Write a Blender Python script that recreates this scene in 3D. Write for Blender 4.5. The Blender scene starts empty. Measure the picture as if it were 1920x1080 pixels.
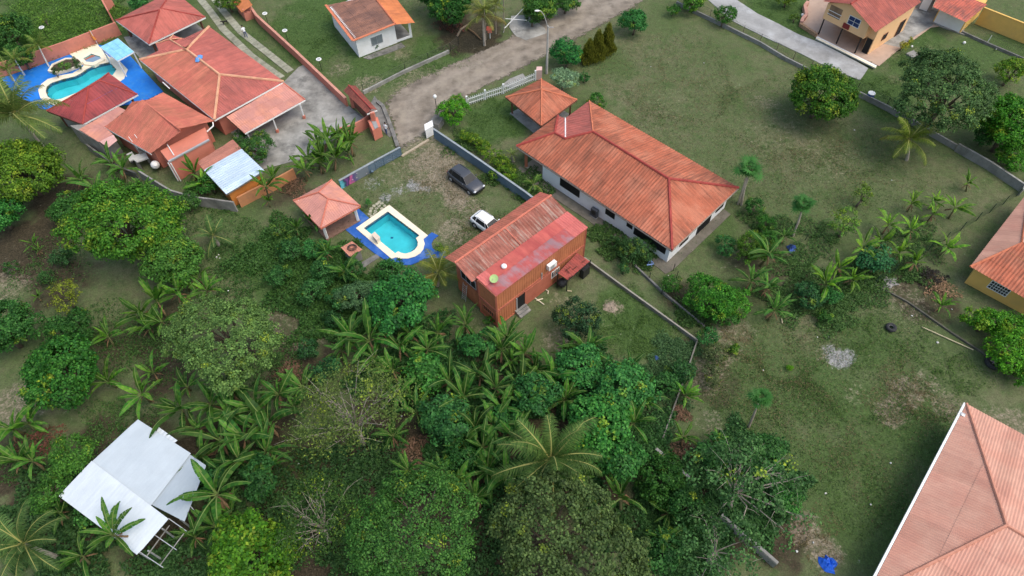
import bpy, bmesh, math, random
import numpy as np
from mathutils import Vector, Matrix, noise, geometry
scene = bpy.context.scene
COL = scene.collection
# ---------------------------------------------------------------- camera (drone, 56 m up)
H = 56.0; FPX = 1280.0; PITCH = math.radians(53.5); ROLL = math.radians(1.5)
FW = Vector((0, math.cos(PITCH), -math.sin(PITCH)))
_ri = Vector((1, 0, 0)); _up = _ri.cross(FW)
RI = _ri * math.cos(ROLL) - _up * math.sin(ROLL)
UP = _ri * math.sin(ROLL) + _up * math.cos(ROLL)
cam = bpy.data.cameras.new('camera'); camo = bpy.data.objects.new('camera', cam); COL.objects.link(camo)
cam.sensor_width = 36; cam.lens = 36 * FPX / 1920; cam.clip_end = 2000; cam.clip_start = 0.5
m = Matrix.Identity(4)
for i in range(3):
    m[i][0] = RI[i]; m[i][1] = UP[i]; m[i][2] = -FW[i]
m[2][3] = H
camo.matrix_world = m
scene.camera = camo
# ---------------------------------------------------------------- soft overcast daylight
SUN_EL = math.radians(62); SUN_AZ = math.radians(112)     # azimuth from +Y towards +X
w = bpy.data.worlds.new('World'); scene.world = w; w.use_nodes = True
nt = w.node_tree; bg = nt.nodes['Background']
sky = nt.nodes.new('ShaderNodeTexSky'); sky.sky_type = 'NISHITA'; sky.sun_disc = False
sky.sun_elevation = SUN_EL; sky.sun_rotation = SUN_AZ; sky.dust_density = 4; sky.air_density = 1.6; sky.ozone_density = 1
nt.links.new(sky.outputs[0], bg.inputs[0]); bg.inputs[1].default_value = 0.15
sl = bpy.data.lights.new('sun', 'SUN'); sl.energy = 1.1; sl.angle = math.radians(45); sl.color = (1, 0.95, 0.87)
so = bpy.data.objects.new('sun', sl); COL.objects.link(so)
sd = Vector((math.sin(SUN_AZ) * math.cos(SUN_EL), math.cos(SUN_AZ) * math.cos(SUN_EL), math.sin(SUN_EL)))
so.rotation_euler = sd.to_track_quat('Z', 'Y').to_euler(); so.location = (0, 0, 80)
vs = scene.view_settings
vs.view_transform = 'Standard'; vs.look = 'None'; vs.exposure = 0.53; vs.gamma = 1; vs.use_curve_mapping = False
# ---------------------------------------------------------------- helpers
def G(x, y, z=0.0):
    """photo pixel (1920x1080) -> world point at height z"""
    d = FW * FPX + RI * (x - 960) - UP * (y - 540)
    return Vector((0, 0, H)) + d * ((z - H) / d.z)
def PX(p):
    v = Vector(p) - Vector((0, 0, H)); k = v.dot(FW)
    return 960 + FPX * v.dot(RI) / k, 540 - FPX * v.dot(UP) / k
def mpp(p): return (Vector(p) - Vector((0, 0, H))).dot(FW) / FPX      # metres per photo pixel at p
def GL(pts, z=0.0): return [G(x, y, z) for x, y in pts]
ORG = {}
def props(o, label=None, cat=None, group=None, kind=None):
    if label: o['label'] = label
    if cat: o['category'] = cat
    if group: o['group'] = group
    if kind: o['kind'] = kind
    return o
def thing(name, label, cat, loc=(0, 0, 0), group=None):
    o = bpy.data.objects.new(name, None); COL.objects.link(o); o.empty_display_size = 0.3
    loc = Vector(loc); o.location = loc; ORG[o.name] = loc
    return props(o, label, cat, group)
def link(name, me, mat=None, parent=None, color=None):
    o = bpy.data.objects.new(name, me); COL.objects.link(o)
    if mat is not None and len(me.materials) == 0:
        for q in (mat if isinstance(mat, (list, tuple)) else [mat]): me.materials.append(q)
    if parent is not None:
        o.parent = parent; ORG[o.name] = ORG.get(parent.name, Vector((0, 0, 0)))
    if color: o.color = (*color, 1)
    return o
def mk(name, verts, faces, mat, parent=None, uv=None, smooth=False, color=None, mi=None):
    me = bpy.data.meshes.new(name)
    off = ORG.get(parent.name, Vector((0, 0, 0))) if parent is not None else Vector((0, 0, 0))
    me.from_pydata([(v[0] - off[0], v[1] - off[1], v[2] - off[2]) for v in verts], [], faces)
    if uv is not None:
        ul = me.uv_layers.new(name='UVMap')
        for lp in me.loops: ul.data[lp.index].uv = uv[lp.vertex_index]
    if smooth: me.polygons.foreach_set('use_smooth', [True] * len(me.polygons))
    o = link(name, me, mat, parent, color)
    if mi: me.polygons.foreach_set('material_index', mi)
    me.update()
    return o
class MB:
    def __init__(s): s.v = []; s.f = []; s.m = []
    def add(s, vs, fs, mi=0):
        b = len(s.v); s.v += [Vector(q) for q in vs]; s.f += [tuple(i + b for i in f) for f in fs]; s.m += [mi] * len(fs); return s
    def prism(s, pts, z0, z1, mi=0):
        """closed polygon in plan extruded from z0 to z1"""
        n = len(pts); a = sum(pts[i][0] * pts[(i + 1) % n][1] - pts[(i + 1) % n][0] * pts[i][1] for i in range(n))
        if a < 0: pts = pts[::-1]
        vs = [(p[0], p[1], z0) for p in pts] + [(p[0], p[1], z1) for p in pts]
        fs = [(i, (i + 1) % n, n + (i + 1) % n, n + i) for i in range(n)]
        if n <= 4: fs += [tuple(range(n))[::-1], tuple(range(n, 2 * n))]
        else:
            for t in geometry.tessellate_polygon([[Vector((p[0], p[1], 0)) for p in pts]]):
                t = tuple(t); q = [pts[i] for i in t]
                ar = (q[1][0] - q[0][0]) * (q[2][1] - q[0][1]) - (q[2][0] - q[0][0]) * (q[1][1] - q[0][1])
                if ar < 0: t = t[::-1]
                fs += [tuple(i + n for i in t), t[::-1]]
        return s.add(vs, fs, mi)
    def bar(s, a, b, w, h, mi=0, up=(0, 0, 1)):
        """box along a->b, width w, height h (centred)"""
        a = Vector(a); b = Vector(b); d = (b - a).normalized(); u = Vector(up)
        if abs(d.dot(u)) > .95: u = Vector((0, 1, 0))
        r = d.cross(u).normalized(); u = r.cross(d)
        vs = []
        for p in (a, b):
            for i, j in ((-1, -1), (1, -1), (1, 1), (-1, 1)): vs.append(p + r * (i * w / 2) + u * (j * h / 2))
        return s.add(vs, [(0, 1, 2, 3), (7, 6, 5, 4), (0, 4, 5, 1), (1, 5, 6, 2), (2, 6, 7, 3), (3, 7, 4, 0)], mi)
    def tube(s, pts, rs, n=6, mi=0, cap=True):
        pts = [Vector(p) for p in pts]
        if not isinstance(rs, (list, tuple)): rs = [rs] * len(pts)
        b0 = len(s.v); vs = []
        for i, p in enumerate(pts):
            d = (pts[min(i + 1, len(pts) - 1)] - pts[max(i - 1, 0)]).normalized()
            u = Vector((0, 0, 1)) if abs(d.z) < .9 else Vector((1, 0, 0))
            r = d.cross(u).normalized(); q = r.cross(d)
            for k in range(n):
                t = 2 * math.pi * k / n; vs.append(p + (r * math.cos(t) + q * math.sin(t)) * rs[i])
        fs = []
        for i in range(len(pts) - 1):
            for k in range(n): fs.append((i * n + k, i * n + (k + 1) % n, (i + 1) * n + (k + 1) % n, (i + 1) * n + k))
        if cap: fs += [tuple(range(n))[::-1], tuple(range((len(pts) - 1) * n, len(pts) * n))]
        return s.add(vs, fs, mi)
    def blob(s, c, rx, ry, rz, n=8, k=6, mi=0, seed=None, jit=0):
        c = Vector(c); rg = random.Random(seed); vs = [c - Vector((0, 0, rz))]; 
        for i in range(1, k):
            ph = math.pi * i / k - math.pi / 2
            for j in range(n):
                t = 2 * math.pi * j / n; q = 1 + rg.uniform(-jit, jit)
                vs.append(c + Vector((rx * math.cos(ph) * math.cos(t) * q, ry * math.cos(ph) * math.sin(t) * q, rz * math.sin(ph) * q)))
        vs.append(c + Vector((0, 0, rz))); fs = []
        for j in range(n): fs.append((0, 1 + (j + 1) % n, 1 + j))
        for i in range(k - 2):
            for j in range(n):
                a = 1 + i * n + j; b = 1 + i * n + (j + 1) % n; fs.append((a, b, b + n, a + n))
        L = len(vs) - 1
        for j in range(n): fs.append((L, L - n + j, L - n + (j + 1) % n))
        return s.add(vs, fs, mi)
    def build(s, name, mat, parent=None, smooth=False, color=None, off=None):
        return mk(name, s.v, s.f, mat, parent, None, smooth, color, s.m if any(s.m) else None)
def part(parent, name, mat, fn, **k):
    b = MB(); fn(b); return b.build(name, mat, parent, **k)
def inset(pts, d):
    """inset a convex polygon given counter- or clockwise"""
    n = len(pts); P2 = [Vector((p[0], p[1])) for p in pts]; c = sum(P2, Vector((0, 0))) / n; L = []
    for i in range(n):
        a, b = P2[i], P2[(i + 1) % n]; u = (b - a).normalized(); nn = Vector((-u.y, u.x))
        if nn.dot(c - a) < 0: nn = -nn
        L.append((a + nn * d, u))
    out = []
    for i in range(n):
        (p, u), (q, v) = L[i - 1], L[i]; den = u.x * v.y - u.y * v.x
        t = ((q.x - p.x) * v.y - (q.y - p.y) * v.x) / den; r = p + u * t; out.append(Vector((r.x, r.y, 0)))
    return out
# ---------------------------------------------------------------- materials
def newmat(name):
    m = bpy.data.materials.new(name); m.use_nodes = True; t = m.node_tree
    return m, t, t.nodes, t.links, t.nodes['Principled BSDF']
def nd(ns, typ, **k):
    n = ns.new(typ)
    for a, b in k.items(): setattr(n, a, b)
    return n
def noise_n(ns, ls, vec, scale, detail=5, rough=.6, sx=None):
    if sx is not None:
        mp = nd(ns, 'ShaderNodeMapping'); mp.inputs['Scale'].default_value = sx; ls.new(vec, mp.inputs[0]); vec = mp.outputs[0]
    n = nd(ns, 'ShaderNodeTexNoise'); n.inputs['Scale'].default_value = scale; n.inputs['Detail'].default_value = detail; n.inputs['Roughness'].default_value = rough
    ls.new(vec, n.inputs['Vector']); return n.outputs[0]
def rng_n(ns, ls, v, a, b, c=0.0, d=1.0):
    r = nd(ns, 'ShaderNodeMapRange'); ls.new(v, r.inputs[0])
    for i, q in enumerate((a, b, c, d)): r.inputs[1 + i].default_value = q
    return r.outputs[0]
def mix_n(ns, ls, fac, a, b, typ='MIX'):
    x = nd(ns, 'ShaderNodeMix', data_type='RGBA', blend_type=typ)
    for i, q in ((0, fac), (6, a), (7, b)):
        if isinstance(q, (int, float)): x.inputs[i].default_value = q
        elif isinstance(q, (tuple, list)): x.inputs[i].default_value = (*q, 1)
        else: ls.new(q, x.inputs[i])
    return x.outputs[2]
MATS = {}
def Mt(name, base, var=.18, scale=1.2, rough=.85, bump=.3, bscale=25, stain=None, stain_amt=.5, stain_scale=.6, metal=0, rand=.0, spec=.3):
    """plain surface: colour noise, optional stain, fine bump, optional value change from object to object"""
    if name in MATS: return MATS[name]
    m, t, ns, ls, p = newmat(name); g = nd(ns, 'ShaderNodeNewGeometry').outputs['Position']
    n1 = noise_n(ns, ls, g, scale, 6)
    c = mix_n(ns, ls, rng_n(ns, ls, n1, .3, .7), tuple(x * (1 - var) for x in base), tuple(min(1, x * (1 + var)) for x in base))
    if stain:
        n2 = noise_n(ns, ls, g, stain_scale, 8, .7)
        c = mix_n(ns, ls, rng_n(ns, ls, n2, .5 , .66, 0, stain_amt), c, stain)
    if rand:
        oi = nd(ns, 'ShaderNodeObjectInfo'); v = rng_n(ns, ls, oi.outputs['Random'], 0, 1, 1 - rand, 1 + rand)
        hs = nd(ns, 'ShaderNodeHueSaturation'); ls.new(v, hs.inputs['Value']); ls.new(c, hs.inputs['Color']); c = hs.outputs[0]
    ls.new(c, p.inputs['Base Color']); p.inputs['Roughness'].default_value = rough; p.inputs['Metallic'].default_value = metal
    p.inputs['Specular IOR Level'].default_value = spec
    if bump:
        b = nd(ns, 'ShaderNodeBump'); b.inputs['Strength'].default_value = bump; b.inputs['Distance'].default_value = .03
        ls.new(noise_n(ns, ls, g, bscale, 4), b.inputs['Height']); ls.new(b.outputs[0], p.inputs['Normal'])
    MATS[name] = m; return m
def Mroof(name, base, stain, amt=.6, streak=3.0, lo=.48, hi=.68, big=.25, var=.12, rough=.75, rand=.09, tint=None):
    """roof sheet: UV is metres along the eave / up the slope; stains run down the slope"""
    if name in MATS: return MATS[name]
    m, t, ns, ls, p = newmat(name); uv = nd(ns, 'ShaderNodeUVMap').outputs[0]; g = nd(ns, 'ShaderNodeNewGeometry').outputs['Position']
    n1 = noise_n(ns, ls, uv, 1, 6, .65, (streak, .35, 1)); n2 = noise_n(ns, ls, g, big, 5)
    n3 = noise_n(ns, ls, g, 1.1, 5, .6)
    c = mix_n(ns, ls, rng_n(ns, ls, n3, .3, .7), tuple(x * (1 - var) for x in base), tuple(min(1, x * (1 + var)) for x in base))
    if tint: c = mix_n(ns, ls, rng_n(ns, ls, noise_n(ns, ls, g, .45, 4), .46, .62, 0, .8), c, tint)
    a = nd(ns, 'ShaderNodeMath', operation='MULTIPLY_ADD'); ls.new(n2, a.inputs[0]); a.inputs[1].default_value = .7; ls.new(n1, a.inputs[2])
    f = rng_n(ns, ls, a.outputs[0], lo + .33, hi + .37, 0, amt)
    c = mix_n(ns, ls, f, c, stain)
    oi = nd(ns, 'ShaderNodeObjectInfo'); v = rng_n(ns, ls, oi.outputs['Random'], 0, 1, 1 - rand, 1 + rand)
    hs = nd(ns, 'ShaderNodeHueSaturation'); ls.new(v, hs.inputs['Value']); ls.new(c, hs.inputs['Color'])
    ls.new(hs.outputs[0], p.inputs['Base Color']); p.inputs['Roughness'].default_value = rough; p.inputs['Specular IOR Level'].default_value = .25
    b = nd(ns, 'ShaderNodeBump'); b.inputs['Strength'].default_value = .25; b.inputs['Distance'].default_value = .03
    ls.new(noise_n(ns, ls, g, 14, 4), b.inputs['Height']); ls.new(b.outputs[0], p.inputs['Normal'])
    MATS[name] = m; return m
def Mleaf(name, gloss=.5, trans=.3, var=.5):
    """foliage: tint from the object's colour, each leaf its own value, young flush leaves yellower"""
    if name in MATS: return MATS[name]
    m, t, ns, ls, p = newmat(name)
    oi = nd(ns, 'ShaderNodeObjectInfo'); geo = nd(ns, 'ShaderNodeNewGeometry'); at = nd(ns, 'ShaderNodeAttribute', attribute_name='flush')
    v0 = rng_n(ns, ls, geo.outputs['Random Per Island'], 0, 1, 1 - var, 1 + var); tn = nd(ns, 'ShaderNodeAttribute', attribute_name='tone'); mu = nd(ns, 'ShaderNodeMath', operation='MULTIPLY_ADD'); ls.new(tn.outputs['Fac'], mu.inputs[0]); ls.new(v0, mu.inputs[1]); ls.new(v0, mu.inputs[2]); v = mu.outputs[0]
    c = mix_n(ns, ls, at.outputs['Fac'], oi.outputs['Color'], (.25, .33, .045))
    hs = nd(ns, 'ShaderNodeHueSaturation'); ls.new(v, hs.inputs['Value']); hs.inputs['Saturation'].default_value = 1.06; ls.new(c, hs.inputs['Color']); c = hs.outputs[0]
    h2 = rng_n(ns, ls, geo.outputs['Random Per Island'], 0, 1, .515, .485); ls.new(h2, hs.inputs['Hue'])
    ls.new(c, p.inputs['Base Color']); p.inputs['Roughness'].default_value = gloss; p.inputs['Specular IOR Level'].default_value = .16
    tr = nd(ns, 'ShaderNodeBsdfTranslucent'); ls.new(c, tr.inputs[0])
    mx = nd(ns, 'ShaderNodeMixShader'); mx.inputs[0].default_value = trans
    ls.new(p.outputs[0], mx.inputs[1]); ls.new(tr.outputs[0], mx.inputs[2]); ls.new(mx.outputs[0], ns['Material Output'].inputs[0])
    MATS[name] = m; return m
def Mwater(name, tint=(.62, .93, .96)):
    m, t, ns, ls, p = newmat(name); ns.remove(p)
    tb = nd(ns, 'ShaderNodeBsdfTransparent'); tb.inputs[0].default_value = (*tint, 1)
    gl = nd(ns, 'ShaderNodeBsdfGlossy'); gl.inputs['Roughness'].default_value = .03
    fr = nd(ns, 'ShaderNodeFresnel'); fr.inputs[0].default_value = 1.33
    b = nd(ns, 'ShaderNodeBump'); b.inputs['Strength'].default_value = .12; b.inputs['Distance'].default_value = .02
    g = nd(ns, 'ShaderNodeNewGeometry').outputs['Position']; ls.new(noise_n(ns, ls, g, 4, 3), b.inputs['Height'])
    ls.new(b.outputs[0], gl.inputs['Normal']); ls.new(b.outputs[0], fr.inputs['Normal'])
    mx = nd(ns, 'ShaderNodeMixShader'); ls.new(fr.outputs[0], mx.inputs[0]); ls.new(tb.outputs[0], mx.inputs[1]); ls.new(gl.outputs[0], mx.inputs[2])
    ls.new(mx.outputs[0], ns['Material Output'].inputs[0]); return m
WHITE = Mt('white_paint', (.76, .77, .78), .05, .8, .7, .15, 20, (.55, .53, .48), .3, .5)
TRIM = Mt('white_trim', (.75, .75, .74), .04, 1, .6, 0)
DARK = Mt('dark_void', (.012, .012, .014), .2, 2, .6, 0)
GLASS = Mt('dark_glass', (.02, .025, .03), .2, 2, .12, 0, spec=.6)
CONC = Mt('concrete', (.27, .265, .245), .42, .5, .9, .4, 18, (.09, .09, .085), .8, .4)
CONCD = Mt('dark_concrete', (.17, .165, .155), .3, 1.2, .9, .4, 18, (.06, .065, .055), .6, .7)
BLOCK = Mt('grey_block', (.24, .235, .22), .25, 1.6, .9, .5, 15, (.09, .095, .08), .65, .8, rand=.12)
SALMON = Mt('salmon_paint', (.56, .19, .13), .10, .7, .8, .2, 20, (.40, .16, .11), .5, .6)
ORANGE = Mt('orange_paint', (.60, .22, .05), .12, .7, .8, .2, 20, (.42, .2, .09), .5, .5)
YELLOW = Mt('yellow_paint', (.70, .43, .12), .08, .6, .8, .15, 20, (.5, .33, .13), .4, .5)
PEACH = Mt('peach_paint', (.80, .50, .27), .06, .6, .8, .15, 20, (.7, .42, .2), .4, .6)
BLACKM = Mt('black_metal', (.02, .02, .02), .1, 2, .5, 0)
WOOD = Mt('weathered_wood', (.22, .17, .12), .3, 3, .85, .3, 30)
BARK = Mt('bark', (.12, .095, .07), .35, 4, .9, .5, 20)
PALEBARK = Mt('pale_bark', (.33, .29, .24), .3, 4, .9, .4, 20)
STEEL = Mt('galvanised', (.42, .43, .44), .12, 3, .5, 0, metal=.3)
DECKP = Mt('azure_deck_paint', (.012, .17, .60), .10, .9, .6, .2, 25, (.07, .26, .52), .5, 1.0)
DECKB = Mt('blue_deck_paint', (.022, .105, .40), .18, .9, .6, .2, 25, (.12, .20, .38), .6, .9)
COPING = Mt('cream_coping', (.76, .68, .53), .07, 1.5, .75, .2, 25)
LEAF = Mleaf('leaf'); GLEAF = Mleaf('glossy_leaf', .5, .28, .25); 
# ================================================================ GROUND
random.seed(7); np.random.seed(7)
def axis(lo, hi, fine, outer):
    a = list(np.arange(lo, hi + 1e-6, fine)); s = fine; x = hi
    while x < outer: s *= 1.5; x += s; a.append(x)
    s = fine; x = lo
    while x > -outer: s *= 1.5; x -= s; a.insert(0, x)
    return np.array(a)
gx = axis(-78, 78, .42, 700); gy = axis(2, 100, .42, 700)
X, Y = np.meshgrid(gx, gy); nx, ny = len(gx), len(gy)
# smooth multi-octave value noise in numpy, used to break up the blob edges
def vnoise(X, Y, cell, seed):
    r = np.random.RandomState(seed); N = 256; T = r.rand(N, N)
    fx, fy = X / cell, Y / cell; ix, iy = np.floor(fx).astype(int), np.floor(fy).astype(int); tx, ty = fx - ix, fy - iy
    tx = tx * tx * (3 - 2 * tx); ty = ty * ty * (3 - 2 * ty)
    a = T[iy % N, ix % N]; b = T[iy % N, (ix + 1) % N]; c = T[(iy + 1) % N, ix % N]; d = T[(iy + 1) % N, (ix + 1) % N]
    return (a * (1 - tx) + b * tx) * (1 - ty) + (c * (1 - tx) + d * tx) * ty
NZ = vnoise(X, Y, 6, 1) * .45 + vnoise(X, Y, 2.3, 2) * .3 + vnoise(X, Y, .9, 3) * .25
# worn-ground data: (photo x, y, radius px, strength) ; dirt = bare tan earth, lush = green grass, litter = dark leaf litter, ash = grey
BLOBS = {
 'dirt': [(790, 270, 36, .6), (805, 300, 40, .85), (830, 330, 40, .95), (800, 345, 36, .85), (860, 365, 38, 1.0), (885, 392, 30, .6), (770, 310, 34, .4), (760, 345, 30, .45), (855, 430, 34, .7), (740, 330, 30, .4),
   (1695, 735, 26, .75), (1740, 725, 24, .5), (1665, 770, 26, .7), (1780, 760, 26, .6), (1890, 800, 40, .6), (1600, 735, 30, .35), (1560, 665, 26, .5), (1510, 990, 34, .7), (1545, 1030, 34, .8), (1490, 970, 24, .6), (1350, 640, 40, .6), (1380, 620, 30, .5),
   (10, 540, 45, .55), (25, 760, 45, .65), (60, 620, 26, .3), (1325, 700, 30, .55), (1330, 790, 22, .5), (1150, 575, 16, .7), (1050, 560, 22, .4), (1040, 640, 24, .5), (1310, 320, 50, .25), (1430, 190, 30, .45), (1450, 240, 60, .3), (1250, 190, 70, .22), (1560, 300, 60, .3), (1640, 440, 22, .35),
   (690, 160, 26, .6), (640, 130, 20, .5), (745, 95, 30, .4), (800, 170, 60, .5), (1560, 580, 30, .3), (1720, 600, 40, .2), (1080, 590, 60, .2), (550, 590, 40, .35), (580, 640, 46, .5), (1370, 480, 26, .3), (1690, 560, 40, .4), (880, 600, 34, .3), (1180, 345, 30, .2)],
 'lush': [(100, 60, 160, .9), (40, 30, 120, .6), (580, 70, 90, .95), (640, 20, 90, .9), (700, 130, 60, .8), (820, 90, 60, .8), (930, 220, 55, 1.0), (900, 250, 40, .8), (480, 60, 50, .6), (1190, 620, 60, .95), (1170, 560, 50, .8), (1240, 620, 40, .6), (1160, 120, 60, .6), (1100, 200, 60, .5), (1230, 40, 60, .5), (1300, 590, 50, .5),
   (1700, 60, 60, .9), (1640, 170, 60, .9), (1720, 130, 60, .8), (1450, 20, 70, .95), (1850, 100, 60, .7), (1900, 90, 60, .7), (1560, 760, 110, .75), (1440, 690, 80, .6), (1400, 780, 80, .6), (1540, 880, 90, .7), (1620, 650, 60, .7), (1780, 690, 60, .5), (1720, 800, 70, .8), (1640, 850, 90, .7), (1480, 850, 80, .65), (1580, 960, 80, .7), (1660, 950, 60, .8), (1330, 430, 50, .7), (1400, 560, 60, .6), (620, 380, 50, .5), (700, 400, 40, .4), (1000, 440, 40, .6), (1060, 460, 50, .7), (450, 480, 60, .7), (540, 500, 70, .9), (440, 410, 50, .6), (240, 640, 60, .6), (570, 860, 70, .9), (200, 790, 60, .5), (1640, 380, 90, .35), (1500, 420, 70, .4), (770, 420, 50, .4), (900, 340, 40, .4), (870, 470, 50, .5)],
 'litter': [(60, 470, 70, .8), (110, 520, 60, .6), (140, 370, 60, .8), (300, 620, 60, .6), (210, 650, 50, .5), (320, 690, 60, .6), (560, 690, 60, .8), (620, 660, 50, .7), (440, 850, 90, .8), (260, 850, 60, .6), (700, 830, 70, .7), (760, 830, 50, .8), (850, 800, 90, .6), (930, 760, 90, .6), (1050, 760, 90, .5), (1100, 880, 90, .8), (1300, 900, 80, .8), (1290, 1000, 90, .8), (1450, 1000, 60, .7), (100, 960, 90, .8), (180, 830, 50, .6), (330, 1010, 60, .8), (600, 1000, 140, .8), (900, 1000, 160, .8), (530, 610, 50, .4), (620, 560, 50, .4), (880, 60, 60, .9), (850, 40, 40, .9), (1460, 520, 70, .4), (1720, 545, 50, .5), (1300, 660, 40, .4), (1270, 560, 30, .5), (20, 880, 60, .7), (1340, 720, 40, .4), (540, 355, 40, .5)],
 'ash': [(722, 370, 16, .8), (775, 350, 18, .9), (800, 355, 14, .6), (745, 360, 20, .5), (1572, 672, 20, 1.0), (1560, 655, 14, .8), (1590, 665, 14, .7), (700, 345, 16, .4)]}
CH = {}
for k, L in BLOBS.items():
    A = np.zeros_like(X)
    for (px, py, r, s) in L:
        c = G(px, py); R = r * mpp(c) * 1.25
        sel = (np.abs(X - c.x) < R * 2.2) & (np.abs(Y - c.y) < R * 2.2)
        d = np.sqrt((X[sel] - c.x) ** 2 + (Y[sel] - c.y) ** 2) / R + (NZ[sel] - .5) * 1.5
        t = np.clip((1.25 - d) / .75, 0, 1); t = t * t * (3 - 2 * t)
        A[sel] = np.maximum(A[sel], t * s)
    CH[k] = A
POOLCUT = []      # plan polygons where the ground is opened for a basin
def inpoly(X, Y, poly):
    ins = np.zeros(X.shape, bool); n = len(poly)
    for i in range(n):
        x0, y0 = poly[i][0], poly[i][1]; x1, y1 = poly[(i + 1) % n][0], poly[(i + 1) % n][1]
        c = ((y0 > Y) != (y1 > Y)) & (X < (x1 - x0) * (Y - y0) / (y1 - y0 + 1e-12) + x0); ins ^= c
    return ins
P2OUT = [(730, 385), (802.5, 442.5), (794, 449), (796.5, 458), (794, 468), (788, 476), (778, 482), (765, 485.5), (752, 485.5), (742, 483.5), (734, 486), (667.5, 428.7)]
P2WAT = [(727.5, 397.5), (787, 442.5), (780, 447.5), (784, 455), (783, 462), (778, 469), (770, 474), (760, 476.5), (752, 475), (747, 472), (741.5, 476), (682.5, 428.7)]
P1WAT = [(86, 172), (88, 163), (97, 156), (118, 149), (140, 144), (152, 138), (163, 130), (176, 124), (206, 117), (219, 131), (212, 141), (190, 152), (165, 166), (140, 176), (115, 186), (100, 188), (90, 182)]
SPA = [(158, 113), (173, 104), (189, 109), (192, 113), (176, 120), (164, 119)]
POOLCUT = [inset(GL(P2WAT), -.12), GL(P1WAT), GL(SPA)]
cx = (X[:-1, :-1] + X[1:, 1:]) / 2; cy = (Y[:-1, :-1] + Y[1:, 1:]) / 2
cut = np.zeros(cx.shape, bool)
for pl in POOLCUT: cut |= inpoly(cx, cy, pl)
Zg = (vnoise(X, Y, 5, 9) - .5) * .05 + (vnoise(X, Y, 1.6, 10) - .5) * .03 - .04
Zg[(np.abs(X) > 78) | (Y > 100)] = -.04
idx = np.arange(nx * ny).reshape(ny, nx)
F = np.stack([idx[:-1, :-1], idx[:-1, 1:], idx[1:, 1:], idx[1:, :-1]], -1)[~cut]
def npmesh(name, V, F, smooth=False):
    me = bpy.data.meshes.new(name); V = np.asarray(V, np.float32); F = np.asarray(F, np.int32); k = F.shape[1]
    me.vertices.add(len(V)); me.vertices.foreach_set('co', V.ravel()); me.loops.add(F.size); me.loops.foreach_set('vertex_index', F.ravel())
    me.polygons.add(len(F)); me.polygons.foreach_set('loop_start', np.arange(0, F.size, k)); me.polygons.foreach_set('loop_total', np.full(len(F), k))
    if smooth: me.polygons.foreach_set('use_smooth', np.ones(len(F), bool))
    me.update(); me.validate(); return me
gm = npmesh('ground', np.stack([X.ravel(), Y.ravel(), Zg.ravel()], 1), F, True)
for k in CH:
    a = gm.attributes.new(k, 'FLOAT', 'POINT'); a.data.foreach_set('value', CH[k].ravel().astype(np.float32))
def ground_mat():
    m, t, ns, ls, p = newmat('grass_ground'); g = nd(ns, 'ShaderNodeNewGeometry').outputs['Position']
    big = noise_n(ns, ls, g, .09, 5); mid = noise_n(ns, ls, g, .7, 6, .65); fine = noise_n(ns, ls, g, 5.5, 6, .7); grain = noise_n(ns, ls, g, 8.5, 4, .75); mid2 = noise_n(ns, ls, g, 1.9, 6, .7)
    dry = mix_n(ns, ls, rng_n(ns, ls, mid, .36, .64), (.073, .106, .040), (.146, .142, .082))
    grn = mix_n(ns, ls, rng_n(ns, ls, fine, .3, .7), (.038, .075, .021), (.074, .122, .036))
    A = {k: nd(ns, 'ShaderNodeAttribute', attribute_name=k).outputs['Fac'] for k in CH}
    def madd(a, b, c):
        n = nd(ns, 'ShaderNodeMath', operation='MULTIPLY_ADD'); ls.new(a, n.inputs[0]); n.inputs[1].default_value = b
        (ls.new(c, n.inputs[2]) if not isinstance(c, (int, float)) else setattr(n.inputs[2], 'default_value', c)); return n.outputs[0]
    # a mottle of mid + fine noise frays every boundary
    mot = madd(fine, .9, madd(mid, .9, -.9))
    base = mix_n(ns, ls, rng_n(ns, ls, madd(big, 1.0, madd(mid2, .8, madd(mid, .7, -.75))), .38, .78, 0, .75), dry, grn)
    c = mix_n(ns, ls, rng_n(ns, ls, madd(A['lush'], 1.0, mot), .3, .85), base, grn)
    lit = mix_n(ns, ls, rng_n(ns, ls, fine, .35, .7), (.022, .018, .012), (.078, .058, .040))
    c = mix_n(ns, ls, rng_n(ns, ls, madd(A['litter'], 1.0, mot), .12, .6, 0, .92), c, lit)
    mot2 = madd(fine, 1.5, madd(mid2, 2.2, -1.85))
    drt = mix_n(ns, ls, rng_n(ns, ls, fine, .3, .7), (.135, .108, .076), (.29, .245, .185))
    c = mix_n(ns, ls, rng_n(ns, ls, madd(A['dirt'], 1.15, mot2), .40, 1.0, 0, .9), c, drt)
    ash = mix_n(ns, ls, rng_n(ns, ls, fine, .3, .7), (.13, .13, .13), (.33, .33, .32))
    c = mix_n(ns, ls, rng_n(ns, ls, madd(A['ash'], 1.2, mot2), .4, .95, 0, .92), c, ash)
    c = mix_n(ns, ls, 1.0, c, mix_n(ns, ls, rng_n(ns, ls, grain, .3, .7), (.68, .68, .68), (1.36, 1.36, 1.36)), 'MULTIPLY')
    c = mix_n(ns, ls, 1.0, c, mix_n(ns, ls, rng_n(ns, ls, mid2, .34, .66), (.80, .80, .80), (1.18, 1.18, 1.18)), 'MULTIPLY')
    ls.new(c, p.inputs['Base Color']); p.inputs['Roughness'].default_value = .95; p.inputs['Specular IOR Level'].default_value = .1
    b = nd(ns, 'ShaderNodeBump'); b.inputs['Strength'].default_value = .8; b.inputs['Distance'].default_value = .08
    ls.new(fine, b.inputs['Height']); b2 = nd(ns, 'ShaderNodeBump'); b2.inputs['Strength'].default_value = .7; b2.inputs['Distance'].default_value = .04
    ls.new(grain, b2.inputs['Height']); ls.new(b.outputs[0], b2.inputs['Normal']); ls.new(b2.outputs[0], p.inputs['Normal'])
    return m
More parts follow.
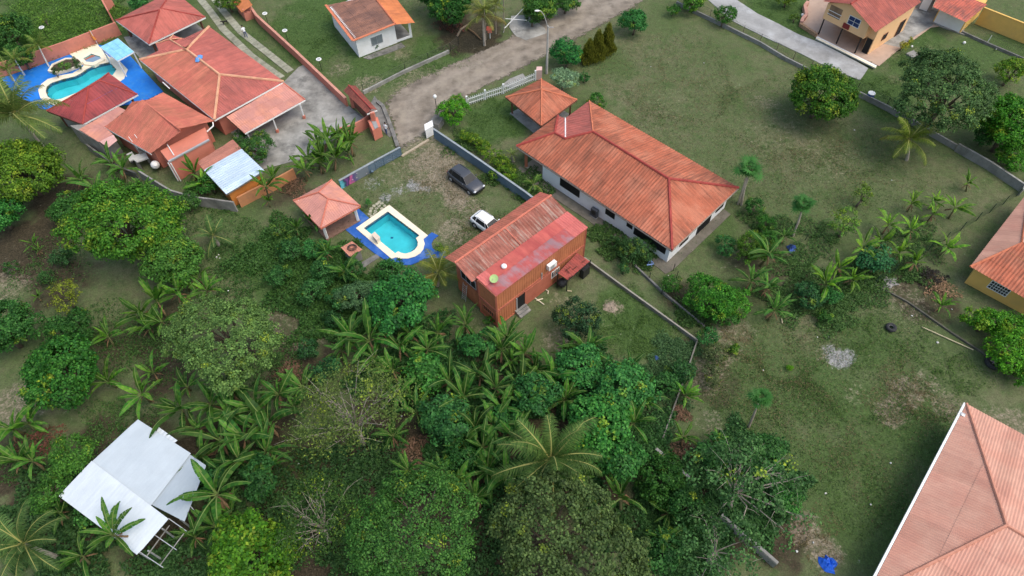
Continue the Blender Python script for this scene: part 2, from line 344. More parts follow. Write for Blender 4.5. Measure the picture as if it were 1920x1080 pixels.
props(link('ground', gm, ground_mat()), kind='structure')
# ---- sheets laid on the ground (road, concrete) with frayed edges
def sheet(name, px, z, mat, fray=.0, seg=.5, thick=.12, kind='structure', label=None, seed=1):
    pts = GL(px); out = []; n = len(pts)
    for i in range(n):
        a, b = pts[i], pts[(i + 1) % n]; k = max(1, int((b - a).length / seg)) if fray else 1
        for j in range(k):
            p = a.lerp(b, j / k)
            if fray: q = noise.noise_vector(Vector((p.x * .35, p.y * .35, seed))) * fray + noise.noise_vector(Vector((p.x * 1.3, p.y * 1.3, seed + 5))) * fray * .45; p = p + Vector((q.x, q.y, 0))
            out.append(p)
    b = MB().prism(out, z - thick, z)
    return props(b.build(name, mat), label, kind=kind)
ROADM = Mt('gravel_road', (.19, .16, .128), .45, .55, .95, .9, 9, (.30, .26, .205), .75, .35)
def road_mat():
    """earth-and-gravel road; the verge frays out by see-through speckle near the sheet's edge"""
    m = ROADM; t = m.node_tree; ns, ls = t.nodes, t.links; p = ns['Principled BSDF']
    at = nd(ns, 'ShaderNodeAttribute', attribute_name='edge'); g = nd(ns, 'ShaderNodeNewGeometry').outputs['Position']
    n = noise_n(ns, ls, g, 1.6, 7, .7); a = nd(ns, 'ShaderNodeMath', operation='MULTIPLY_ADD'); ls.new(n, a.inputs[0]); a.inputs[1].default_value = 1.6; ls.new(at.outputs['Fac'], a.inputs[2])
    f = rng_n(ns, ls, a.outputs[0], 1.0, 1.25); ls.new(f, p.inputs['Alpha'])
    tk = nd(ns, 'ShaderNodeAttribute', attribute_name='track'); old = p.inputs['Base Color'].links[0].from_socket
    mu = nd(ns, 'ShaderNodeMath', operation='MULTIPLY'); ls.new(tk.outputs['Fac'], mu.inputs[0]); ls.new(rng_n(ns, ls, noise_n(ns, ls, g, .8, 6, .7), .35, .65, .1, .75), mu.inputs[1])
    ls.new(mix_n(ns, ls, mu.outputs[0], old, (.33, .285, .235)), p.inputs['Base Color'])
road_mat()
def ribbon(name, left, right, z, mat, nu=26, kind='structure'):
    """road strip between two matching edge lines, with a 0 at the edge / 1 inside attribute"""
    def resample(L, k):
        P_ = GL(L); d = [0]
        for i in range(1, len(P_)): d.append(d[-1] + (P_[i] - P_[i - 1]).length)
        out = []
        for j in range(k):
            s = d[-1] * j / (k - 1); i = 1
            while i < len(d) - 1 and d[i] < s: i += 1
            out.append(P_[i - 1].lerp(P_[i], (s - d[i - 1]) / (d[i] - d[i - 1])))
        return out
    A, B = resample(left, 70), resample(right, 70); V = []; E = []; Fc = []; TKS = []
    for i in range(70):
        for j in range(nu + 1):
            p = A[i].lerp(B[i], j / nu); V.append((p.x, p.y, z + .02 * noise.noise(p * .4))); e = min(1, min(j, nu - j) / (nu * .22), min(i, 69 - i) / 5); E.append(e); u_ = j / nu; TKS.append(min(1, math.exp(-((u_ - .34) / .08) ** 2) + math.exp(-((u_ - .66) / .08) ** 2)))
    for i in range(69):
        for j in range(nu): a = i * (nu + 1) + j; Fc.append((a, a + 1, a + nu + 2, a + nu + 1))
    me = npmesh(name, V, Fc, True); at = me.attributes.new('edge', 'FLOAT', 'POINT'); at.data.foreach_set('value', np.array(E, np.float32))
    at = me.attributes.new('track', 'FLOAT', 'POINT'); at.data.foreach_set('value', np.array(TKS, np.float32))
    if me.polygons[0].normal.z < 0: me.flip_normals()
    return props(link(name, me, mat), kind=kind)
ribbon('road', [(1110, -60), (1020, 22), (930, 80), (820, 128), (740, 165), (712, 195), (738, 262), (752, 292)], [(1290, -60), (1200, 12), (1090, 72), (1000, 122), (900, 172), (835, 210), (812, 240), (806, 256)], .012, ROADM)
# concrete driveway of the salmon house, lane by the peach house
DRIVE = [(560, 126), (570, 121), (655, 200), (690, 226), (650, 250), (612, 268), (560, 300), (490, 318), (425, 238), (482, 192), (534, 152)]
sheet('concrete_driveway', DRIVE, .02, CONC, .06)
sheet('concrete_driveway', [(612, 236), (665, 212), (688, 227), (648, 251)], .035, Mt('driveway_slab', (.33, .33, .31), .25, 1.2, .9, .3, 20, (.12, .12, .11), .55, .6), 0)
LANE = Mt('pale_lane', (.29, .29, .285), .22, .5, .85, .3, 14, (.44, .45, .46), .8, .28)
sheet('concrete_lane', [(1300, -25), (1358, -15), (1420, 25), (1500, 66), (1548, 84), (1628, 128), (1612, 150), (1560, 130), (1500, 100), (1430, 68), (1370, 38)], .03, LANE, .08)
sheet('concrete_pavement', [(1500, 40), (1520, -5), (1740, -25), (1790, 45), (1745, 52), (1716, 73), (1686, 92), (1648, 124), (1532, 72)], .05, Mt('tile_terrace', (.42, .30, .23), .12, 1, .7, .2, 20, (.25, .2, .16), .4, .5))
sheet('concrete_pavement', [(1708, 20), (1765, 8), (1748, 48), (1712, 70), (1688, 90), (1655, 82), (1640, 72)], .058, CONC, .1)
sheet('concrete_apron', [(958, 30), (985, 28), (1022, 52), (1026, 62), (985, 76), (968, 68), (955, 52)], .03, CONC, .15)
sheet('concrete_apron', [(955, 148), (980, 138), (990, 150), (960, 165), (940, 160)], .03, CONC, .1)
sheet('concrete_apron', [(690, 205), (702, 180), (718, 200), (740, 250), (730, 258), (712, 240)], .03, CONCD, .08)
sheet('concrete_apron', [(678, 492), (706, 476), (712, 482), (682, 502)], .03, CONCD, .04)
sheet('concrete_apron', [(1012, 334), (975, 312), (966, 322), (1140, 440), (1236, 504), (1248, 514), (1262, 506), (1370, 402), (1356, 392), (1250, 490)], .04, Mt('house_skirt', (.135, .122, .098), .3, 1.1, .95, .4, 15, (.08, .085, .06), .6, .7), .05)
# ---- driveway track: two strips of cast slabs, each slab its own piece
trk = props(thing('track_paving', None, None, G(470, 75)), kind='structure')
SLAB = Mt('track_slab', (.27, .27, .21), .25, 1.5, .95, .4, 15, (.11, .12, .075), .6, .9, rand=.14)
def strip(A, B, w, z=.03):
    pa = GL(A); L = []
    for i in range(len(pa) - 1):
        n = max(1, round((pa[i + 1] - pa[i]).length / 1.5))
        for j in range(n): L.append((pa[i].lerp(pa[i + 1], j / n), pa[i].lerp(pa[i + 1], (j + 1) / n)))
    for i, (a, b) in enumerate(L):
        d = (b - a).normalized() * .03; 
        part(trk, 'slab', SLAB, lambda q: q.bar(a + d + Vector((0, 0, z - .05 + .008 * (i % 3))), b - d + Vector((0, 0, z - .05 + .008 * (i % 3))), w, .1))
strip([(362, -18), (392, 18), (420, 56), (470, 104), (528, 146)], 0, 1.0)
strip([(390, -18), (420, 22), (452, 60), (500, 98), (545, 134)], 0, 1.0)
# ================================================================ POOLS
WATER = Mwater('pool_water', (.80, .97, .985)); TILE = Mt('pool_tile', (.07, .57, .64), .10, .8, .5, 0); TILED = Mt('waterline_tile', (.015, .13, .26), .2, 6, .4, 0)
def ring(outer, inner, z0, z1):
    b = MB(); n1, n2 = len(outer), len(inner)
    allp = outer + inner
    for z, flip in ((z1, 0), (z0, 1)):
        base = len(b.v); b.v += [Vector((p[0], p[1], z)) for p in allp]
        for t in geometry.tessellate_polygon([[Vector((p[0], p[1], 0)) for p in outer], [Vector((p[0], p[1], 0)) for p in inner]]):
            t = tuple(t); q = [allp[i] for i in t]; ar = (q[1][0] - q[0][0]) * (q[2][1] - q[0][1]) - (q[2][0] - q[0][0]) * (q[1][1] - q[0][1])
            if (ar < 0) != bool(flip): t = t[::-1]
            b.f.append(tuple(i + base for i in t)); b.m.append(0)
    N = len(allp)
    for i in range(n1): j = (i + 1) % n1; b.f.append((i, j, N + j, N + i)); b.m.append(0)
    for i in range(n2): j = (i + 1) % n2; b.f.append((n1 + i, N + n1 + i, N + n1 + j, n1 + j)); b.m.append(0)
    return b
def pool(name, label, outer, wat, depth, zc, zw, drain=None):
    o = GL(outer); w_ = GL(wat); c = sum(w_, Vector()) / len(w_); t = thing(name, label, 'swimming pool', (c.x, c.y, 0))
    ring(o, w_, -.1, zc).build('coping', COPING, t)
    b = MB(); n = len(w_); wi = w_
    b.v = [Vector((p.x, p.y, zc - .012)) for p in wi] + [Vector((p.x, p.y, zw - .28)) for p in wi]
    b.f = [(i, n + i, n + (i + 1) % n, (i + 1) % n) for i in range(n)]; b.m = [0] * n
    b.build('waterline_tiles', TILED, t)
    b = MB(); b.v = [Vector((p.x, p.y, zw - .28)) for p in wi] + [Vector((p.x, p.y, -depth)) for p in wi]
    b.f = [(i, n + i, n + (i + 1) % n, (i + 1) % n) for i in range(n)]
    b.f += [tuple(n + i for i in q) for q in geometry.tessellate_polygon([[Vector((p.x, p.y, 0)) for p in wi]])]; b.m = [0] * len(b.f)
    bs = b.build('basin', TILE, t)
    b = MB(); b.v = [Vector((p.x, p.y, zw)) for p in wi]; b.f = [tuple(q) for q in geometry.tessellate_polygon([[Vector((p.x, p.y, 0)) for p in wi]])]; b.m = [0] * len(b.f)
    b.f = [f if (b.v[f[1]] - b.v[f[0]]).cross(b.v[f[2]] - b.v[f[0]]).z > 0 else f[::-1] for f in b.f]
    b.build('water', WATER, t)
    return t, bs
pt, pb = pool('swimming_pool', 'rectangular turquoise pool with cream coping and rounded step end beside the blue deck', P2OUT, P2WAT, 1.35, .1, -.08)
for k in range(3):    # wading steps in the rounded end
    q = [p.lerp(G(783, 465), (.03, .3, .58)[k]) for p in GL(P2WAT[2:11])]
    part(pt, 'step', TILE, lambda b: b.prism(q, -1.33, (-1.0, -.7, -.42)[k]))
sa, sb = G(783, 452, -.3), G(757, 474, -.3); tip = G(784, 466, -.3)
for k, f in enumerate((.02, .3, .55)):
    p, q = sa.lerp(tip, f), sb.lerp(tip, f); zz = (-.97, -.67, -.39)[k]; part(pt, 'step_edge', TILED, lambda b: b.bar((p.x, p.y, zz), (q.x, q.y, zz), .07, .04))
d = G(735, 446, -1.35); part(pt, 'floor_drain', TILED, lambda b: b.prism([d + Vector((x, y, 0)) for x, y in ((-.14, -.12), (.14, -.12), (.14, .12), (-.14, .12))], -1.34, -1.31))
t = thing('waterfall_block', 'small beige waterfall block standing on the edge of the rectangular pool', 'pool fixture', G(707, 452))
part(t, 'body', COPING, lambda b: b.prism(GL([(700, 449), (705, 445), (714, 454), (709, 459)]), .1, .75)); part(t, 'cap', Mt('beige_cap', (.62, .52, .42), .1), lambda b: b.prism(inset(GL([(700, 449), (705, 445), (714, 454), (709, 459)]), -.06), .75, .83))
DK2 = [(672, 391), (692, 409), (670, 427), (667.5, 430), (733.7, 484.5), (742, 482), (765, 484), (778, 480), (788, 474), (794, 466), (795, 457), (793, 449), (801, 442.5), (810, 436), (822, 442), (813, 449), (809, 457), (811, 466), (818, 471), (836, 472), (838, 484), (795, 485), (785, 491), (770, 497), (757, 497), (742, 492), (728, 491), (702, 475), (648, 431)]
props(MB().prism(GL(DK2), -.1, .045).build('pool_deck', DECKB), kind='structure')
# free-form pool of the salmon house
def grow(px, s, extra=0):
    cx_ = sum(p[0] for p in px) / len(px); cy_ = sum(p[1] for p in px) / len(px); return [(cx_ + (x - cx_) * s, cy_ + (y - cy_) * s) for x, y in px]
P1OUT = [(72, 170), (78, 158), (90, 149), (114, 142), (136, 138), (148, 131), (158, 123), (130, 101), (182, 83), (205, 107), (222, 112), (240, 131), (233, 148), (226, 153), (196, 162), (168, 178), (140, 192), (112, 199), (90, 195), (76, 184)]
o = GL(P1OUT); w1 = GL(P1WAT)
pt, pb = pool('swimming_pool', 'free-form lagoon pool with pale deck rim beside the dark red hipped pavilion', P1OUT, P1WAT, 1.3, .07, -.1)
st = thing('spa_tub', 'small raised spa tub joined to the free-form pool, near the light blue awning', 'spa', G(176, 112))
so_ = GL([(150, 112), (170, 100), (193, 106), (199, 114), (178, 126), (160, 124)]); si_ = GL(SPA)
ring(so_, si_, -.1, .3).build('rim', COPING, st)
b = MB(); n = len(si_); b.v = [Vector((p.x, p.y, .29)) for p in si_] + [Vector((p.x, p.y, -.6)) for p in si_]; b.f = [(i, n + i, n + (i + 1) % n, (i + 1) % n) for i in range(n)] + [tuple(n + i for i in q) for q in geometry.tessellate_polygon([si_])]; b.m = [0] * len(b.f); b.build('basin', TILE, st)
b = MB(); b.v = [Vector((p.x, p.y, .2)) for p in si_]; b.f = [tuple(q) for q in geometry.tessellate_polygon([si_])]; b.m = [0] * len(b.f); b.build('water', WATER, st)
DK1 = [(2, 147), (60, 128), (132, 102), (185, 84), (215, 90), (245, 106), (306, 172), (262, 194), (215, 200), (150, 200), (80, 205), (30, 178)]
b = ring(GL(DK1), GL([(x, y) for x, y in grow(P1OUT, .97)]), -.1, .03); props(b.build('pool_deck', DECKP), kind='structure')
pl = GL([(92, 137), (100, 124), (125, 113), (150, 112), (158, 119), (148, 129), (128, 136), (108, 141)])
t = thing('rock_planter', 'low stone planter bed with three bushes beside the free-form pool', 'planter', G(125, 128))
ring(pl, inset(pl, .25), -.05, .38).build('rim', COPING, t); part(t, 'soil', Mt('soil', (.06, .045, .03), .3, 3), lambda b: b.prism(inset(pl, .2), .0, .25))
# round stepping stones by the rectangular pool
random.seed(3); ROUND = Mt('stepping_stone', (.36, .34, .26), .15, 3, .9, .3, 20, rand=.1)
me = MB().tube([(0, 0, -.06), (0, 0, .02), (0, 0, .035)], [.21, .21, .18], 10); k = 0
for r, row in enumerate(([(711, 379)], [(707, 382.5), (716, 382)], [(701, 386), (711, 386.5), (721, 386)], [(696, 391), (706, 391), (716, 391)], [(694.5, 396), (704, 396), (714, 396)], [(693, 401), (702.5, 401)], [(697, 405.5)])):
    for c in row:
        k += 1; q = mk('stepping_stone', me.v, me.f, ROUND) if k == 1 else q0.copy()
        if k == 1: q0 = q
        else: COL.objects.link(q)
        q.location = G(*c, .0); q.rotation_euler.z = k; q.scale = (1 + .12 * math.sin(k * 3), 1, 1)
        rw = ('single stone of the top', 'second', 'third', 'fourth', 'fifth', 'sixth', 'single stone of the bottom')[r]; ix = row.index(c)
        props(q, f'round stepping stone near the pool corner, {rw} row' if len(row) == 1 else f'round stepping stone near the pool corner, {(("left", "right") if len(row) == 2 else ("left", "middle", "right"))[ix]} one of the {rw} row from the top', 'stepping stone', 'round stepping stones by the rectangular pool')
# ================================================================ BUILDINGS
def plane_pts(eave, others):
    """flatten the other corners onto the plane through the eave and their mean"""
    p0, p1 = eave; c = sum(others, Vector()) / len(others); n = (p1 - p0).cross(c - p0).normalized()
    return [p0, p1] + [q - Vector((0, 0, n.dot(q - p0) / n.z)) for q in others]
def slope(th, eave, others, mat, sw=1.0, row=1.9, pitch=.3, amp=.035, name='roof_sheet', lift=.0, rib='wave', parent=None):
    pts = plane_pts(eave, others); p0 = pts[0]; u = (pts[1] - p0).normalized(); c = sum(pts, Vector()) / len(pts)
    n = u.cross(c - p0).normalized(); n = n if n.z > 0 else -n; v = n.cross(u); v = v if v.dot(c - p0) > 0 else -v
    uv = [(u.dot(p - p0), v.dot(p - p0)) for p in pts]; N = len(uv); umin, umax = min(q[0] for q in uv), max(q[0] for q in uv); vmax = max(q[1] for q in uv); vmin = min(q[1] for q in uv)
    def vr(x):
        ys = []
        for i in range(N):
            (a, b), (c_, d) = uv[i], uv[(i + 1) % N]
            if abs(a - c_) < 1e-9:
                if abs(x - a) < 1e-6: ys += [b, d]
            elif min(a, c_) - 1e-9 <= x <= max(a, c_) + 1e-9: ys.append(b + (d - b) * (x - a) / (c_ - a))
        return (min(ys), max(ys)) if ys else (0, 0)
    ncol = max(1, round((umax - umin) / sw)); nrow = max(1, round((vmax - vmin) / row)); out = []
    for ci in range(ncol):
        ua, ub = umin + (umax - umin) * ci / ncol, umin + (umax - umin) * (ci + 1) / ncol; k = max(4, round((ub - ua) / pitch * 4)); k -= k % 4; k = max(k, 4)
        us = [ua + (ub - ua) * i / k for i in range(k + 1)]; R = [vr(min(max(x, umin + 1e-4), umax - 1e-4)) for x in us]
        for ri in range(nrow):
            va, vb = vmin + (vmax - vmin) * ri / nrow, vmin + (vmax - vmin) * (ri + 1) / nrow; V = []; UVs = []; ok = False
            for i, x in enumerate(us):
                lo, hi = max(R[i][0], va), min(R[i][1], vb)
                if hi < lo: lo = hi = min(max(R[i][0], va), vb) if R[i][0] > vb else max(min(R[i][1], vb), va)
                if hi - lo > .02: ok = True
                wv = (0, 1, 0, -1)[i % 4] if rib == 'wave' else (1, 0, 0, 0)[i % 4] * 1.6
                for yy, l in ((lo, .022 + lift), (hi, lift)):
                    V.append(p0 + u * x + v * yy + n * (wv * amp + l)); UVs.append((x, yy))
            if not ok: continue
            Fc = [(2 * i, 2 * i + 2, 2 * i + 3, 2 * i + 1) for i in range(k)]
            a = (V[2] - V[0]).cross(V[1] - V[0]) if (V[1] - V[0]).length > .01 else (V[-1] - V[-3]).cross(V[-2] - V[-1])
            Fc = Fc if u.cross(v).dot(n) > 0 else [f[::-1] for f in Fc]
            out.append(mk(name, V, Fc, mat, parent or th, UVs))
    return pts
def cap(th, a, b, mat, r=.12, name='ridge_cap', lift=.03):
    d = (b - a); k = max(1, round(d.length / 1.2)); 
    for i in range(k):
        p, q = a.lerp(b, i / k) + Vector((0, 0, lift + .012 * (i % 2))), a.lerp(b, (i + 1) / k + (.03 if i < k - 1 else 0)) + Vector((0, 0, lift + .012 * (i % 2)))
        part(th, name, mat, lambda z: z.tube([p, q], [r, r * .92], 6))
def board(th, a, b, mat, name='fascia', w=.05, h=.18, dz=-.12):
    part(th, name, mat, lambda z: z.bar(a + Vector((0, 0, dz)), b + Vector((0, 0, dz)), w, h))
def hip(th, px, rpx, ze, zr, mat, capm, fascia=None, **k):
    """hipped roof: four eave corners in order, ridge ends rpx[0] next to edge 3-0, rpx[1] next to edge 1-2"""
    c = [G(*p, ze) for p in px]; r = [G(*p, zr) for p in rpx]; cr = k.pop('cr', .12)
    M4 = mat if isinstance(mat, list) else [mat] * 4
    slope(th, (c[0], c[1]), [r[1], r[0]], M4[0], **k); slope(th, (c[1], c[2]), [r[1]], M4[1], **k)
    slope(th, (c[2], c[3]), [r[0], r[1]], M4[2], **k); slope(th, (c[3], c[0]), [r[0]], M4[3], **k)
    for a, b in ((c[0], r[0]), (c[3], r[0]), (c[1], r[1]), (c[2], r[1])): cap(th, a, b, capm, cr)
    if (r[0] - r[1]).length > .4: cap(th, r[0], r[1], capm, cr)
    if fascia:
        for i in range(4): board(th, c[i], c[(i + 1) % 4], fascia)
    return c, r
def posts(th, pts, z0, z1, mat, w=.18, base=None):
    for p in pts:
        part(th, 'post', mat, lambda b: b.bar((p[0], p[1], z0), (p[0], p[1], z1), w, w))
        if base: part(th, 'post_base', base, lambda b: b.bar((p[0], p[1], z0 - .02), (p[0], p[1], z0 + .45), w * 2.4, w * 2.4))
def wbox(th, name, a, b, s0, s1, z0, z1, o0, o1, mat, parent=None):
    """box on the wall line a->b between distances s0..s1, heights z0..z1, standing o0..o1 out of the wall (to the right of a->b)"""
    a = Vector((a[0], a[1], 0)); b = Vector((b[0], b[1], 0)); d = (b - a).normalized(); n = Vector((d.y, -d.x, 0))
    return part(parent or th, name, mat, lambda q: q.prism([a + d * s0 + n * o0, a + d * s1 + n * o0, a + d * s1 + n * o1, a + d * s0 + n * o1], z0, z1))
def window(th, a, b, s0, s1, z0, z1, bars=0, frame=TRIM, glass=GLASS, barm=None, rows=0, name='window', surround=True):
    w_ = wbox(th, name, a, b, s0, s1, z0, z1, -.02, .02, glass)
    if surround:
        f = .07
        for q in ((s0 - f, s0, z0 - f, z1 + f), (s1, s1 + f, z0 - f, z1 + f), (s0, s1, z1, z1 + f), (s0, s1, z0 - f, z0)): wbox(th, 'frame', a, b, *q, -.02, .05, frame, w_)
    for i in range(bars): s = s0 + (s1 - s0) * (i + 1) / (bars + 1); wbox(th, 'bar', a, b, s - .02, s + .02, z0, z1, .025, .055, barm or frame, w_)
    for i in range(rows): z = z0 + (z1 - z0) * (i + 1) / (rows + 1); wbox(th, 'bar', a, b, s0, s1, z - .02, z + .02, .03, .06, barm or frame, w_)
    return w_
def solid(th, pts, z0, z1, mat, name='wall'): return part(th, name, mat, lambda b: b.prism([(p[0], p[1]) for p in pts], z0, z1))
R_ORANGE = Mroof('orange_corrugated', (.395, .118, .065), (.14, .055, .035), .75, 3.2, .44, .66, .18, .14, tint=(.44, .165, .10))
R_RED = Mroof('red_clay_sheet', (.42, .118, .095), (.20, .075, .065), .65, 2.4, .45, .68, .16, .14)
R_REDO = Mroof('mossy_orange_sheet', (.48, .15, .10), (.22, .095, .06), .6, 2.4, .40, .62, .2, .16, tint=(.45, .12, .09))
R_DRED = Mroof('dark_red_sheet', (.30, .058, .058), (.11, .035, .04), .7, 5, .45, .68, .3, .12)
R_PINK = Mroof('salmon_tile', (.49, .225, .185), (.42, .175, .145), .55, 1.6, .5, .7, .3, .07, tint=(.62, .27, .18))
R_BR = Mroof('salmon_corrugated', (.54, .295, .22), (.44, .21, .16), .6, 1.6, .48, .68, .3, .07, tint=(.51, .245, .18))
R_BROWN = Mroof('brown_sheet', (.235, .115, .080), (.12, .068, .058), .7, 1.6, .42, .62, .3, .2)
R_TERRA = Mroof('terracotta_tile', (.50, .17, .065), (.24, .08, .05), .5, 2, .5, .7, .4, .14)
R_OLD = Mroof('rusted_old_sheet', (.33, .125, .092), (.46, .35, .29), .75, 5.0, .50, .64, .35, .2, tint=(.22, .075, .05))
R_CRED = Mroof('red_container_top', (.46, .105, .085), (.33, .055, .055), .7, 1.5, .46, .64, .3, .1, rough=.6)
R_SILVER = Mroof('zinc_sheet', (.56, .615, .66), (.45, .50, .55), .5, 2.2, .46, .66, .25, .05, rough=.5, rand=.015)
R_ZBLUE = Mroof('bluish_zinc', (.46, .56, .66), (.30, .40, .50), .6, 1.4, .46, .66, .4, .1, rough=.5)
R_GATE = Mroof('dark_gate_tile', (.20, .06, .045), (.08, .03, .03), .6, 4, .45, .65, .5, .2)
CAPS = Mt('salmon_cap', (.50, .155, .105), .12, 1.5, .8, .2, rand=.06); CAPC = Mt('cream_cap', (.58, .31, .19), .15, 1.5, .8, .2, rand=.08)
CAPR = Mt('dark_red_cap', (.32, .055, .045), .2, 1.5, .8, .2, rand=.06); CAPO = Mt('orange_cap', (.53, .17, .09), .15, 1.5, .8, .2, rand=.06)
TIMB = Mt('brown_timber', (.16, .07, .045), .25, 2)
# ---- 1 long orange-roofed white house
ze, zr = 2.6, 4.65
h = thing('bungalow', 'long white bungalow with orange corrugated hipped roof beside the open field', 'house', G(1180, 400))
A_, B_, C_, D_ = G(968, 274, ze), G(1260, 469, ze), G(1385, 352, ze), G(1105, 189, ze); r0, r1 = G(1112, 247, zr), G(1254, 335, zr)
kw = dict(sw=1.05, row=2.2, pitch=.34, amp=.032)
def onpl(px, e, q):
    n = (e[1] - e[0]).cross(q - e[0]); d = FW * FPX + RI * (px[0] - 960) - UP * (px[1] - 540); o = Vector((0, 0, H)); return o + d * (n.dot(e[0] - o) / n.dot(d))
fm = r0.lerp(r1, .5); v1 = onpl((1060, 260), (A_, B_), fm); v2 = onpl((1040, 249), (A_, B_), fm); e1 = G(1046, 217, ze); e2 = G(1060, 222, ze)
slope(h, (A_, B_), [r1, r0, v1, v2], R_ORANGE, **kw); slope(h, (B_, C_), [r1], R_ORANGE, **kw); slope(h, (C_, D_), [r0, r1], R_ORANGE, **kw)
slope(h, (D_, e2), [v1, r0], R_RED, **kw); slope(h, (e1, A_), [v2], R_ORANGE, **kw); slope(h, (e2, e1), [v2, v1], R_RED, **kw)
for a, b, cm in ((r0, r1, CAPR), (r1, B_, CAPR), (r1, C_, CAPR), (r0, D_, CAPO), (r0, v1, CAPR), (v1, e2, TRIM), (v2, A_, CAPR), (v2, e1, CAPR), (v1, v2, CAPR)): cap(h, a, b, cm, .15 if cm is CAPR else .09)
for a, b in ((A_, B_), (B_, C_), (C_, D_), (D_, e2), (e1, A_)): board(h, a, b, Mt('grey_gutter', (.33, .27, .23), .1), 'gutter', .1, .12, -.2)
w0 = G(1017, 336); w1_ = G(1250, 492); bk = (C_ - B_).normalized(); dpt = 10.6
w2 = w1_ + Vector((bk.x, bk.y, 0)).normalized() * dpt; w3 = w0 + Vector((bk.x, bk.y, 0)).normalized() * dpt
solid(h, [w0, w1_, w2, w3], 0, 2.52, WHITE)
L = (w1_ - w0).length
def sA(px, a=w0, b=w1_): d = (b - a).normalized(); return (G(*px) - a).dot(d)
for (p, q, z0, z1, nb) in (((1048, 360), (1082, 383), 1.0, 2.15, 14), ((1133, 415), (1148, 425), 1.25, 2.15, 6), ((1172, 441), (1180, 447), 1.5, 2.15, 3), ((1186, 450), (1243, 487), 1.05, 2.15, 22)):
    window(h, w0, w1_, sA(p), sA(q), z0, z1, nb, BLACKM, DARK, BLACKM)
window(h, w1_, w2, 2.0, 3.4, .9, 2.1, 5, BLACKM, DARK, BLACKM); window(h, w1_, w2, 5.2, 7.6, .05, 2.1, 6, BLACKM, DARK, BLACKM); window(h, w1_, w2, 8.6, 9.9, .9, 2.1, 4, BLACKM, DARK, BLACKM)
po = [G(983, 312), G(1003, 330)]; q_ = Vector((bk.x, bk.y, 0)).normalized()
part(h, 'porch_floor', Mt('porch_tile', (.33, .27, .2), .15), lambda b: b.prism([w0, w0 - (w1_ - w0).normalized() * 3.0, w0 - (w1_ - w0).normalized() * 3.0 + q_ * 6, w0 + q_ * 6], 0, .12))
for i, s in enumerate((0.2, 3.4, 5.8)):
    p = w0 - (w1_ - w0).normalized() * 2.8 + q_ * s; part(h, 'porch_column', Mt('terracotta_column', (.36, .13, .07), .1), lambda b: b.bar((p.x, p.y, 0), (p.x, p.y, 2.55), .34, .34))
# ac condenser on the bungalow wall
a = thing('air_conditioner', 'grey air conditioner condenser standing against the long white bungalow wall', 'air conditioner', G(1114, 405))
d_ = (w1_ - w0).normalized(); n_ = Vector((d_.y, -d_.x, 0)); s = sA((1111, 400))
part(a, 'case', Mt('dark_grey_case', (.07, .075, .085), .15), lambda b: b.prism([w0 + d_ * s + n_ * .12, w0 + d_ * (s + .85) + n_ * .12, w0 + d_ * (s + .85) + n_ * .5, w0 + d_ * s + n_ * .5], .12, 1.2))
part(a, 'fan_grille', BLACKM, lambda b: b.tube([w0 + d_ * (s + .42) + n_ * .5 + Vector((0, 0, .75)), w0 + d_ * (s + .42) + n_ * .53 + Vector((0, 0, .75))], .3, 14))
part(a, 'foot', CONC, lambda b: b.prism([w0 + d_ * (s - .05) + n_ * .1, w0 + d_ * (s + .9) + n_ * .1, w0 + d_ * (s + .9) + n_ * .55, w0 + d_ * (s - .05) + n_ * .55], 0, .12))
# ---- 2 small orange gazebo by the bungalow
g = thing('gazebo', 'square orange-roofed gazebo beside the white picket fence', 'gazebo', G(1015, 205))
c, r = hip(g, [(948, 182), (1015, 236), (1082, 187), (1015, 148)], [(1014.5, 168), (1015.5, 168)], 2.5, 3.9, R_ORANGE, CAPO, TIMB, sw=1.0, row=3, pitch=.3, amp=.03, cr=.1)
fp = inset(c, .55); posts(g, fp, 0, 2.6, TIMB, .2); solid(g, inset(c, .35), -.05, .1, CONC, 'floor_slab')
# ---- 3 pool gazebo
g = thing('gazebo', 'pink-roofed open pavilion with white posts at the head of the rectangular pool', 'gazebo', G(615, 400))
c, r = hip(g, [(550, 376), (601, 428), (676, 386), (622, 337)], [(597.5, 360.5), (615, 373)], 2.45, 3.4, R_PINK, CAPS, CAPS, sw=1.0, row=1.4, pitch=.25, amp=.02, cr=.09)
fp = inset(c, .5); posts(g, fp, 0, 2.6, TRIM, .24); solid(g, inset(c, .3), -.05, .1, Mt('brown_tile_floor', (.20, .12, .09), .3, 3, .6, .2, 10), 'floor_slab')
part(g, 'back_wall', Mt('pavilion_wall', (.33, .18, .13), .2), lambda b: b.prism([fp[3], fp[0], fp[0] + (fp[1] - fp[0]).normalized() * .15, fp[3] + (fp[2] - fp[3]).normalized() * .15], .1, 1.1))
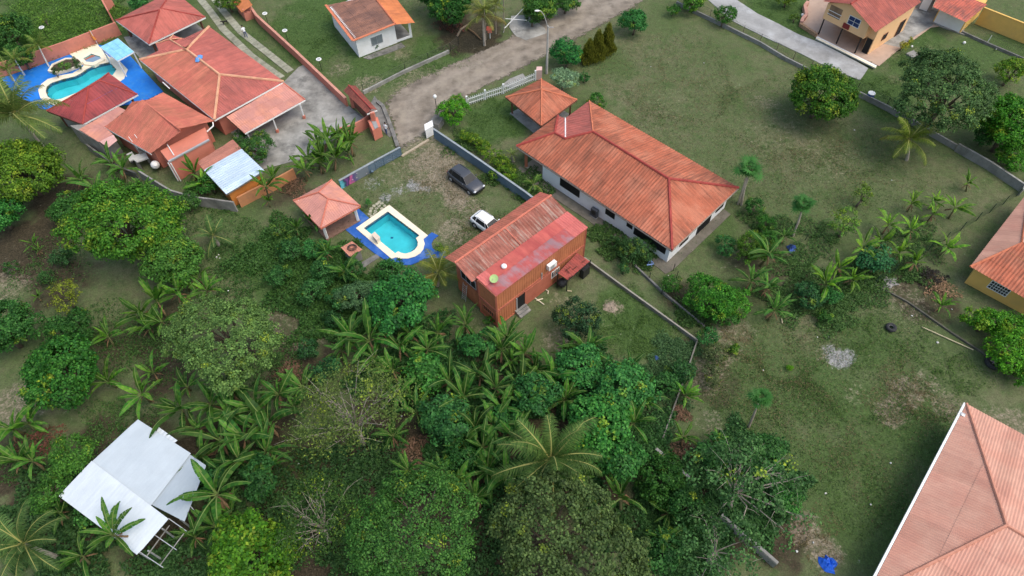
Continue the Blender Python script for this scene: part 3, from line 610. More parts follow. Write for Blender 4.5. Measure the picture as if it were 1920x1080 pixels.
# ---- 4 container house
h = thing('container_house', 'two-storey orange shipping-container house with rusted corrugated and red roofs', 'house', G(960, 560))
CONT = Mt('orange_container', (.44, .158, .075), .12, 1.2, .65, .15, 12, (.30, .09, .05), .5, .8); CONTB = Mt('red_container', (.42, .13, .082), .12, 1.2, .65, .15, 12, (.28, .06, .04), .5, .8)
c0 = G(933, 612); c1 = G(1082, 497); ln = (c1 - c0); ln = ln.normalized(); wd = Vector((-ln.y, ln.x, 0)); ct = 5.15
c1 = c0 + ln * 12.0; W1 = 2.44
def corr_wall(th, name, a, b, z0, z1, mat, per=.28, dep=.024):
    """ribbed container side from a to b, ribs standing to the right of a->b"""
    a = Vector((a.x, a.y, 0)); b = Vector((b.x, b.y, 0)); d = b - a; Ln = d.length; d.normalize(); n = Vector((d.y, -d.x, 0)); V = []; Fc = []; k = int(Ln / per); prof = []
    for i in range(k):
        s = i * Ln / k; q = Ln / k
        prof += [(s, 0), (s + .12 * q, dep), (s + .5 * q, dep), (s + .62 * q, 0)]
    prof.append((Ln, 0))
    for s, o in prof: V += [a + d * s + n * o + Vector((0, 0, z0)), a + d * s + n * o + Vector((0, 0, z1))]
    for i in range(len(prof) - 1): Fc.append((2 * i, 2 * i + 2, 2 * i + 3, 2 * i + 1))
    return mk(name, V, Fc, mat, th)
# lower and upper containers
e0, e1 = c0 + wd * W1, c1 + wd * W1
for z0, z1, nm in ((0.02, 2.56, 'lower_container'), (2.60, ct, 'upper_container')):
    body = part(h, nm, CONT if z0 > 1 else CONTB, lambda b: b.prism([c0 + wd * .06 + ln * .06, c1 + wd * .06 - ln * .06, e1 - wd * .06 - ln * .06, e0 - wd * .06 + ln * .06], z0, z1 - .01))
    corr_wall(h, 'ribbed_side', c0, c1, z0 + .1, z1 - .12, CONT, .3 if z0 > 1 else .3)
    corr_wall(h, 'ribbed_end', e0, c0, z0 + .1, z1 - .12, CONT); corr_wall(h, 'ribbed_end', c1, e1, z0 + .1, z1 - .12, CONT)
    for a, b in ((c0, c1), (c1, e1), (e1, e0), (e0, c0)):
        for z in (z0 + .06, z1 - .07): part(h, 'frame_rail', CONTB, lambda q: q.bar(a + Vector((0, 0, z)), b + Vector((0, 0, z)), .14, .13))
    for a in (c0, c1, e1, e0): part(h, 'corner_post', CONTB, lambda q: q.bar((a.x, a.y, z0), (a.x, a.y, z1), .17, .17))
# lower annex under the rusted roof: open ground floor behind the containers
b0, b1 = e0 + wd * 3.6, e1 + wd * 3.6
solid(h, [e0 + ln * .15, e1 - ln * .1, b1 - ln * .1, b0 + ln * .15], 0, 4.3, CONTB, 'annex_wall')
corr_wall(h, 'ribbed_end', b0 + ln * .12, e0 + ln * .12, .3, 2.6, CONT)
window(h, b0 + ln * .13, e0 + ln * .13, .8, 2.9, 2.9, 4.0, 2, STEEL, DARK)
window(h, e0, c0, .5, 2.0, 1.1, 1.75, 0, CONTB, DARK)
# red container roof (flat, low ribs) and grey worn strip
rA, rB, rC, rD = [q + Vector((0, 0, ct + .02)) for q in (c0 - wd * .1, c1 - wd * .1, e1 + wd * .35, e0 + wd * .35)]
rC, rD = rC + Vector((0, 0, .12)), rD + Vector((0, 0, .12))
R_CMAR = Mroof('maroon_worn_top', (.38, .085, .08), (.27, .20, .22), .7, 1.0, .46, .60, .8, .12, rough=.6); R_CPNK = Mroof('pink_ribbed_sheet', (.54, .15, .13), (.40, .09, .085), .6, 2, .46, .66, .4, .1)
def ru(x, y): return rA.lerp(rB, x).lerp(rD.lerp(rC, x), y)
for x0, x1, y0, y1, mm, pp, am in ((.0, .86, 0, .52, R_CMAR, .75, .018), (.10, .86, .52, 1, R_CRED, .75, .018), (.0, .10, .52, 1, R_CPNK, .25, .03), (.86, 1.015, 0, 1, R_CPNK, .25, .03)):
    slope(h, (ru(x0, y0), ru(x1, y0)), [ru(x1, y1), ru(x0, y1)], mm, sw=1.5, row=1.5, pitch=pp, amp=am, name='red_roof_sheet')
# rusted gable roof over the annex: ridge runs along, near slope meets the container top
zrid = 5.72
fE = (e0 + wd * .3 - ln * .55 + Vector((0, 0, 5.05)), e1 + wd * .3 + ln * .25 + Vector((0, 0, 5.05)))
rg = (e0 + wd * 2.75 - ln * .55 + Vector((0, 0, zrid)), e1 + wd * 2.75 + ln * .25 + Vector((0, 0, zrid)))
bE = (b0 + wd * .75 - ln * .55 + Vector((0, 0, 5.0)), b1 + wd * .75 + ln * .25 + Vector((0, 0, 5.0)))
slope(h, fE, [rg[1] , rg[0]], R_OLD, sw=1.1, row=1.5, pitch=.34, amp=.06, name='rusted_roof_sheet'); slope(h, (bE[1], bE[0]), [rg[0], rg[1]], R_REDO, sw=1.1, row=3, pitch=.26, amp=.03, name='rusted_roof_sheet')
cap(h, rg[0], rg[1], CAPS, .11); mid = rg[0].lerp(rg[1], .50); cap(h, mid, fE[0].lerp(fE[1], .50), CAPS, .08)
part(h, 'gable_end', CONTB, lambda q: q.add([fE[0] + ln * .75, rg[0] + ln * .75, bE[0] + ln * .75, bE[0] + ln * .75 - Vector((0, 0, 1)), fE[0] + ln * .75 - Vector((0, 0, 1))], [(0, 1, 2, 3, 4)]))
part(h, 'gable_end', CONTB, lambda q: q.add([fE[1] - ln * .5, rg[1] - ln * .5, bE[1] - ln * .5, bE[1] - ln * .5 - Vector((0, 0, 1)), fE[1] - ln * .5 - Vector((0, 0, 1))], [(4, 3, 2, 1, 0)]))
# door, steps, windows, meter boxes on the long side
def sC(px, z=0): return (G(*px, z) - c0).dot(ln)
s = sC((974, 588)); dr = wbox(h, 'door', c0, c1, s, s + 1.0, .25, 2.25, .0, .07, DARK); wbox(h, 'door_frame', c0, c1, s - .12, s, .2, 2.4, .0, .1, STEEL, dr); wbox(h, 'open_leaf', c0, c1, s + 1.0, s + 4.6, .15, 2.4, .05, .11, CONTB)
for i in range(3): wbox(h, 'step', c0, c1, s - .3, s + 1.1, 0, .45 - .15 * i, .3 * i, .3 * (i + 1), CONC)
s = sC((1050, 530)); window(h, c0, c1, s - .9, s + .1, 1.2, 2.1, 4, TRIM, GLASS)
for (px, z) in (((1028, 497), 3.9),):
    s = sC(px, z); wbox(h, 'conduit', c0, c1, s - .9, s - .8, .3, 3.4, .05, .1, STEEL)
a = thing('air_conditioner', 'white air conditioner box mounted high on the orange container wall', 'air conditioner', G(1027, 500, 3.6))
s = sC((1020, 497), 3.7); wbox(a, 'case', c0, c1, s - .1, s + .95, 3.55, 4.2, .1, .5, TRIM); wbox(a, 'fan_grille', c0, c1, s + .1, s + .6, 3.62, 4.1, .5, .52, STEEL); wbox(a, 'bracket', c0, c1, s, s + .8, 3.5, 3.55, .04, .5, BLACKM)
# lean-to awning by the container
a = thing('awning', 'red corrugated lean-to awning with junk on top beside the orange containers', 'awning', G(1070, 515))
q = [G(1046, 512, 2.35), G(1064, 525, 2.2), G(1106, 490, 2.2), G(1082, 474, 2.35)]
slope(a, (q[1], q[2]), [q[3], q[0]], Mroof('dull_red_sheet', (.33, .075, .06), (.14, .05, .045), .7, 2, .45, .65, .5, .15), sw=1.0, row=3, pitch=.25, amp=.025)
posts(a, [G(1062, 545), G(1104, 512)], 0, 2.15, BLACKM, .09); posts(a, [(x.x, x.y) for x in (q[0], q[3])], 0, 2.3, BLACKM, .09)
board(a, q[1], q[2], BLACKM, 'beam', .08, .1, -.1); board(a, q[0], q[3], BLACKM, 'beam', .08, .1, -.1)
tk = thing('black_water_tank', 'black plastic tank in the shade under the red lean-to awning', 'tank', G(1056, 530))
part(tk, 'barrel', BLACKM, lambda b: b.tube([G(1054, 530), G(1054, 530, 1.0), G(1054, 530, 1.15)], [.5, .5, .3], 14), smooth=True); part(tk, 'lid', BLACKM, lambda b: b.tube([G(1054, 530, 1.14), G(1054, 530, 1.22)], .2, 10))
tk = thing('black_cart', 'dark upright junk cabinet under the outer corner of the red awning', 'cabinet', G(1098, 512))
part(tk, 'body', BLACKM, lambda b: b.prism(GL([(1086, 518), (1098, 508), (1105, 513), (1093, 524)]), .0, 1.3)); part(tk, 'door', Mt('black_gloss', (.03, .03, .035), .1, 2, .3), lambda b: b.prism(GL([(1088, 520), (1092, 523.6), (1092.6, 523.2), (1088.5, 519.5)]), .15, 1.2))
for i, (p0_, p1_) in enumerate((((1062, 505), (1068, 512)), ((1070, 500), (1060, 508)), ((1074, 505), (1082, 499)), ((1078, 515), (1066, 521)), ((1091, 492), (1098, 487)))):
    o = part(None, 'scrap_bar', Mt('rust', (.12, .04, .03), .3, 5), lambda b: b.bar(G(*p0_, 2.42), G(*p1_, 2.42), .07, .06)); props(o, ('short rusty bar at the left on the red lean-to awning', 'crossed rusty bar at the upper left on the red lean-to awning', 'rusty bar in the middle of the red lean-to awning', 'long rusty bar along the lower edge of the red lean-to awning', 'short rusty bar at the right end of the red lean-to awning')[i], 'scrap metal', 'scrap bars on the awning')
def dish(loc, r, label, col):
    t = thing('satellite_dish', label, 'satellite dish', loc); b = MB(); ax = Vector((-.15, -.35, 1)).normalized(); u = ax.orthogonal().normalized(); v = ax.cross(u); c = Vector(loc) + Vector((0, 0, .5)); n = 14
    b.v = [c]; 
    for k, (rr, hh) in enumerate(((.5, .04), (1, .16))):
        for i in range(n): t_ = 2 * math.pi * i / n; b.v.append(c + (u * math.cos(t_) + v * math.sin(t_)) * r * rr + ax * hh * r * 2)
    b.f = [(0, 1 + i, 1 + (i + 1) % n) for i in range(n)] + [(1 + i, 1 + n + i, 1 + n + (i + 1) % n, 1 + (i + 1) % n) for i in range(n)]; b.m = [0] * len(b.f)
    b.build('reflector', col, t, True); part(t, 'mast', STEEL, lambda q: q.tube([Vector(loc) - Vector((0, 0, .05)), c], .03, 6)); part(t, 'feed_arm', STEEL, lambda q: q.tube([c - u * r, c + ax * r * .9 - u * r * .2], .015, 5))
dish(c0 + ln * .9 + wd * 1.2 + Vector((0, 0, ct + .06)), .42, 'pale green satellite dish on the corner of the red container roof', Mt('pale_green', (.36, .50, .20), .1))
o = part(None, 'roof_vent', TRIM, lambda b: b.blob(G(945, 499, 5.4), .3, .3, .22, 8, 5)); props(o, 'small white vent cap on the middle of the red container roof', 'vent')
# ladder leaning by the container house
t = thing('ladder', 'grey ladder leaning at the open end of the orange container house', 'ladder', G(872, 565))
la, lb = G(866, 560), G(873, 566); hv = b0.lerp(e0, .35) + Vector((0, 0, 2.7)) - ln * .12; hv2 = hv + (lb - la)
for p, q in ((la, hv), (lb, hv2)): part(t, 'rail', STEEL, lambda b: b.tube([p, q], .03, 5))
for i in range(8): part(t, 'rung', STEEL, lambda b: b.tube([la.lerp(hv, (i + 1) / 9), lb.lerp(hv2, (i + 1) / 9)], .02, 5))
# loose white pipes by the container wall
for i, P_ in enumerate(([(1001, 557), (1020, 571)], [(1006, 563), (1014, 561), (1018, 560)], [(1021, 541), (1028, 546), (1027, 551)])):
    o = part(None, 'plastic_pipe', Mt('cream_pipe', (.66, .6, .45), .1), lambda b: b.tube([G(x, y, .06) for x, y in P_], .06, 6)); props(o, ('long cream pipe lying on the grass below the orange containers', 'short cream pipe crossing the long pipe near the container door', 'bent cream drain pipe coming out of the orange container wall')[i], 'pipe')
# ---- 5 salmon house complex
h = thing('salmon_house', 'large salmon-walled house with red hipped roof behind the free-form pool', 'house', G(400, 190))
kw = dict(sw=1.1, row=2.2, pitch=.28, amp=.025)
c, r = hip(h, [(262, 112), (402, 225), (532, 153), (392, 50)], [(350, 93), (412, 140)], 3.2, 4.0, [R_REDO, R_RED, R_RED, R_RED], CAPC, TRIM, cr=.17, **kw)
solid(h, inset(c, .7), 0, 3.3, SALMON)
c2 = [G(195, 238, 3.0), G(283, 288, 3.0), G(402, 227, 3.05), G(305, 173, 3.05)]; rr = [G(268, 189, 4.6), G(338, 244, 4.6)]
slope(h, (c2[0], c2[1]), [rr[1], rr[0]], R_REDO, **kw); slope(h, (c2[2], c2[3]), [rr[0], rr[1]], R_REDO, **kw); cap(h, rr[0], rr[1], CAPS, .12)
for a, b in ((c2[0], c2[1]),): board(h, a, b, TRIM)
f2 = inset(c2, .6); solid(h, f2, 0, 3.0, SALMON)
for a, b_, cc in ((f2[0], f2[3], rr[0]), (f2[1], f2[2], rr[1])): part(h, 'gable_wall', SALMON, lambda q: q.add([Vector((a.x, a.y, 2.9)), Vector((b_.x, b_.y, 2.9)), Vector((a.x, a.y, 0)).lerp(Vector((b_.x, b_.y, 0)), .5) + Vector((0, 0, 4.4))], [(0, 1, 2)]))
lt = [G(148, 243, 2.7), G(186, 267, 2.7), G(212, 252, 2.9), G(196, 238, 3.0), G(236, 207, 2.9), G(222, 200, 2.75)]
slope(h, (lt[0], lt[1]), [lt[2], lt[3]], R_PINK, sw=1.2, row=2, pitch=.4, amp=.015, name='lean_to_sheet'); slope(h, (lt[5], lt[0]), [lt[3], lt[4]], R_PINK, sw=1.2, row=2, pitch=.4, amp=.015, name='lean_to_sheet')
slope(h, (G(187, 266, 2.75), G(203, 277, 2.75)), [G(220, 263, 2.9), G(212, 252, 2.9)], Mroof('faded_pink', (.62, .36, .33), (.4, .2, .18), .6, 2), sw=1.2, row=2, pitch=.4, amp=.015, name='lean_to_sheet')
GREYW = Mt('bare_render', (.26, .25, .235), .25, 1, .9, .4, 12, (.09, .09, .08), .6, .6)
lw = [G(152, 268), G(207, 300), f2[1], f2[0]]; solid(h, [G(152, 266), G(205, 298), G(232, 286), G(190, 262)], 0, 2.55, GREYW, 'lean_to_wall')
# small top-left hip bay
bp = [G(292, 82, 3.0), G(325, 66, 3.0), G(341, 72, 3.0)]; br = G(318, 74, 3.7); bm = G(350, 93, 4.2)
slope(h, (bp[0], bp[1]), [br], R_RED, **kw); slope(h, (bp[1], bp[2]), [br], R_RED, **kw); slope(h, (bp[0], G(300, 100, 3.1)), [bm, br], R_RED, **kw); slope(h, (bp[2], G(372, 70, 3.1)), [bm, br], R_RED, **kw)
cap(h, bp[1], br, CAPC, .1); cap(h, br, bm, CAPC, .1); cap(h, bp[0], br, CAPC, .08); cap(h, bp[2], br, CAPC, .08)
solid(h, inset([bp[0], bp[1], bp[2], G(345, 92, 3), G(312, 104, 3)], .4), 0, 2.9, SALMON, 'bay_wall')
# salmon flat-roofed rear wing with parapet gutter
wg = [G(300, 282, 3.0), G(316, 303, 3.0), G(392, 262, 3.0), G(384, 238, 3.0)]
wgf = [(p.x, p.y) for p in wg]; solid(h, wg, 0, 2.95, SALMON, 'rear_wing')
board(h, wg[1], wg[2], STEEL, 'gutter', .22, .18, -.02)
part(h, 'drain_pipe', TRIM, lambda b: b.tube([wg[1] + Vector((-.05, -.12, -.1)), Vector((wg[1].x - .05, wg[1].y - .12, .1))], .07, 6))
part(h, 'drain_pipe', TRIM, lambda b: b.tube([wg[1] + Vector((.25, -.16, -.1)), Vector((wg[1].x + .25, wg[1].y - .16, .1))], .07, 6))
part(h, 'roof_pipe', TRIM, lambda b: b.tube([G(313, 270, 3.05), G(326, 291, 3.05)], .06, 6))
part(h, 'roof_pipe', TRIM, lambda b: b.tube([G(305, 154, 3.9), G(318, 166, 3.6)], .06, 6))
part(h, 'drain_pipe', TRIM, lambda b: b.tube([G(399, 229, 3), G(400, 236, 2.8), G(388, 247, 2.5)], .08, 6))
# outside stair of the salmon house
t = thing('outside_stair', 'grey concrete outside stair with landing at the rear of the salmon house', 'stair', G(262, 292))
s0, s1 = G(247, 266, 2.9), G(264, 289, 1.4)
dv = (s1 - s0); wv = G(258, 262, 2.9) - s0
for i in range(7):
    p = s0 + dv * (i / 7); part(t, 'step', CONC, lambda b: b.prism([p, p + wv, p + wv + dv * .15, p + dv * .15], p.z - .3, p.z - .1))
part(t, 'landing', Mt('pale_concrete', (.45, .45, .43), .15, 1.5, .9, .3, 15), lambda b: b.prism(GL([(237, 289), (247, 284), (252, 291), (272, 284), (278, 296), (256, 304), (250, 299), (243, 302)], 1.4), 1.25, 1.4))
for p in ((240, 290), (256, 303), (277, 296), (272, 285)): q = G(*p, 1.3); part(t, 'pillar', CONCD, lambda b: b.bar((q.x, q.y, 0), (q.x, q.y, 1.25), .25, .25))
for a, b_ in ((s0, s1), (s0 + wv, s1 + wv)): part(t, 'handrail', TRIM, lambda b: b.tube([a + Vector((0, 0, .8)), b_ + Vector((0, 0, .8))], .04, 5)); part(t, 'stringer', CONC, lambda b: b.bar(a - Vector((0, 0, .25)), b_ - Vector((0, 0, .25)), .12, .25))
o = thing('water_tank', 'white round water tank tucked beside the outside stair', 'tank', G(292, 308)); part(o, 'barrel', TRIM, lambda b: b.tube([G(291, 309), G(291, 309, 1.1), G(291, 309, 1.3)], [.5, .5, .2], 12), smooth=True); part(o, 'lid', TRIM, lambda b: b.tube([G(291, 309, 1.29), G(291, 309, 1.36)], .18, 10))
# pool pavilion, rear pavilion
g = thing('pool_pavilion', 'dark red hipped pavilion partly covering the free-form pool', 'pavilion', G(175, 200))
c, r = hip(g, [(155, 233), (258, 177), (204, 137), (88, 208)], [(166, 164), (186, 151)], 2.6, 4.0, R_DRED, CAPR, None, sw=1.1, row=2.4, pitch=.28, amp=.02, cr=.1)
board(g, c[0], c[1], TRIM); board(g, c[3], c[0], TIMB); board(g, c[1], c[2], TRIM); fp = inset(c, .7); posts(g, fp, 0, 2.7, TIMB, .2); solid(g, [fp[3], fp[0], fp[0].lerp(fp[1], .35), fp[3].lerp(fp[2], .35)], 0, 2.4, GREYW, 'store_wall')
g = thing('rear_pavilion', 'red hipped pavilion at the back corner of the salmon house', 'pavilion', G(300, 60))
c, r = hip(g, [(325, -18), (217, 38), (279, 83), (385, 32)], [(301, 16), (299, 19)], 2.7, 4.9, R_RED, CAPR, TRIM, sw=1.1, row=2.4, pitch=.28, amp=.02, cr=.1)
fp = inset(c, .7); posts(g, fp, 0, 2.8, TIMB, .22); solid(g, inset(c, .4), -.02, .08, CONC, 'floor_slab')
sheet('concrete_patio', [(232, 70), (262, 66), (312, 92), (285, 112), (262, 108), (245, 90)], .025, CONC, .1)
# light blue awning
t = thing('awning', 'light blue slatted awning on white posts between free-form pool and salmon house', 'awning', G(222, 105))
BLUE = Mt('light_blue_sheet', (.22, .52, .76), .10, 1.5, .5, .15, 8, (.36, .62, .78), .5, 1.5, rand=.06)
q = [G(188, 88, 2.6), G(221, 72, 2.6), G(251, 97, 2.6), G(220, 114, 2.6)]
for i in range(6):
    for j in range(3):
        f = lambda x, y: q[0].lerp(q[1], x).lerp(q[3].lerp(q[2], x), y)
        P_ = [f(j / 3 + .004, i / 6 + .004), f((j + 1) / 3 - .004, i / 6 + .004), f((j + 1) / 3 - .004, (i + 1) / 6 - .004), f(j / 3 + .004, (i + 1) / 6 - .004)]
        part(t, 'panel', BLUE, lambda b: b.prism(P_, 2.58 + .006 * ((i + j) % 2), 2.63 + .006 * ((i + j) % 2)))
posts(t, [p.lerp(sum(q, Vector()) / 4, .06) for p in q], 0, 2.55, TRIM, .12)
for i in range(4): part(t, 'beam', TRIM, lambda b: b.bar(q[i] - Vector((0, 0, .1)), q[(i + 1) % 4] - Vector((0, 0, .1)), .08, .12))
# carport
t = thing('carport', 'open carport with salmon tiled roof and white posts on the concrete drive', 'carport', G(500, 225))
q = [G(424, 219, 3.0), G(459, 250, 2.35), G(572, 187, 2.35), G(532, 156, 3.0)]
slope(t, (q[1], q[2]), [q[3], q[0]], R_PINK, sw=1.05, row=1.3, pitch=.25, amp=.02); board(t, q[1], q[2], TRIM, 'gutter', .1, .14, -.1); board(t, q[2], q[3], TIMB); board(t, q[0], q[1], TIMB)
cap(t, q[2], q[3], CAPS, .1); posts(t, [G(571, 222), G(521, 248), G(473, 272)], 0, 2.25, TRIM, .12, SALMON)
# annex with zinc roof and orange wall
h = thing('annex_shed', 'shed with zinc and brown roof and orange wall behind banana plants', 'shed', G(440, 350))
q = [G(370, 304, 2.6), G(382, 319, 2.6), G(424, 364, 2.5), G(496, 320, 2.5), G(453, 279, 2.6), G(437, 262, 2.6)]
slope(h, (q[1], q[2]), [q[3], q[4]], R_ZBLUE, sw=1.1, row=4, pitch=.3, amp=.03); slope(h, (q[0], q[1]), [q[4] + Vector((0, 0, .03)), q[5] + Vector((0, 0, .03))], Mroof('brown_pink_sheet', (.36, .15, .11), (.2, .09, .07), .6, 2), sw=1.1, row=4, pitch=.3, amp=.03)
solid(h, inset([q[0], q[2], q[3], q[5]], .35), 0, 2.4, ORANGE); board(h, q[1], q[2], CONCD); board(h, q[2], q[3], CONCD)
# ---- 6 little white house at the top
h = thing('white_cottage', 'small white cottage with brown roof and orange-tiled porch on the lawn', 'house', G(700, 85))
zt = 3.3; q = [G(611, 10, 2.9), G(662, 77, 2.9), G(741, 45, 3.4), G(700, -8, 3.4)]
slope(h, (q[0], q[1]), [q[2], q[3]], R_BROWN, sw=1.05, row=2.2, pitch=.35, amp=.02)
pr = [G(743, 46, 3.42), G(752, 49, 3.1), G(778, 43, 2.6), G(742, -4, 2.6), G(701, -8, 3.42)]
slope(h, (pr[2], pr[3]), [pr[4], pr[0]], R_TERRA, sw=1.0, row=1.0, pitch=.25, amp=.03)
for a, b in ((q[0], q[1]), (q[1], q[2])): part(h, 'edge_tile', CAPO, lambda z: z.bar(a + Vector((0, 0, .06)), b + Vector((0, 0, .06)), .34, .09))
cap(h, q[2], q[3], CAPO, .14)
b0_, b1_, b2_ = G(674, 108), G(745, 80), G(627, 49); b3_ = b1_ + (b2_ - b0_)
solid(h, [b0_, b1_, b3_, b2_], 0, 2.95, WHITE); pe = G(773, 70); pd = pe + (b3_ - b1_); part(h, 'porch_floor', CONC, lambda b: b.prism([b1_, pe, pd, b3_], 0, .15))
part(h, 'gable_wall', WHITE, lambda b: b.add([Vector((b0_.x, b0_.y, 2.9)), Vector((b1_.x, b1_.y, 2.9)), Vector((b1_.x, b1_.y, 3.35))], [(0, 1, 2)]))
posts(h, [pe + (b1_ - pe).normalized() * .15, pd + (b3_ - pd).normalized() * .15], .1, 2.6, WHITE, .28)
part(h, 'porch_kerb', WHITE, lambda b: b.bar(b1_ + Vector((0, 0, .25)), pe + Vector((0, 0, .25)), .12, .3))
s = (G(700, 97) - b0_).dot((b1_ - b0_).normalized()); window(h, b0_, b1_, s, s + 1.6, 1.0, 2.1, 1, Mt('grey_frame', (.3, .32, .34), .1), Mt('grey_glass', (.16, .19, .21), .2, 2, .2, 0))
wbox(h, 'door', b1_, b3_, 1.2, 2.1, .15, 2.2, -.02, .04, TIMB)
sheet('concrete_apron', [(680, 108), (692, 112), (760, 88), (752, 80)], .03, CONCD, .12)
# ---- 7 peach two-storey house, upper right
h = thing('peach_house', 'two-storey peach house on black posts with red roof beside the pale lane', 'house', G(1600, 85))
PEW = PEACH; fz, tz = 2.35, 4.55
uA, uB = G(1542, 34, fz), G(1619, 73, fz)
u_ = (uB - uA); u_.z = 0; Lx = u_.length; u_.normalize(); v_ = Vector((-u_.y, u_.x, 0)); D7 = 9.5
uC, uD = uB + v_ * D7, uA + v_ * D7
solid(h, [uA, uB, uC, uD], fz, tz, PEW, 'upper_wall'); solid(h, [uA + v_ * 4.2, uB + v_ * 4.2, uC, uD], 0, fz - .02, PEW, 'ground_wall'); solid(h, [uB + v_ * 1.0 + u_ * .02, uB + v_ * 1.0 + u_ * 1.0, uC + u_ * 1.0, uC + u_ * .02], 0, fz - .01, PEW, 'ground_wall')
solid(h, [uB + v_ * .9, uB + v_ * .9 + u_ * 1.05, uC + u_ * 1.05, uC], fz, 3.95, PEW, 'side_wall')
pk = uA.lerp(uB, .5); ov = .6; zp = 6.1
rf = [uA - v_ * ov - u_ * .5, uB - v_ * ov + u_ * 1.3, uC + v_ * ov + u_ * 1.3, uD + v_ * ov - u_ * .5]
rid = [Vector((pk.x, pk.y, zp)) - v_ * ov, Vector((pk.x, pk.y, zp)) + v_ * (D7 + ov)]
zs = 4.55
R7 = Mroof('dull_red_clay', (.36, .10, .075), (.15, .055, .05), .7, 2.2, .45, .66, .3, .14)
slope(h, (Vector((rf[1].x, rf[1].y, zs - .35)), Vector((rf[2].x, rf[2].y, zs - .35))), [rid[1], rid[0]], R7, sw=1.0, row=2, pitch=.28, amp=.03)
slope(h, (Vector((rf[3].x, rf[3].y, zs + .25)), Vector((rf[0].x, rf[0].y, zs + .25))), [rid[0], rid[1]], R7, sw=1.0, row=2, pitch=.28, amp=.03); cap(h, rid[0], rid[1], CAPR, .12)
part(h, 'gable_wall', PEW, lambda b: b.add([Vector((uA.x, uA.y, tz - .02)), Vector((uB.x, uB.y, tz - .02)), Vector((uB.x, uB.y, tz)), Vector((pk.x, pk.y, zp - .12)), Vector((uA.x, uA.y, tz))], [(0, 1, 2, 3, 4)]))
window(h, uA, uB, Lx * .55, Lx * .8, 3.3, 4.4, 1, TRIM, Mt('blue_glass', (.02, .04, .13), .2, 2, .15, 0), None, 1)
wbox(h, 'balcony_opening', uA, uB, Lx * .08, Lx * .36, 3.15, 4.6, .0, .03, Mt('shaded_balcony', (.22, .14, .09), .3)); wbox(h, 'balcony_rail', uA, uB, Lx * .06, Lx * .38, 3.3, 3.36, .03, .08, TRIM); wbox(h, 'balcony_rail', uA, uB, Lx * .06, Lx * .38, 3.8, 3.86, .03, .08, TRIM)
wbox(h, 'hanging_sign', uA, uB, Lx * .48, Lx * .63, 2.5, 3.2, .03, .09, Mt('dark_red_board', (.22, .03, .03), .2))
for s in (.3, Lx * .5, Lx - .3): p = uA + u_ * s; part(h, 'post', BLACKM, lambda b: b.bar((p.x, p.y, 0), (p.x, p.y, fz), .14, .14))
wa, wb = uB + v_ * 1.0 + u_ * 1.0, uC + u_ * 1.0
window(h, wa + u_ * .06, wb + u_ * .06, 2.4, 3.3, 1.2, 2.0, 0, TIMB, DARK); window(h, wa + u_ * .06, wb + u_ * .06, 6.3, 7.4, .1, 2.3, 0, TIMB, DARK)
p = G(1629, 78, 1); wbox(h, 'dark_doorway', uB, uB + u_ * 1.1 + v_ * .0, .1, .9, .1, 2.2, -.95, -.9, DARK)
t = thing('terrace_wall', 'low white terrace kerb in front of the peach house', 'wall', G(1590, 100)); part(t, 'kerb', WHITE, lambda b: b.bar(G(1531, 71, .15), G(1642, 126, .15), .35, .32)); part(t, 'coping', COPING, lambda b: b.bar(G(1531, 71, .33), G(1642, 126, .33), .42, .05))
t = thing('retaining_wall', 'curved pink stone terrace wall left of the peach house', 'wall', G(1510, 30))
cv = [(1502, 44), (1504, 38), (1511, 30), (1510, 22), (1508, 14), (1514, 6)]
for i in range(len(cv) - 1): part(t, 'wall_section', Mt('pink_render', (.45, .24, .19), .15), lambda b: b.bar(G(*cv[i], .35), G(*cv[i + 1], .35), .45, .7))
part(t, 'stone_face', Mt('rubble_stone', (.33, .2, .12), .5, 5, .9, .6, 6), lambda b: b.bar(G(1500, 46, .25), G(1531, 66, .25), .35, .5))
# ---- 8 outbuilding with red roof and white door wall, long yellow wall
h = thing('outbuilding', 'low outbuilding with red tile roof and white wall beside the long yellow wall', 'shed', G(1790, 45))
q = [G(1749, 13, 2.7), G(1811, 42, 2.5), G(1852, 8, 2.5), G(1766, -22, 2.7)]
slope(h, (q[0], q[1]), [q[2], q[3]], Mroof('weathered_red', (.47, .12, .08), (.16, .07, .06), .8, 2, .42, .62, .4, .15), sw=1, row=1.6, pitch=.27, amp=.03)
oa, ob = G(1748, 42), G(1799, 63); od = Vector((-(ob - oa).y, (ob - oa).x, 0)).normalized() * 6; solid(h, [oa, ob, ob + od, oa + od], 0, 2.35, YELLOW)
wbox(h, 'white_panel', oa, ob, .15, (ob - oa).length - .15, .15, 2.3, .0, .05, WHITE)
part(h, 'plinth', CONC, lambda b: b.prism([oa + Vector((-.3, -.3, 0)), ob + Vector((.4, -.5, 0)), ob + od * .2, oa + od * .2], 0, .14))
h = thing('blue_shed', 'grey outhouse wall with door behind the peach house', 'shed', G(1735, 15)); q = GL([(1716, 15), (1742, 24), (1752, -6), (1722, -12)]); solid(h, q, 0, 2.2, CONC); wbox(h, 'door', q[0], q[1], .5, 1.6, .1, 1.9, 0, .05, TRIM); solid(h, inset(q, -.2), 2.2, 2.3, CONCD, 'roof_slab')
t = thing('boundary_wall', 'long yellow rendered boundary wall at the upper right edge', 'wall', G(1880, 50)); a, b_ = G(1828, 44), G(1990, 110)
n = 6
for i in range(n): part(t, 'wall_panel', YELLOW, lambda q: q.bar(a.lerp(b_, i / n) + Vector((0, 0, 1.2)), a.lerp(b_, (i + 1) / n) + Vector((0, 0, 1.2)), .16 + .01 * (i % 2), 2.4))
part(t, 'coping', YELLOW, lambda q: q.bar(a + Vector((0, 0, 2.44)), b_ + Vector((0, 0, 2.44)), .26, .08))
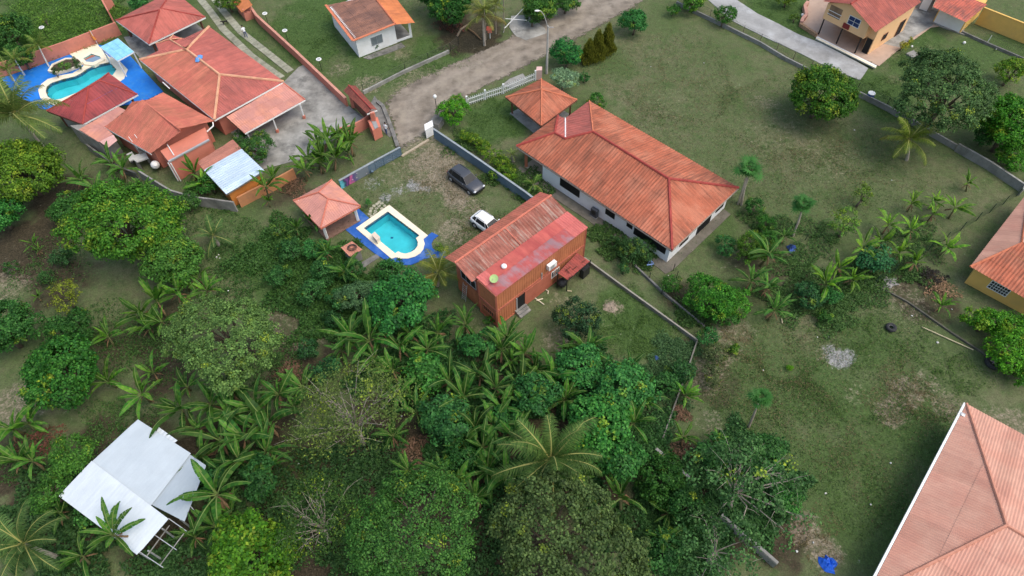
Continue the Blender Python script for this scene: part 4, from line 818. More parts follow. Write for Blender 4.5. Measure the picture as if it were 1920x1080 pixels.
# ---- 9 yellow house at the right edge
h = thing('yellow_house', 'yellow house with orange hipped roof cut off by the right edge', 'house', G(1890, 520))
e0_, e1_, e2_ = G(1819, 500, 2.6), G(1962, 315, 2.6), G(1990, 610, 2.6); rr0, rr1 = G(1916, 456, 4.0), G(2010, 430, 4.0)
top = G(1907, 381, 2.6)
top = G(1930, 357, 2.6); e2_ = G(1965, 585, 2.6)
slope(h, (top, e0_), [rr0], R_BR, sw=1, row=2, pitch=.27, amp=.03); slope(h, (e0_, e2_), [G(2040, 540, 4.0), rr0], R_ORANGE, sw=1, row=2, pitch=.27, amp=.035); slope(h, (G(2080, 420, 2.6), top), [rr0, G(2040, 480, 4.0)], R_BR, sw=1, row=2, pitch=.27, amp=.03)
cap(h, e0_, rr0, CAPO, .13); cap(h, top, rr0, CAPO, .13)
ya, yb = G(1808, 530), G(1960, 612); yn = Vector((-(yb - ya).y, (yb - ya).x, 0)).normalized(); solid(h, [ya, yb, yb + yn * 9, ya + yn * 9], 0, 2.5, YELLOW)
LL = (yb - ya).normalized(); s = (G(1842, 548) - ya).dot(LL); window(h, ya, yb, s, s + 1.7, .95, 1.95, 6, TRIM, GLASS, TRIM, 2); s = (G(1910, 590) - ya).dot(LL); window(h, ya, yb, s, s + 1.4, 1.0, 2.0, 5, TRIM, GLASS, TRIM, 2)
# ---- 10 big salmon roof bottom right
h = thing('salmon_roof_house', 'large house under a salmon corrugated hipped roof in the lower right corner', 'house', G(1850, 1000))
ze = 3.2; a_, b_, c_ = G(1638, 1092, ze), G(1812, 757, ze), G(2060, 892, ze); rr0 = G(1887, 985, 5.3)
dd = (a_ - b_); dd2 = (c_ - b_); a2 = b_ + dd * 1.06; 
w_ = (rr0 - b_); en = dd.normalized(); half = None
d2 = Vector((dd2.x, dd2.y, 0)).normalized(); f_ = a2
rid1 = rr0 + d2 * 12; f1 = a2 + d2 * 17; c1_ = b_ + d2 * 17
slope(h, (a2, b_), [rr0], R_BR, sw=1.1, row=2.4, pitch=.22, amp=.02); slope(h, (b_, c1_), [rid1, rr0], R_BR, sw=1.1, row=2.4, pitch=.22, amp=.02); slope(h, (f1, a2), [rr0, rid1], R_BR, sw=1.1, row=2.4, pitch=.22, amp=.02)
for p, q in ((b_, rr0), (a2, rr0), (rr0, rid1)): cap(h, p, q, Mt('peach_cap', (.50, .225, .155), .12, 1.5, .8, .2, rand=.05), .13)
gn = Vector((-d2.x, -d2.y, 0)) * .2; board(h, a2 + gn * .6, b_ + gn * .6, TRIM, 'gutter', .17, .18, -.06); board(h, b_, c1_, TIMB)
fp = inset([a2, b_, c1_, f1], .9); solid(h, fp, 0, 3.15, WHITE)
window(h, fp[1], fp[0], 1.5, 3.0, 1.0, 2.2, 1); window(h, fp[1], fp[0], 5.5, 7, 1.0, 2.2, 1)
t = thing('floodlight', 'small grey floodlight box on the corner of the lower right salmon roof', 'lamp', G(1806, 779, 3.2)); part(t, 'case', STEEL, lambda b: b.bar(G(1801, 776, 3.22), G(1811, 781, 3.22), .3, .2)); part(t, 'lens', TRIM, lambda b: b.bar(G(1803, 777, 3.34), G(1809, 780, 3.34), .18, .03)); part(t, 'bracket', STEEL, lambda b: b.bar(G(1806, 779, 3.15), G(1815, 776, 3.2), .06, .06))
# ---- 11 silver shed bottom left
h = thing('zinc_shed', 'open shed with large white zinc roof among banana plants, lower left', 'shed', G(240, 930))
zL, zR = 2.7, 2.95
q = [G(110, 930, zL), G(258, 1041, zL), G(316, 973, zR), G(172, 864, zR)]
slope(h, (q[0], q[1]), [q[2], q[3]], R_SILVER, sw=1.0, row=5, pitch=.33, amp=.004)
q2 = [G(172, 866, zR - .1), G(283, 948, zR - .1), G(358, 850, 2.95), G(258, 786, 2.95)]
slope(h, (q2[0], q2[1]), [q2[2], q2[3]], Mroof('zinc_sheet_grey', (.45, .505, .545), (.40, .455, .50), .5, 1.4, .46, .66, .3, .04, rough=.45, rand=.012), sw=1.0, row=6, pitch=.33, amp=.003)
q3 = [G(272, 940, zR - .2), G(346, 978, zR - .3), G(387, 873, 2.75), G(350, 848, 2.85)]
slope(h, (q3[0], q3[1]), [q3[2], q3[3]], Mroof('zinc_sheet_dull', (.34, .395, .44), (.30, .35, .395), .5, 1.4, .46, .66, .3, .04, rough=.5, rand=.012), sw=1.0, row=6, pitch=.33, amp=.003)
q4 = [G(292, 812, 2.8), G(326, 832, 2.8), G(333, 826, 2.8), G(298, 801, 2.8)]
slope(h, (q4[0], q4[1]), [q4[2], q4[3]], R_SILVER, sw=1.0, row=3, pitch=.33, amp=.018)
posts(h, [p.lerp(G(240, 920, 0), .06) for p in (q[0], q[1], q2[3], q3[1])] + [G(330, 1010), G(305, 1050)], 0, 2.6, STEEL, .1)
for a, b_ in (((262, 1035), (306, 1064)), ((290, 1003), (331, 1031)), ((316, 972), (350, 996)), ((350, 940), (372, 967))): part(h, 'roof_beam', STEEL, lambda z: z.bar(G(*a, 2.55), G(*b_, 2.55), .06, .08))
for a, b_ in (((300, 1060), (345, 1000)), ((275, 1043), (318, 985))): part(h, 'purlin', CONC, lambda z: z.bar(G(*a, 2.45), G(*b_, 2.45), .06, .06))
# ---- 12 pump house by the pool
h = thing('pump_house', 'tiny pump house with terracotta sheet roof below the pink pavilion', 'shed', G(665, 485))
q = [G(639, 464, 1.7), G(660, 452, 1.7), G(680, 468, 1.6), G(656, 482, 1.6)]
slope(h, (q[3], q[2]), [q[1], q[0]], Mroof('dusty_terracotta', (.44, .19, .13), (.25, .11, .08), .6, 2), sw=.8, row=2, pitch=.22, amp=.025); solid(h, inset(q, .18), 0, 1.5, BLOCK)
t = thing('coiled_hose', 'dark coiled hose lying on the little terracotta pump house roof', 'hose', G(660, 463, 1.75)); cc = G(660, 464, 1.78)
for k in range(3): part(t, 'loop', BLACKM, lambda b: b.tube([cc + Vector((math.cos(a / 9 * math.tau) * (.5 - .1 * k), math.sin(a / 9 * math.tau) * (.45 - .1 * k), .05 * k)) for a in range(10)], .032, 5))
# ---- 13 roofed entrance gate of the salmon house + pillar
h = thing('roofed_gate', 'driveway gate under a narrow dark brown tiled roof by the gravel road', 'gate', G(675, 205))
q = [G(644, 170, 2.9), G(688, 213, 2.9), G(707, 206, 2.9), G(666, 160, 2.9)]; rg_ = [q[0].lerp(q[3], .5) + Vector((0, 0, .4)), q[1].lerp(q[2], .5) + Vector((0, 0, .4))]
slope(h, (q[0], q[1]), [rg_[1], rg_[0]], R_GATE, sw=.9, row=.5, pitch=.22, amp=.035); slope(h, (q[2], q[3]), [rg_[0], rg_[1]], R_GATE, sw=.9, row=.5, pitch=.22, amp=.035); cap(h, rg_[0], rg_[1], CAPR, .1)
board(h, q[1], q[2], TRIM)
ga, gb = q[0].lerp(q[3], .5), q[1].lerp(q[2], .5); ga = Vector((ga.x, ga.y, 0)); gb = Vector((gb.x, gb.y, 0)); dn = (gb - ga).normalized()
for k in range(16): p = ga.lerp(gb, (k + .5) / 16); part(h, 'gate_board', TIMB, lambda b: b.bar((p - dn * .19) + Vector((0, 0, 1.25)), (p + dn * .19) + Vector((0, 0, 1.25)), .06, 2.3))
for p in (ga, gb): part(h, 'pillar', SALMON, lambda b: b.bar((p.x, p.y, 0), (p.x, p.y, 2.85), .5, .5))
h = thing('meter_pillar', 'salmon meter cabinet with grey panel beside the gravel road', 'cabinet', G(710, 258)); q = GL([(694, 245), (703, 264), (718, 256), (712, 238)]); solid(h, q, 0, 1.6, SALMON, 'body'); part(h, 'lid', Mt('grey_lid', (.26, .27, .27), .2), lambda b: b.prism([x.lerp(y, .28) for x, y in ((q[0], q[3]), (q[1], q[2]), (q[2], q[1]), (q[3], q[0]))], 1.6, 1.66))
# ================================================================ WALLS, FENCES
def wall_line(name, label, px, hgt, mat, w=.16, coping=None, seg=2.5, cat='wall', piece='wall_panel', cw=.24, pier=None):
    P_ = GL(px); c = P_[len(P_) // 2]; t = thing(name, label, cat, c); k = 0
    for i in range(len(P_) - 1):
        a, b_ = P_[i], P_[i + 1]; n = max(1, round((b_ - a).length / seg)); 
        for j in range(n):
            p, q = a.lerp(b_, j / n), a.lerp(b_, (j + 1) / n); k += 1; e = .006 * (k % 2)
            part(t, piece, mat, lambda z: z.bar(p + Vector((0, 0, hgt / 2 - .05)), q + Vector((0, 0, hgt / 2 - .05)), w + e, hgt + .1 - e))
            if pier: part(t, 'pier', pier, lambda z: z.bar((p.x, p.y, -.05), (p.x, p.y, hgt + .06), w + .1, w + .1))
        if coping: part(t, 'coping', coping, lambda z: z.bar(a + Vector((0, 0, hgt + .035 + .003 * (i % 2))), b_ + Vector((0, 0, hgt + .035 + .003 * (i % 2))), cw, .07))
    return t
SALW = Mt('salmon_wall', (.54, .20, .145), .12, .6, .85, .25, 15, (.34, .16, .12), .5, .5); SALC = Mt('salmon_coping', (.50, .24, .18), .15, 1.5)
wall_line('boundary_wall', 'salmon boundary wall running beside the slab driveway track', [(440, -22), (486, 44), (560, 112), (652, 200)], 1.3, SALW, .22, SALC, 3, cw=.34)
wall_line('boundary_wall', 'salmon rear wall behind the free-form pool', [(-6, 147), (60, 126), (130, 102), (228, 64)], 1.9, SALW, .2, None, 3)
wall_line('boundary_wall', 'short salmon wall end at the corner of the rear pavilion', [(215, 44), (203, 22), (215, 12)], 2.0, SALW, .2, None, 3)
wall_line('boundary_wall', 'curved salmon wall below the roofed driveway gate', [(640, 258), (660, 254), (682, 243), (700, 230)], 1.5, SALW, .22, None, 1.2)
wall_line('boundary_wall', 'orange rendered wall behind the banana plants near the zinc annex', [(452, 388), (478, 374), (520, 354), (556, 334)], 1.5, Mt('faded_orange', (.50, .22, .10), .15, .8, .85, .2, 15, (.32, .17, .1), .5, .7), .2, None, 2)
wall_line('garden_wall', 'curved bare grey wall below the salmon rear wing', [(268, 336), (300, 356), (330, 374), (372, 386), (412, 391), (446, 396)], 1.5, GREYW, .18, None, 2)
wall_line('garden_wall', 'broken grey wall foot beside the outside stair', [(170, 282), (200, 304), (228, 322), (262, 336)], 1.0, CONCD, .2, None, 2)
wall_line('low_wall', 'low pale wall along the lawn in front of the white cottage', [(682, 176), (760, 136), (842, 99)], .45, CONC, .22, None, 2.4)
# lot wall north-east: slate blue panels
SLATE = Mt('slate_blue_paint', (.105, .155, .205), .12, .7, .8, .2, 15, (.17, .2, .22), .5, .7); SLATC = Mt('slate_coping', (.25, .28, .30), .2, 1.5)
wall_line('boundary_wall', 'slate blue boundary wall beside the parked dark car', [(815, 258), (900, 316), (985, 376), (1040, 418)], 1.35, SLATE, .15, SLATC, 2.5)
LOWC = Mt('lot_kerb', (.19, .18, .155), .2, 1.2, .9, .4, 15, (.12, .12, .09), .6, .8)
t = wall_line('boundary_wall', 'low concrete boundary wall with pale coping below the bungalow', [(1095, 488), (1160, 536), (1240, 594), (1306, 642)], .42, LOWC, .13, Mt('pale_coping', (.27, .25, .21), .15, 2), 2.4, cw=.16)
wall_line('boundary_wall', 'grey wall down the right side of the overgrown lot', [(1306, 642), (1290, 690), (1262, 768), (1242, 824)], .4, LOWC, .12, None, 2.4)
wall_line('garden_wall', 'dark low wall edging the strip behind the bungalow', [(1190, 500), (1245, 552), (1320, 614)], .3, CONCD, .18, None, 2.4)
wall_line('retaining_wall', 'grey concrete wall end among shrubs at the lower right', [(1348, 972), (1400, 1016), (1452, 1062)], .9, BLOCK, .3, Mt('pale_coping2', (.22, .215, .20), .15, 2), 2.4)
wall_line('retaining_wall', 'short grey wall stub under trees right of the coconut palm', [(1228, 846), (1260, 872), (1290, 900)], .6, BLOCK, .25, None, 2.4)
wall_line('block_wall', 'grey block wall along the upper right garden', [(1604, 178), (1660, 206), (1720, 240), (1790, 280)], .7, BLOCK, .2, None, 1.2)
wall_line('block_wall', 'stepped grey block wall running to the right edge below the mango trees', [(1790, 282), (1850, 316), (1912, 358)], 1.0, BLOCK, .22, CONC, 1.2)
wall_line('block_wall', 'short pale block wall returning at the right edge', [(1908, 366), (1935, 338)], 1.0, BLOCK, .22, None, 1.2)
wall_line('low_wall', 'dark low kerb wall between field and pale lane', [(1268, 8), (1330, 38), (1424, 84), (1470, 112), (1518, 136)], .5, BLOCK, .22, None, 1.6)
wall_line('low_wall', 'long dark kerb behind the lying pole on the right lawn', [(1640, 535), (1700, 566), (1780, 622), (1850, 668), (1900, 700)], .16, Mt('mossy_kerb', (.10, .095, .075), .3, 1.5), .14, None, 2)
wall_line('low_wall', 'low dark kerb in the garden beyond the outbuilding', [(1802, 62), (1850, 84), (1925, 116)], .35, CONCD, .2, None, 2)
# road-side curved drain kerb
wall_line('drain_kerb', 'curved dark drain kerb beside the gravel road', [(708, 192), (718, 200), (727, 222), (736, 246), (746, 276)], .25, CONCD, .45, None, 1.2, 'kerb', 'kerb_stone')
# ---- north-west lot wall: mural, plain piece, louvred fence
t = thing('mural_wall', 'blue grey lot wall with a bright graffiti mural beside the pink pavilion', 'wall', G(690, 330))
def Mmural():
    m, tr, ns, ls, p = newmat('mural_paint'); g = nd(ns, 'ShaderNodeNewGeometry').outputs['Position']
    n = noise_n(ns, ls, g, 1.1, 2, .5); v = nd(ns, 'ShaderNodeTexVoronoi'); v.inputs['Scale'].default_value = 2.2; ls.new(g, v.inputs['Vector'])
    sx = nd(ns, 'ShaderNodeSeparateXYZ'); ls.new(g, sx.inputs[0]); a0, a1 = G(640, 352), G(686, 326)
    f = rng_n(ns, ls, sx.outputs[0], a0.x, a1.x); a = nd(ns, 'ShaderNodeMath', operation='MULTIPLY_ADD'); ls.new(n, a.inputs[0]); a.inputs[1].default_value = .5; ls.new(f, a.inputs[2])
    r = nd(ns, 'ShaderNodeValToRGB'); r.color_ramp.interpolation = 'EASE'; ls.new(a.outputs[0], r.inputs[0]); e = r.color_ramp.elements
    e[0].position = .15; e[0].color = (.03, .25, .34, 1); e[1].position = 1.0; e[1].color = (.16, .19, .22, 1)
    for pos, c in ((.32, (.12, .5, .6, 1)), (.42, (.03, .05, .10, 1)), (.52, (.18, .06, .25, 1)), (.63, (.05, .03, .10, 1)), (.74, (.55, .12, .30, 1)), (.86, (.10, .08, .22, 1))): q = e.new(pos); q.color = c
    w_ = mix_n(ns, ls, rng_n(ns, ls, v.outputs['Distance'], .12, .2, .75, 0), r.outputs[0], (.75, .62, .68)); ls.new(w_, p.inputs['Base Color']); p.inputs['Roughness'].default_value = .7; return m
a, b_ = G(640, 354), G(692, 325)
part(t, 'mural_panel', Mmural(), lambda z: z.bar(a + Vector((0, 0, .62)), b_ + Vector((0, 0, .62)), .16, 1.25)); part(t, 'coping', SLATC, lambda z: z.bar(a + Vector((0, 0, 1.29)), G(704, 318) + Vector((0, 0, 1.29)), .26, .07))
part(t, 'plain_panel', SLATE, lambda z: z.bar(b_ + Vector((0, 0, .62)), G(704, 318) + Vector((0, 0, .62)), .155, 1.25)); part(t, 'post', SLATE, lambda z: z.bar(G(698, 321), G(698, 321, 1.3), .24, .24))
t = thing('louvre_fence', 'slate blue fence of horizontal boards between mural wall and driveway opening', 'fence', G(725, 305)); a, b_ = G(705, 318), G(753, 292)
for k in range(5): part(t, 'slat', SLATE, lambda z: z.bar(a + Vector((0, 0, .18 + .24 * k)), b_ + Vector((0, 0, .18 + .24 * k)), .08, .17))
for s in (0, .33, .67, 1): p = a.lerp(b_, s); part(t, 'post', SLATE, lambda z: z.bar((p.x, p.y, 0), (p.x, p.y, 1.3), .12, .12))
part(t, 'coping', SLATC, lambda z: z.bar(a + Vector((0, 0, 1.34)), b_ + Vector((0, 0, 1.34)), .22, .07))
o = part(None, 'gate_threshold', Mt('threshold', (.36, .30, .22), .15, 2), lambda z: z.bar(G(753, 293, .06), G(804, 262, .06), .3, .16)); props(o, 'pale concrete gate threshold between the blue fence and white gate pillar', 'kerb')
h = thing('gate_pillar', 'white gate pillar at the corner of the lot beside the gravel road', 'pillar', G(806, 254)); q = GL([(799, 250), (800, 260), (814, 252), (812, 243)]); solid(h, q, 0, 1.3, WHITE, 'shaft'); part(h, 'cap', TRIM, lambda b: b.prism(inset(q, -.06), 1.3, 1.38))
h = thing('stone_meter_box', 'grey stone box beside the white gate pillar and round bush', 'cabinet', G(820, 235)); q = GL([(806, 238), (818, 226), (833, 232), (823, 245)]); solid(h, q, 0, .8, BLOCK, 'body'); part(h, 'lid', CONCD, lambda b: b.prism(inset(q, -.05), .8, .88))
# ---- white picket fence
t = thing('picket_fence', 'white picket fence along the road beside the orange gazebo', 'fence', G(930, 175)); P_ = GL([(876, 198), (910, 186), (944, 175), (1004, 150)]); PK = Mt('weathered_white', (.66, .68, .68), .1, 3)
me0 = None
for i in range(3):
    a, b_ = P_[i], P_[i + 1]; n = round((b_ - a).length / .3)
    for j in range(n):
        p = a.lerp(b_, j / n); d = (b_ - a).normalized()
        if me0 is None: me0 = part(t, 'picket', PK, lambda z: z.bar(p, p + Vector((0, 0, 1.15)), .11, .04).add([p + Vector((-.05, 0, 1.15)), p + Vector((.05, 0, 1.15)), p + Vector((0, 0, 1.25))], [(0, 1, 2)])); pr0 = p
        else: o = me0.copy(); COL.objects.link(o); o.location = p - pr0
    for z_ in (.3, .9): part(t, 'rail', PK, lambda z: z.bar(a + Vector((0, 0, z_)), b_ + Vector((0, 0, z_)), .05, .09))
for p in P_: part(t, 'post', PK, lambda z: z.bar(p, p + Vector((0, 0, 1.45)), .22, .22))
h = thing('gate_post', 'pale pink pillar with small plaque at the end of the picket fence', 'pillar', G(1011, 148)); q = GL([(1005, 150), (1006, 143), (1016, 143), (1016, 150)]); solid(h, q, 0, 1.5, Mt('pale_pink', (.62, .42, .38), .1), 'shaft'); part(h, 'plaque', SALMON, lambda b: b.bar(G(1010, 147, 1.0) + Vector((0, -.35, 0)), G(1013, 147, 1.0) + Vector((0, -.35, 0)), .04, .25))
# ---- wire fences: posts + wire mesh
GRN = Mt('green_mesh', (.03, .06, .035), .2, 3); WIRE = Mt('wire', (.12, .12, .11), .1)
def wire_fence(label, px, hgt, pm, wm, sp=2.6, z0=0.0, cell=.28, group=None):
    P_ = GL(px); t = thing('wire_fence', label, 'fence', P_[len(P_) // 2], group); b = MB(); first = None
    for i in range(len(P_) - 1):
        a, c = P_[i], P_[i + 1]; L_ = (c - a).length; n = max(1, round(L_ / sp)); d = (c - a).normalized()
        for j in range(n + (i == len(P_) - 2)):
            p = a.lerp(c, j / n); part(t, 'post', pm, lambda z: z.tube([p + Vector((0, 0, z0 - .05)), p + Vector((0, 0, hgt))], .04, 5))
        k = int(L_ / cell)
        for j in range(-int(hgt / cell), k + 1):
            for sgn in (1, -1):
                s0 = max(0, min(L_, j * cell)); s1 = max(0, min(L_, j * cell + (hgt - z0))); 
                if s1 - s0 < .05: continue
                za = z0 + (s0 - j * cell); zb = z0 + (s1 - j * cell)
                if sgn < 0: za, zb = hgt + z0 - za, hgt + z0 - zb
                pa, pb = a + d * s0 + Vector((0, 0, za)), a + d * s1 + Vector((0, 0, zb)); up_ = Vector((0, 0, .008)); b.add([pa - up_, pb - up_, pb + up_, pa + up_], [(0, 1, 2, 3)])
        for z_ in (z0 + .05, hgt): pa, pb = a + Vector((0, 0, z_)), c + Vector((0, 0, z_)); up_ = Vector((0, 0, .012)); b.add([pa - up_, pb - up_, pb + up_, pa + up_], [(0, 1, 2, 3)])
    props(b.build('wire_mesh', wm, t), kind='stuff'); return t
wire_fence('dark wire fence on posts on top of the field kerb by the lane', [(1270, 6), (1330, 36), (1424, 82), (1518, 133)], 1.5, Mt('rusty_post', (.13, .1, .08), .3), WIRE, 3, .3)
wire_fence('green netting fence crossing the right garden toward the block wall', [(1640, 532), (1740, 470), (1830, 414), (1905, 368)], 1.4, GRN, GRN, 2.6, 0, .14)
wire_fence('wire fence above the block wall near the blue drum', [(1604, 174), (1660, 202), (1720, 236)], 1.5, BLACKM, WIRE, 3, .4)
wire_fence('sagging wire fence in front of the white cottage lawn', [(682, 174), (760, 134), (845, 96), (860, 84)], 1.3, BLACKM, WIRE, 4.5, .1)
wire_fence('green wire fence behind the bungalow strip', [(1190, 498), (1245, 550), (1318, 612)], 1.1, BLACKM, GRN, 2.6, .2)
wire_fence('wire fence at the corner of the bungalow garden', [(1262, 508), (1268, 522), (1240, 552)], 1.2, BLACKM, GRN, 2.6, .1)
wire_fence('short green wire fence under the shrubs beside the blue rag', [(1478, 470), (1510, 450)], 1.0, GRN, GRN, 2.0, .05, .16)
wire_fence('wire fence beyond the outbuilding', [(1802, 60), (1850, 82), (1925, 114)], 1.3, TRIM, WIRE, 4, .2)
# ================================================================ LAMPS, SIGNS, SMALL THINGS
t = thing('street_lamp', 'tall grey concrete street lamp with curved arm beside the gravel road', 'street lamp', G(1025, 138))
p = G(1025, 138); part(t, 'pole', Mt('pole_concrete', (.40, .39, .37), .15, 2), lambda b: b.tube([p, p + Vector((0, 0, 7.0))], [.17, .11], 8))
part(t, 'arm', STEEL, lambda b: b.tube([p + Vector((0, 0, 6.6)), p + Vector((-.25, 0, 7.6)), p + Vector((-.55, 0, 8.5)), p + Vector((-.95, -.1, 9.1)), p + Vector((-1.2, -.2, 9.25))], .05, 6)); part(t, 'lamp_head', TRIM, lambda b: b.blob(p + Vector((-1.4, -.25, 9.25)), .34, .16, .1, 8, 6)); part(t, 'bracket', STEEL, lambda b: b.bar(p + Vector((-.1, 0, 6.8)), p + Vector((.7, 0, 6.8)), .08, .08))
def ringlamp(px, h, label):
    t = thing('garden_lamp', label, 'lamp', G(*px), 'ring lamps on the cottage lawn'); p = G(*px); part(t, 'post', BLACKM, lambda b: b.tube([p, p + Vector((0, 0, h))], .035, 6)); part(t, 'ring_head', TRIM, lambda b: b.tube([p + Vector((math.cos(a / 10 * math.tau) * .3, math.sin(a / 10 * math.tau) * .3, h)) for a in range(11)], .07, 6)); part(t, 'lens', STEEL, lambda b: b.tube([p + Vector((0, 0, h - .03)), p + Vector((0, 0, h + .03))], .26, 10))
ringlamp((504, 48), 1.9, 'white ring-topped garden lamp nearest the top on the cottage lawn'); ringlamp((541, 80), 1.9, 'white ring-topped garden lamp in the middle of the cottage lawn row'); ringlamp((604, 134), 1.9, 'greyish garden lamp nearest the roofed gate on the cottage lawn')
ringlamp((92, 74), 1.9, 'white disc lamp standing in tall grass behind the salmon rear wall')
t = thing('post_lamp', 'thin black post lamp with white globe beside the round bush', 'lamp', G(822, 224)); p = G(821, 224); part(t, 'post', BLACKM, lambda b: b.tube([p, p + Vector((0, 0, 3.3))], .045, 6)); part(t, 'globe', TRIM, lambda b: b.blob(p + Vector((0, 0, 3.5)), .24, .24, .26, 8, 6), smooth=True)
# brick barbecue kiosk
t = thing('barbecue', 'small red brick barbecue kiosk against the salmon wall by the driveway track', 'barbecue', G(464, 36)); a = GL([(447, 22), (462, 40), (478, 34), (464, 15)]); solid(t, a, 0, 1.2, SALW, 'body'); part(t, 'roof_sheet', R_TERRA, lambda b: b.add([p + Vector((0, 0, z)) for p, z in zip(inset(a, -.25), (1.6, 1.6, 2.1, 2.1))], [(0, 1, 2, 3)])); posts(t, inset(a, .15), 1.1, 1.75, SALW, .2)
t = thing('shrine_box', 'little red-roofed letter box on a post by the top road hedge', 'letter box', G(919, 72)); p = G(919, 72); part(t, 'post', TRIM, lambda b: b.tube([p, p + Vector((0, 0, 1.0))], .05, 6)); part(t, 'body', SALMON, lambda b: b.bar(p + Vector((-.3, 0, 1.25)), p + Vector((.3, 0, 1.25)), .5, .5)); part(t, 'roof', Mt('red_roof', (.42, .09, .06), .1), lambda b: b.add([p + Vector(q) for q in ((-.5, -.4, 1.5), (.5, -.4, 1.5), (.5, .4, 1.5), (-.5, .4, 1.5), (-.4, 0, 1.9), (.4, 0, 1.9))], [(0, 1, 5, 4), (2, 3, 4, 5), (1, 2, 5), (3, 0, 4), (3, 2, 1, 0)]))
# gate frame top centre (leaning white bars)
t = thing('pipe_gate', 'open white pipe gate at the concrete apron by the top road', 'gate', G(970, 45)); 
for a, b_, z0, z1 in (((946, 53), (985, 12), .4, 1.2), ((948, 35), (988, 38), .9, .9), ((986, 38), (986, 38), 0, 3.2), ((944, 60), (944, 60), 0, 1.3)): part(t, 'bar', TRIM, lambda z: z.tube([G(*a, z0), G(*b_, z1)], .05, 5))
# blue drum with white lid
t = thing('drum', 'blue plastic drum with white lid beside the block wall', 'drum', G(1631, 184)); p = G(1629, 186); part(t, 'barrel', Mt('blue_plastic', (.03, .07, .25), .1, 2, .4), lambda b: b.tube([p, p + Vector((0, 0, .2)), p + Vector((0, 0, .7)), p + Vector((0, 0, .9))], [.38, .43, .43, .4], 14), smooth=True); part(t, 'lid', TRIM, lambda b: b.tube([p + Vector((0, 0, .9)), p + Vector((0, 0, .98))], .44, 14))
# tyres
RUB = Mt('rubber', (.03, .03, .032), .3, 4, .8, .4, 20)
def torus(b, c, R, r, n=20, k=8, tilt=(0, 0, 1), mi=0, sq=1.0):
    ax = Vector(tilt).normalized(); u = ax.orthogonal().normalized(); v = ax.cross(u); V = []; Fc = []
    for i in range(n):
        t = math.tau * i / n; d = u * math.cos(t) + v * math.sin(t)
        for j in range(k): s = math.tau * j / k; V.append(Vector(c) + d * (R + r * math.cos(s)) + ax * r * sq * math.sin(s))
    for i in range(n):
        for j in range(k): Fc.append((i * k + j, ((i + 1) % n) * k + j, ((i + 1) % n) * k + (j + 1) % k, i * k + (j + 1) % k))
    b.add(V, Fc, mi); return b
t = thing('tyre', 'old black tyre lying on the lawn right of the sandy patch', 'tyre', G(1670, 614)); c = G(1671, 614, .2); part(t, 'tread', RUB, lambda b: torus(b, c, .36, .17, sq=1.1), smooth=True); part(t, 'inner_rim', Mt('grey_dust', (.12, .12, .12), .2), lambda b: torus(b, c + Vector((0, 0, .03)), .30, .11), smooth=True)
t = thing('wheel', 'large black wheel with spoked hub lying under the trees at the right edge', 'wheel', G(1862, 680)); c = G(1863, 680, .2); part(t, 'tread', RUB, lambda b: torus(b, c, .55, .24, sq=.9), smooth=True)
hb = part(t, 'hub', Mt('hub_grey', (.2, .18, .18), .3), lambda b: b.tube([c - Vector((0, 0, .1)), c + Vector((0, 0, .1))], .13, 10))
for k in range(5): d = Vector((math.cos(k * 1.257), math.sin(k * 1.257), 0)); part(t, 'spoke', Mt('hub_pink', (.4, .3, .3), .2), lambda b: b.bar(c + d * .1 + Vector((0, 0, .1)), c + d * .34 + Vector((0, 0, .08)), .07, .04))
o = part(None, 'timber_pole', Mt('pale_cane', (.50, .43, .28), .15, 3), lambda b: b.tube([G(1729, 613, .06), G(1780, 636, .08), G(1825, 656, .06)], [.05, .06, .05], 6)); props(o, 'long pale wooden pole lying on the right lawn', 'pole')
# blue tarp crumpled
def leaf_pile(label, px, R, col, seed, n=420, hgt=.35, name='leaf_heap', cat='leaf heap', size=.34):
    rg = random.Random(seed); c = G(*px); b = MB()
    for i in range(n):
        a = rg.uniform(0, 6.283); q = rg.random() ** .6 * R * (1 + .3 * math.sin(a * 3 + seed)); z = hgt * max(0, 1 - (q / R) ** 2) * rg.uniform(.3, 1) + .02
        d = Vector((rg.gauss(0, 1), rg.gauss(0, 1), rg.gauss(0, .3))).normalized() * size * rg.uniform(.5, 1.5); w_ = Vector((-d.y, d.x, rg.gauss(0, .1))).normalized() * rg.uniform(.03, .07); p = c + Vector((math.cos(a) * q, math.sin(a) * q, z))
        b.add([p - d * .5, p + w_, p + d * .5, p - w_], [(0, 1, 2, 3)])
    o = b.build(name, LEAF, None, color=col); return props(o, label, cat)
def crumple(name, label, cat, px, R, hgt, mat, seed, n=16):
    c = G(*px); V = [c + Vector((0, 0, hgt))]; Fc = []; rg = random.Random(seed)
    for k in range(1, 6):
        for i in range(n):
            a = math.tau * i / n; rr = R * k / 5 * (1 + .9 * noise.noise(Vector((math.cos(a) * 2.1, math.sin(a) * 2.1, seed * 1.7)))); V.append(c + Vector((math.cos(a) * rr, math.sin(a) * rr, max(.005, hgt * (1 - (k / 5) ** 2) * (.6 + .8 * rg.random())))))
    for i in range(n): Fc.append((0, 1 + i, 1 + (i + 1) % n))
    for k in range(4):
        for i in range(n): a = 1 + k * n + i; b_ = 1 + k * n + (i + 1) % n; Fc.append((a, a + n, b_ + n, b_))
    return props(mk(name, V, Fc, mat), label, cat)
crumple('tarpaulin', 'crumpled bright blue tarpaulin on bare earth at the bottom edge', 'tarpaulin', (1553, 1058), .62, .4, Mt('blue_tarp', (.015, .10, .55), .2, 4, .45, .3, 12), 4)
crumple('cloth', 'blue rag caught in the shrubs beside the right garden', 'cloth', (1484, 466), .5, .4, Mt('blue_rag', (.05, .10, .32), .2, 4), 5)
crumple('plastic_bag', 'small blue bag lying in weeds near the lot corner', 'bag', (1231, 672), .3, .25, Mt('blue_bag', (.06, .12, .30), .2, 4), 6)
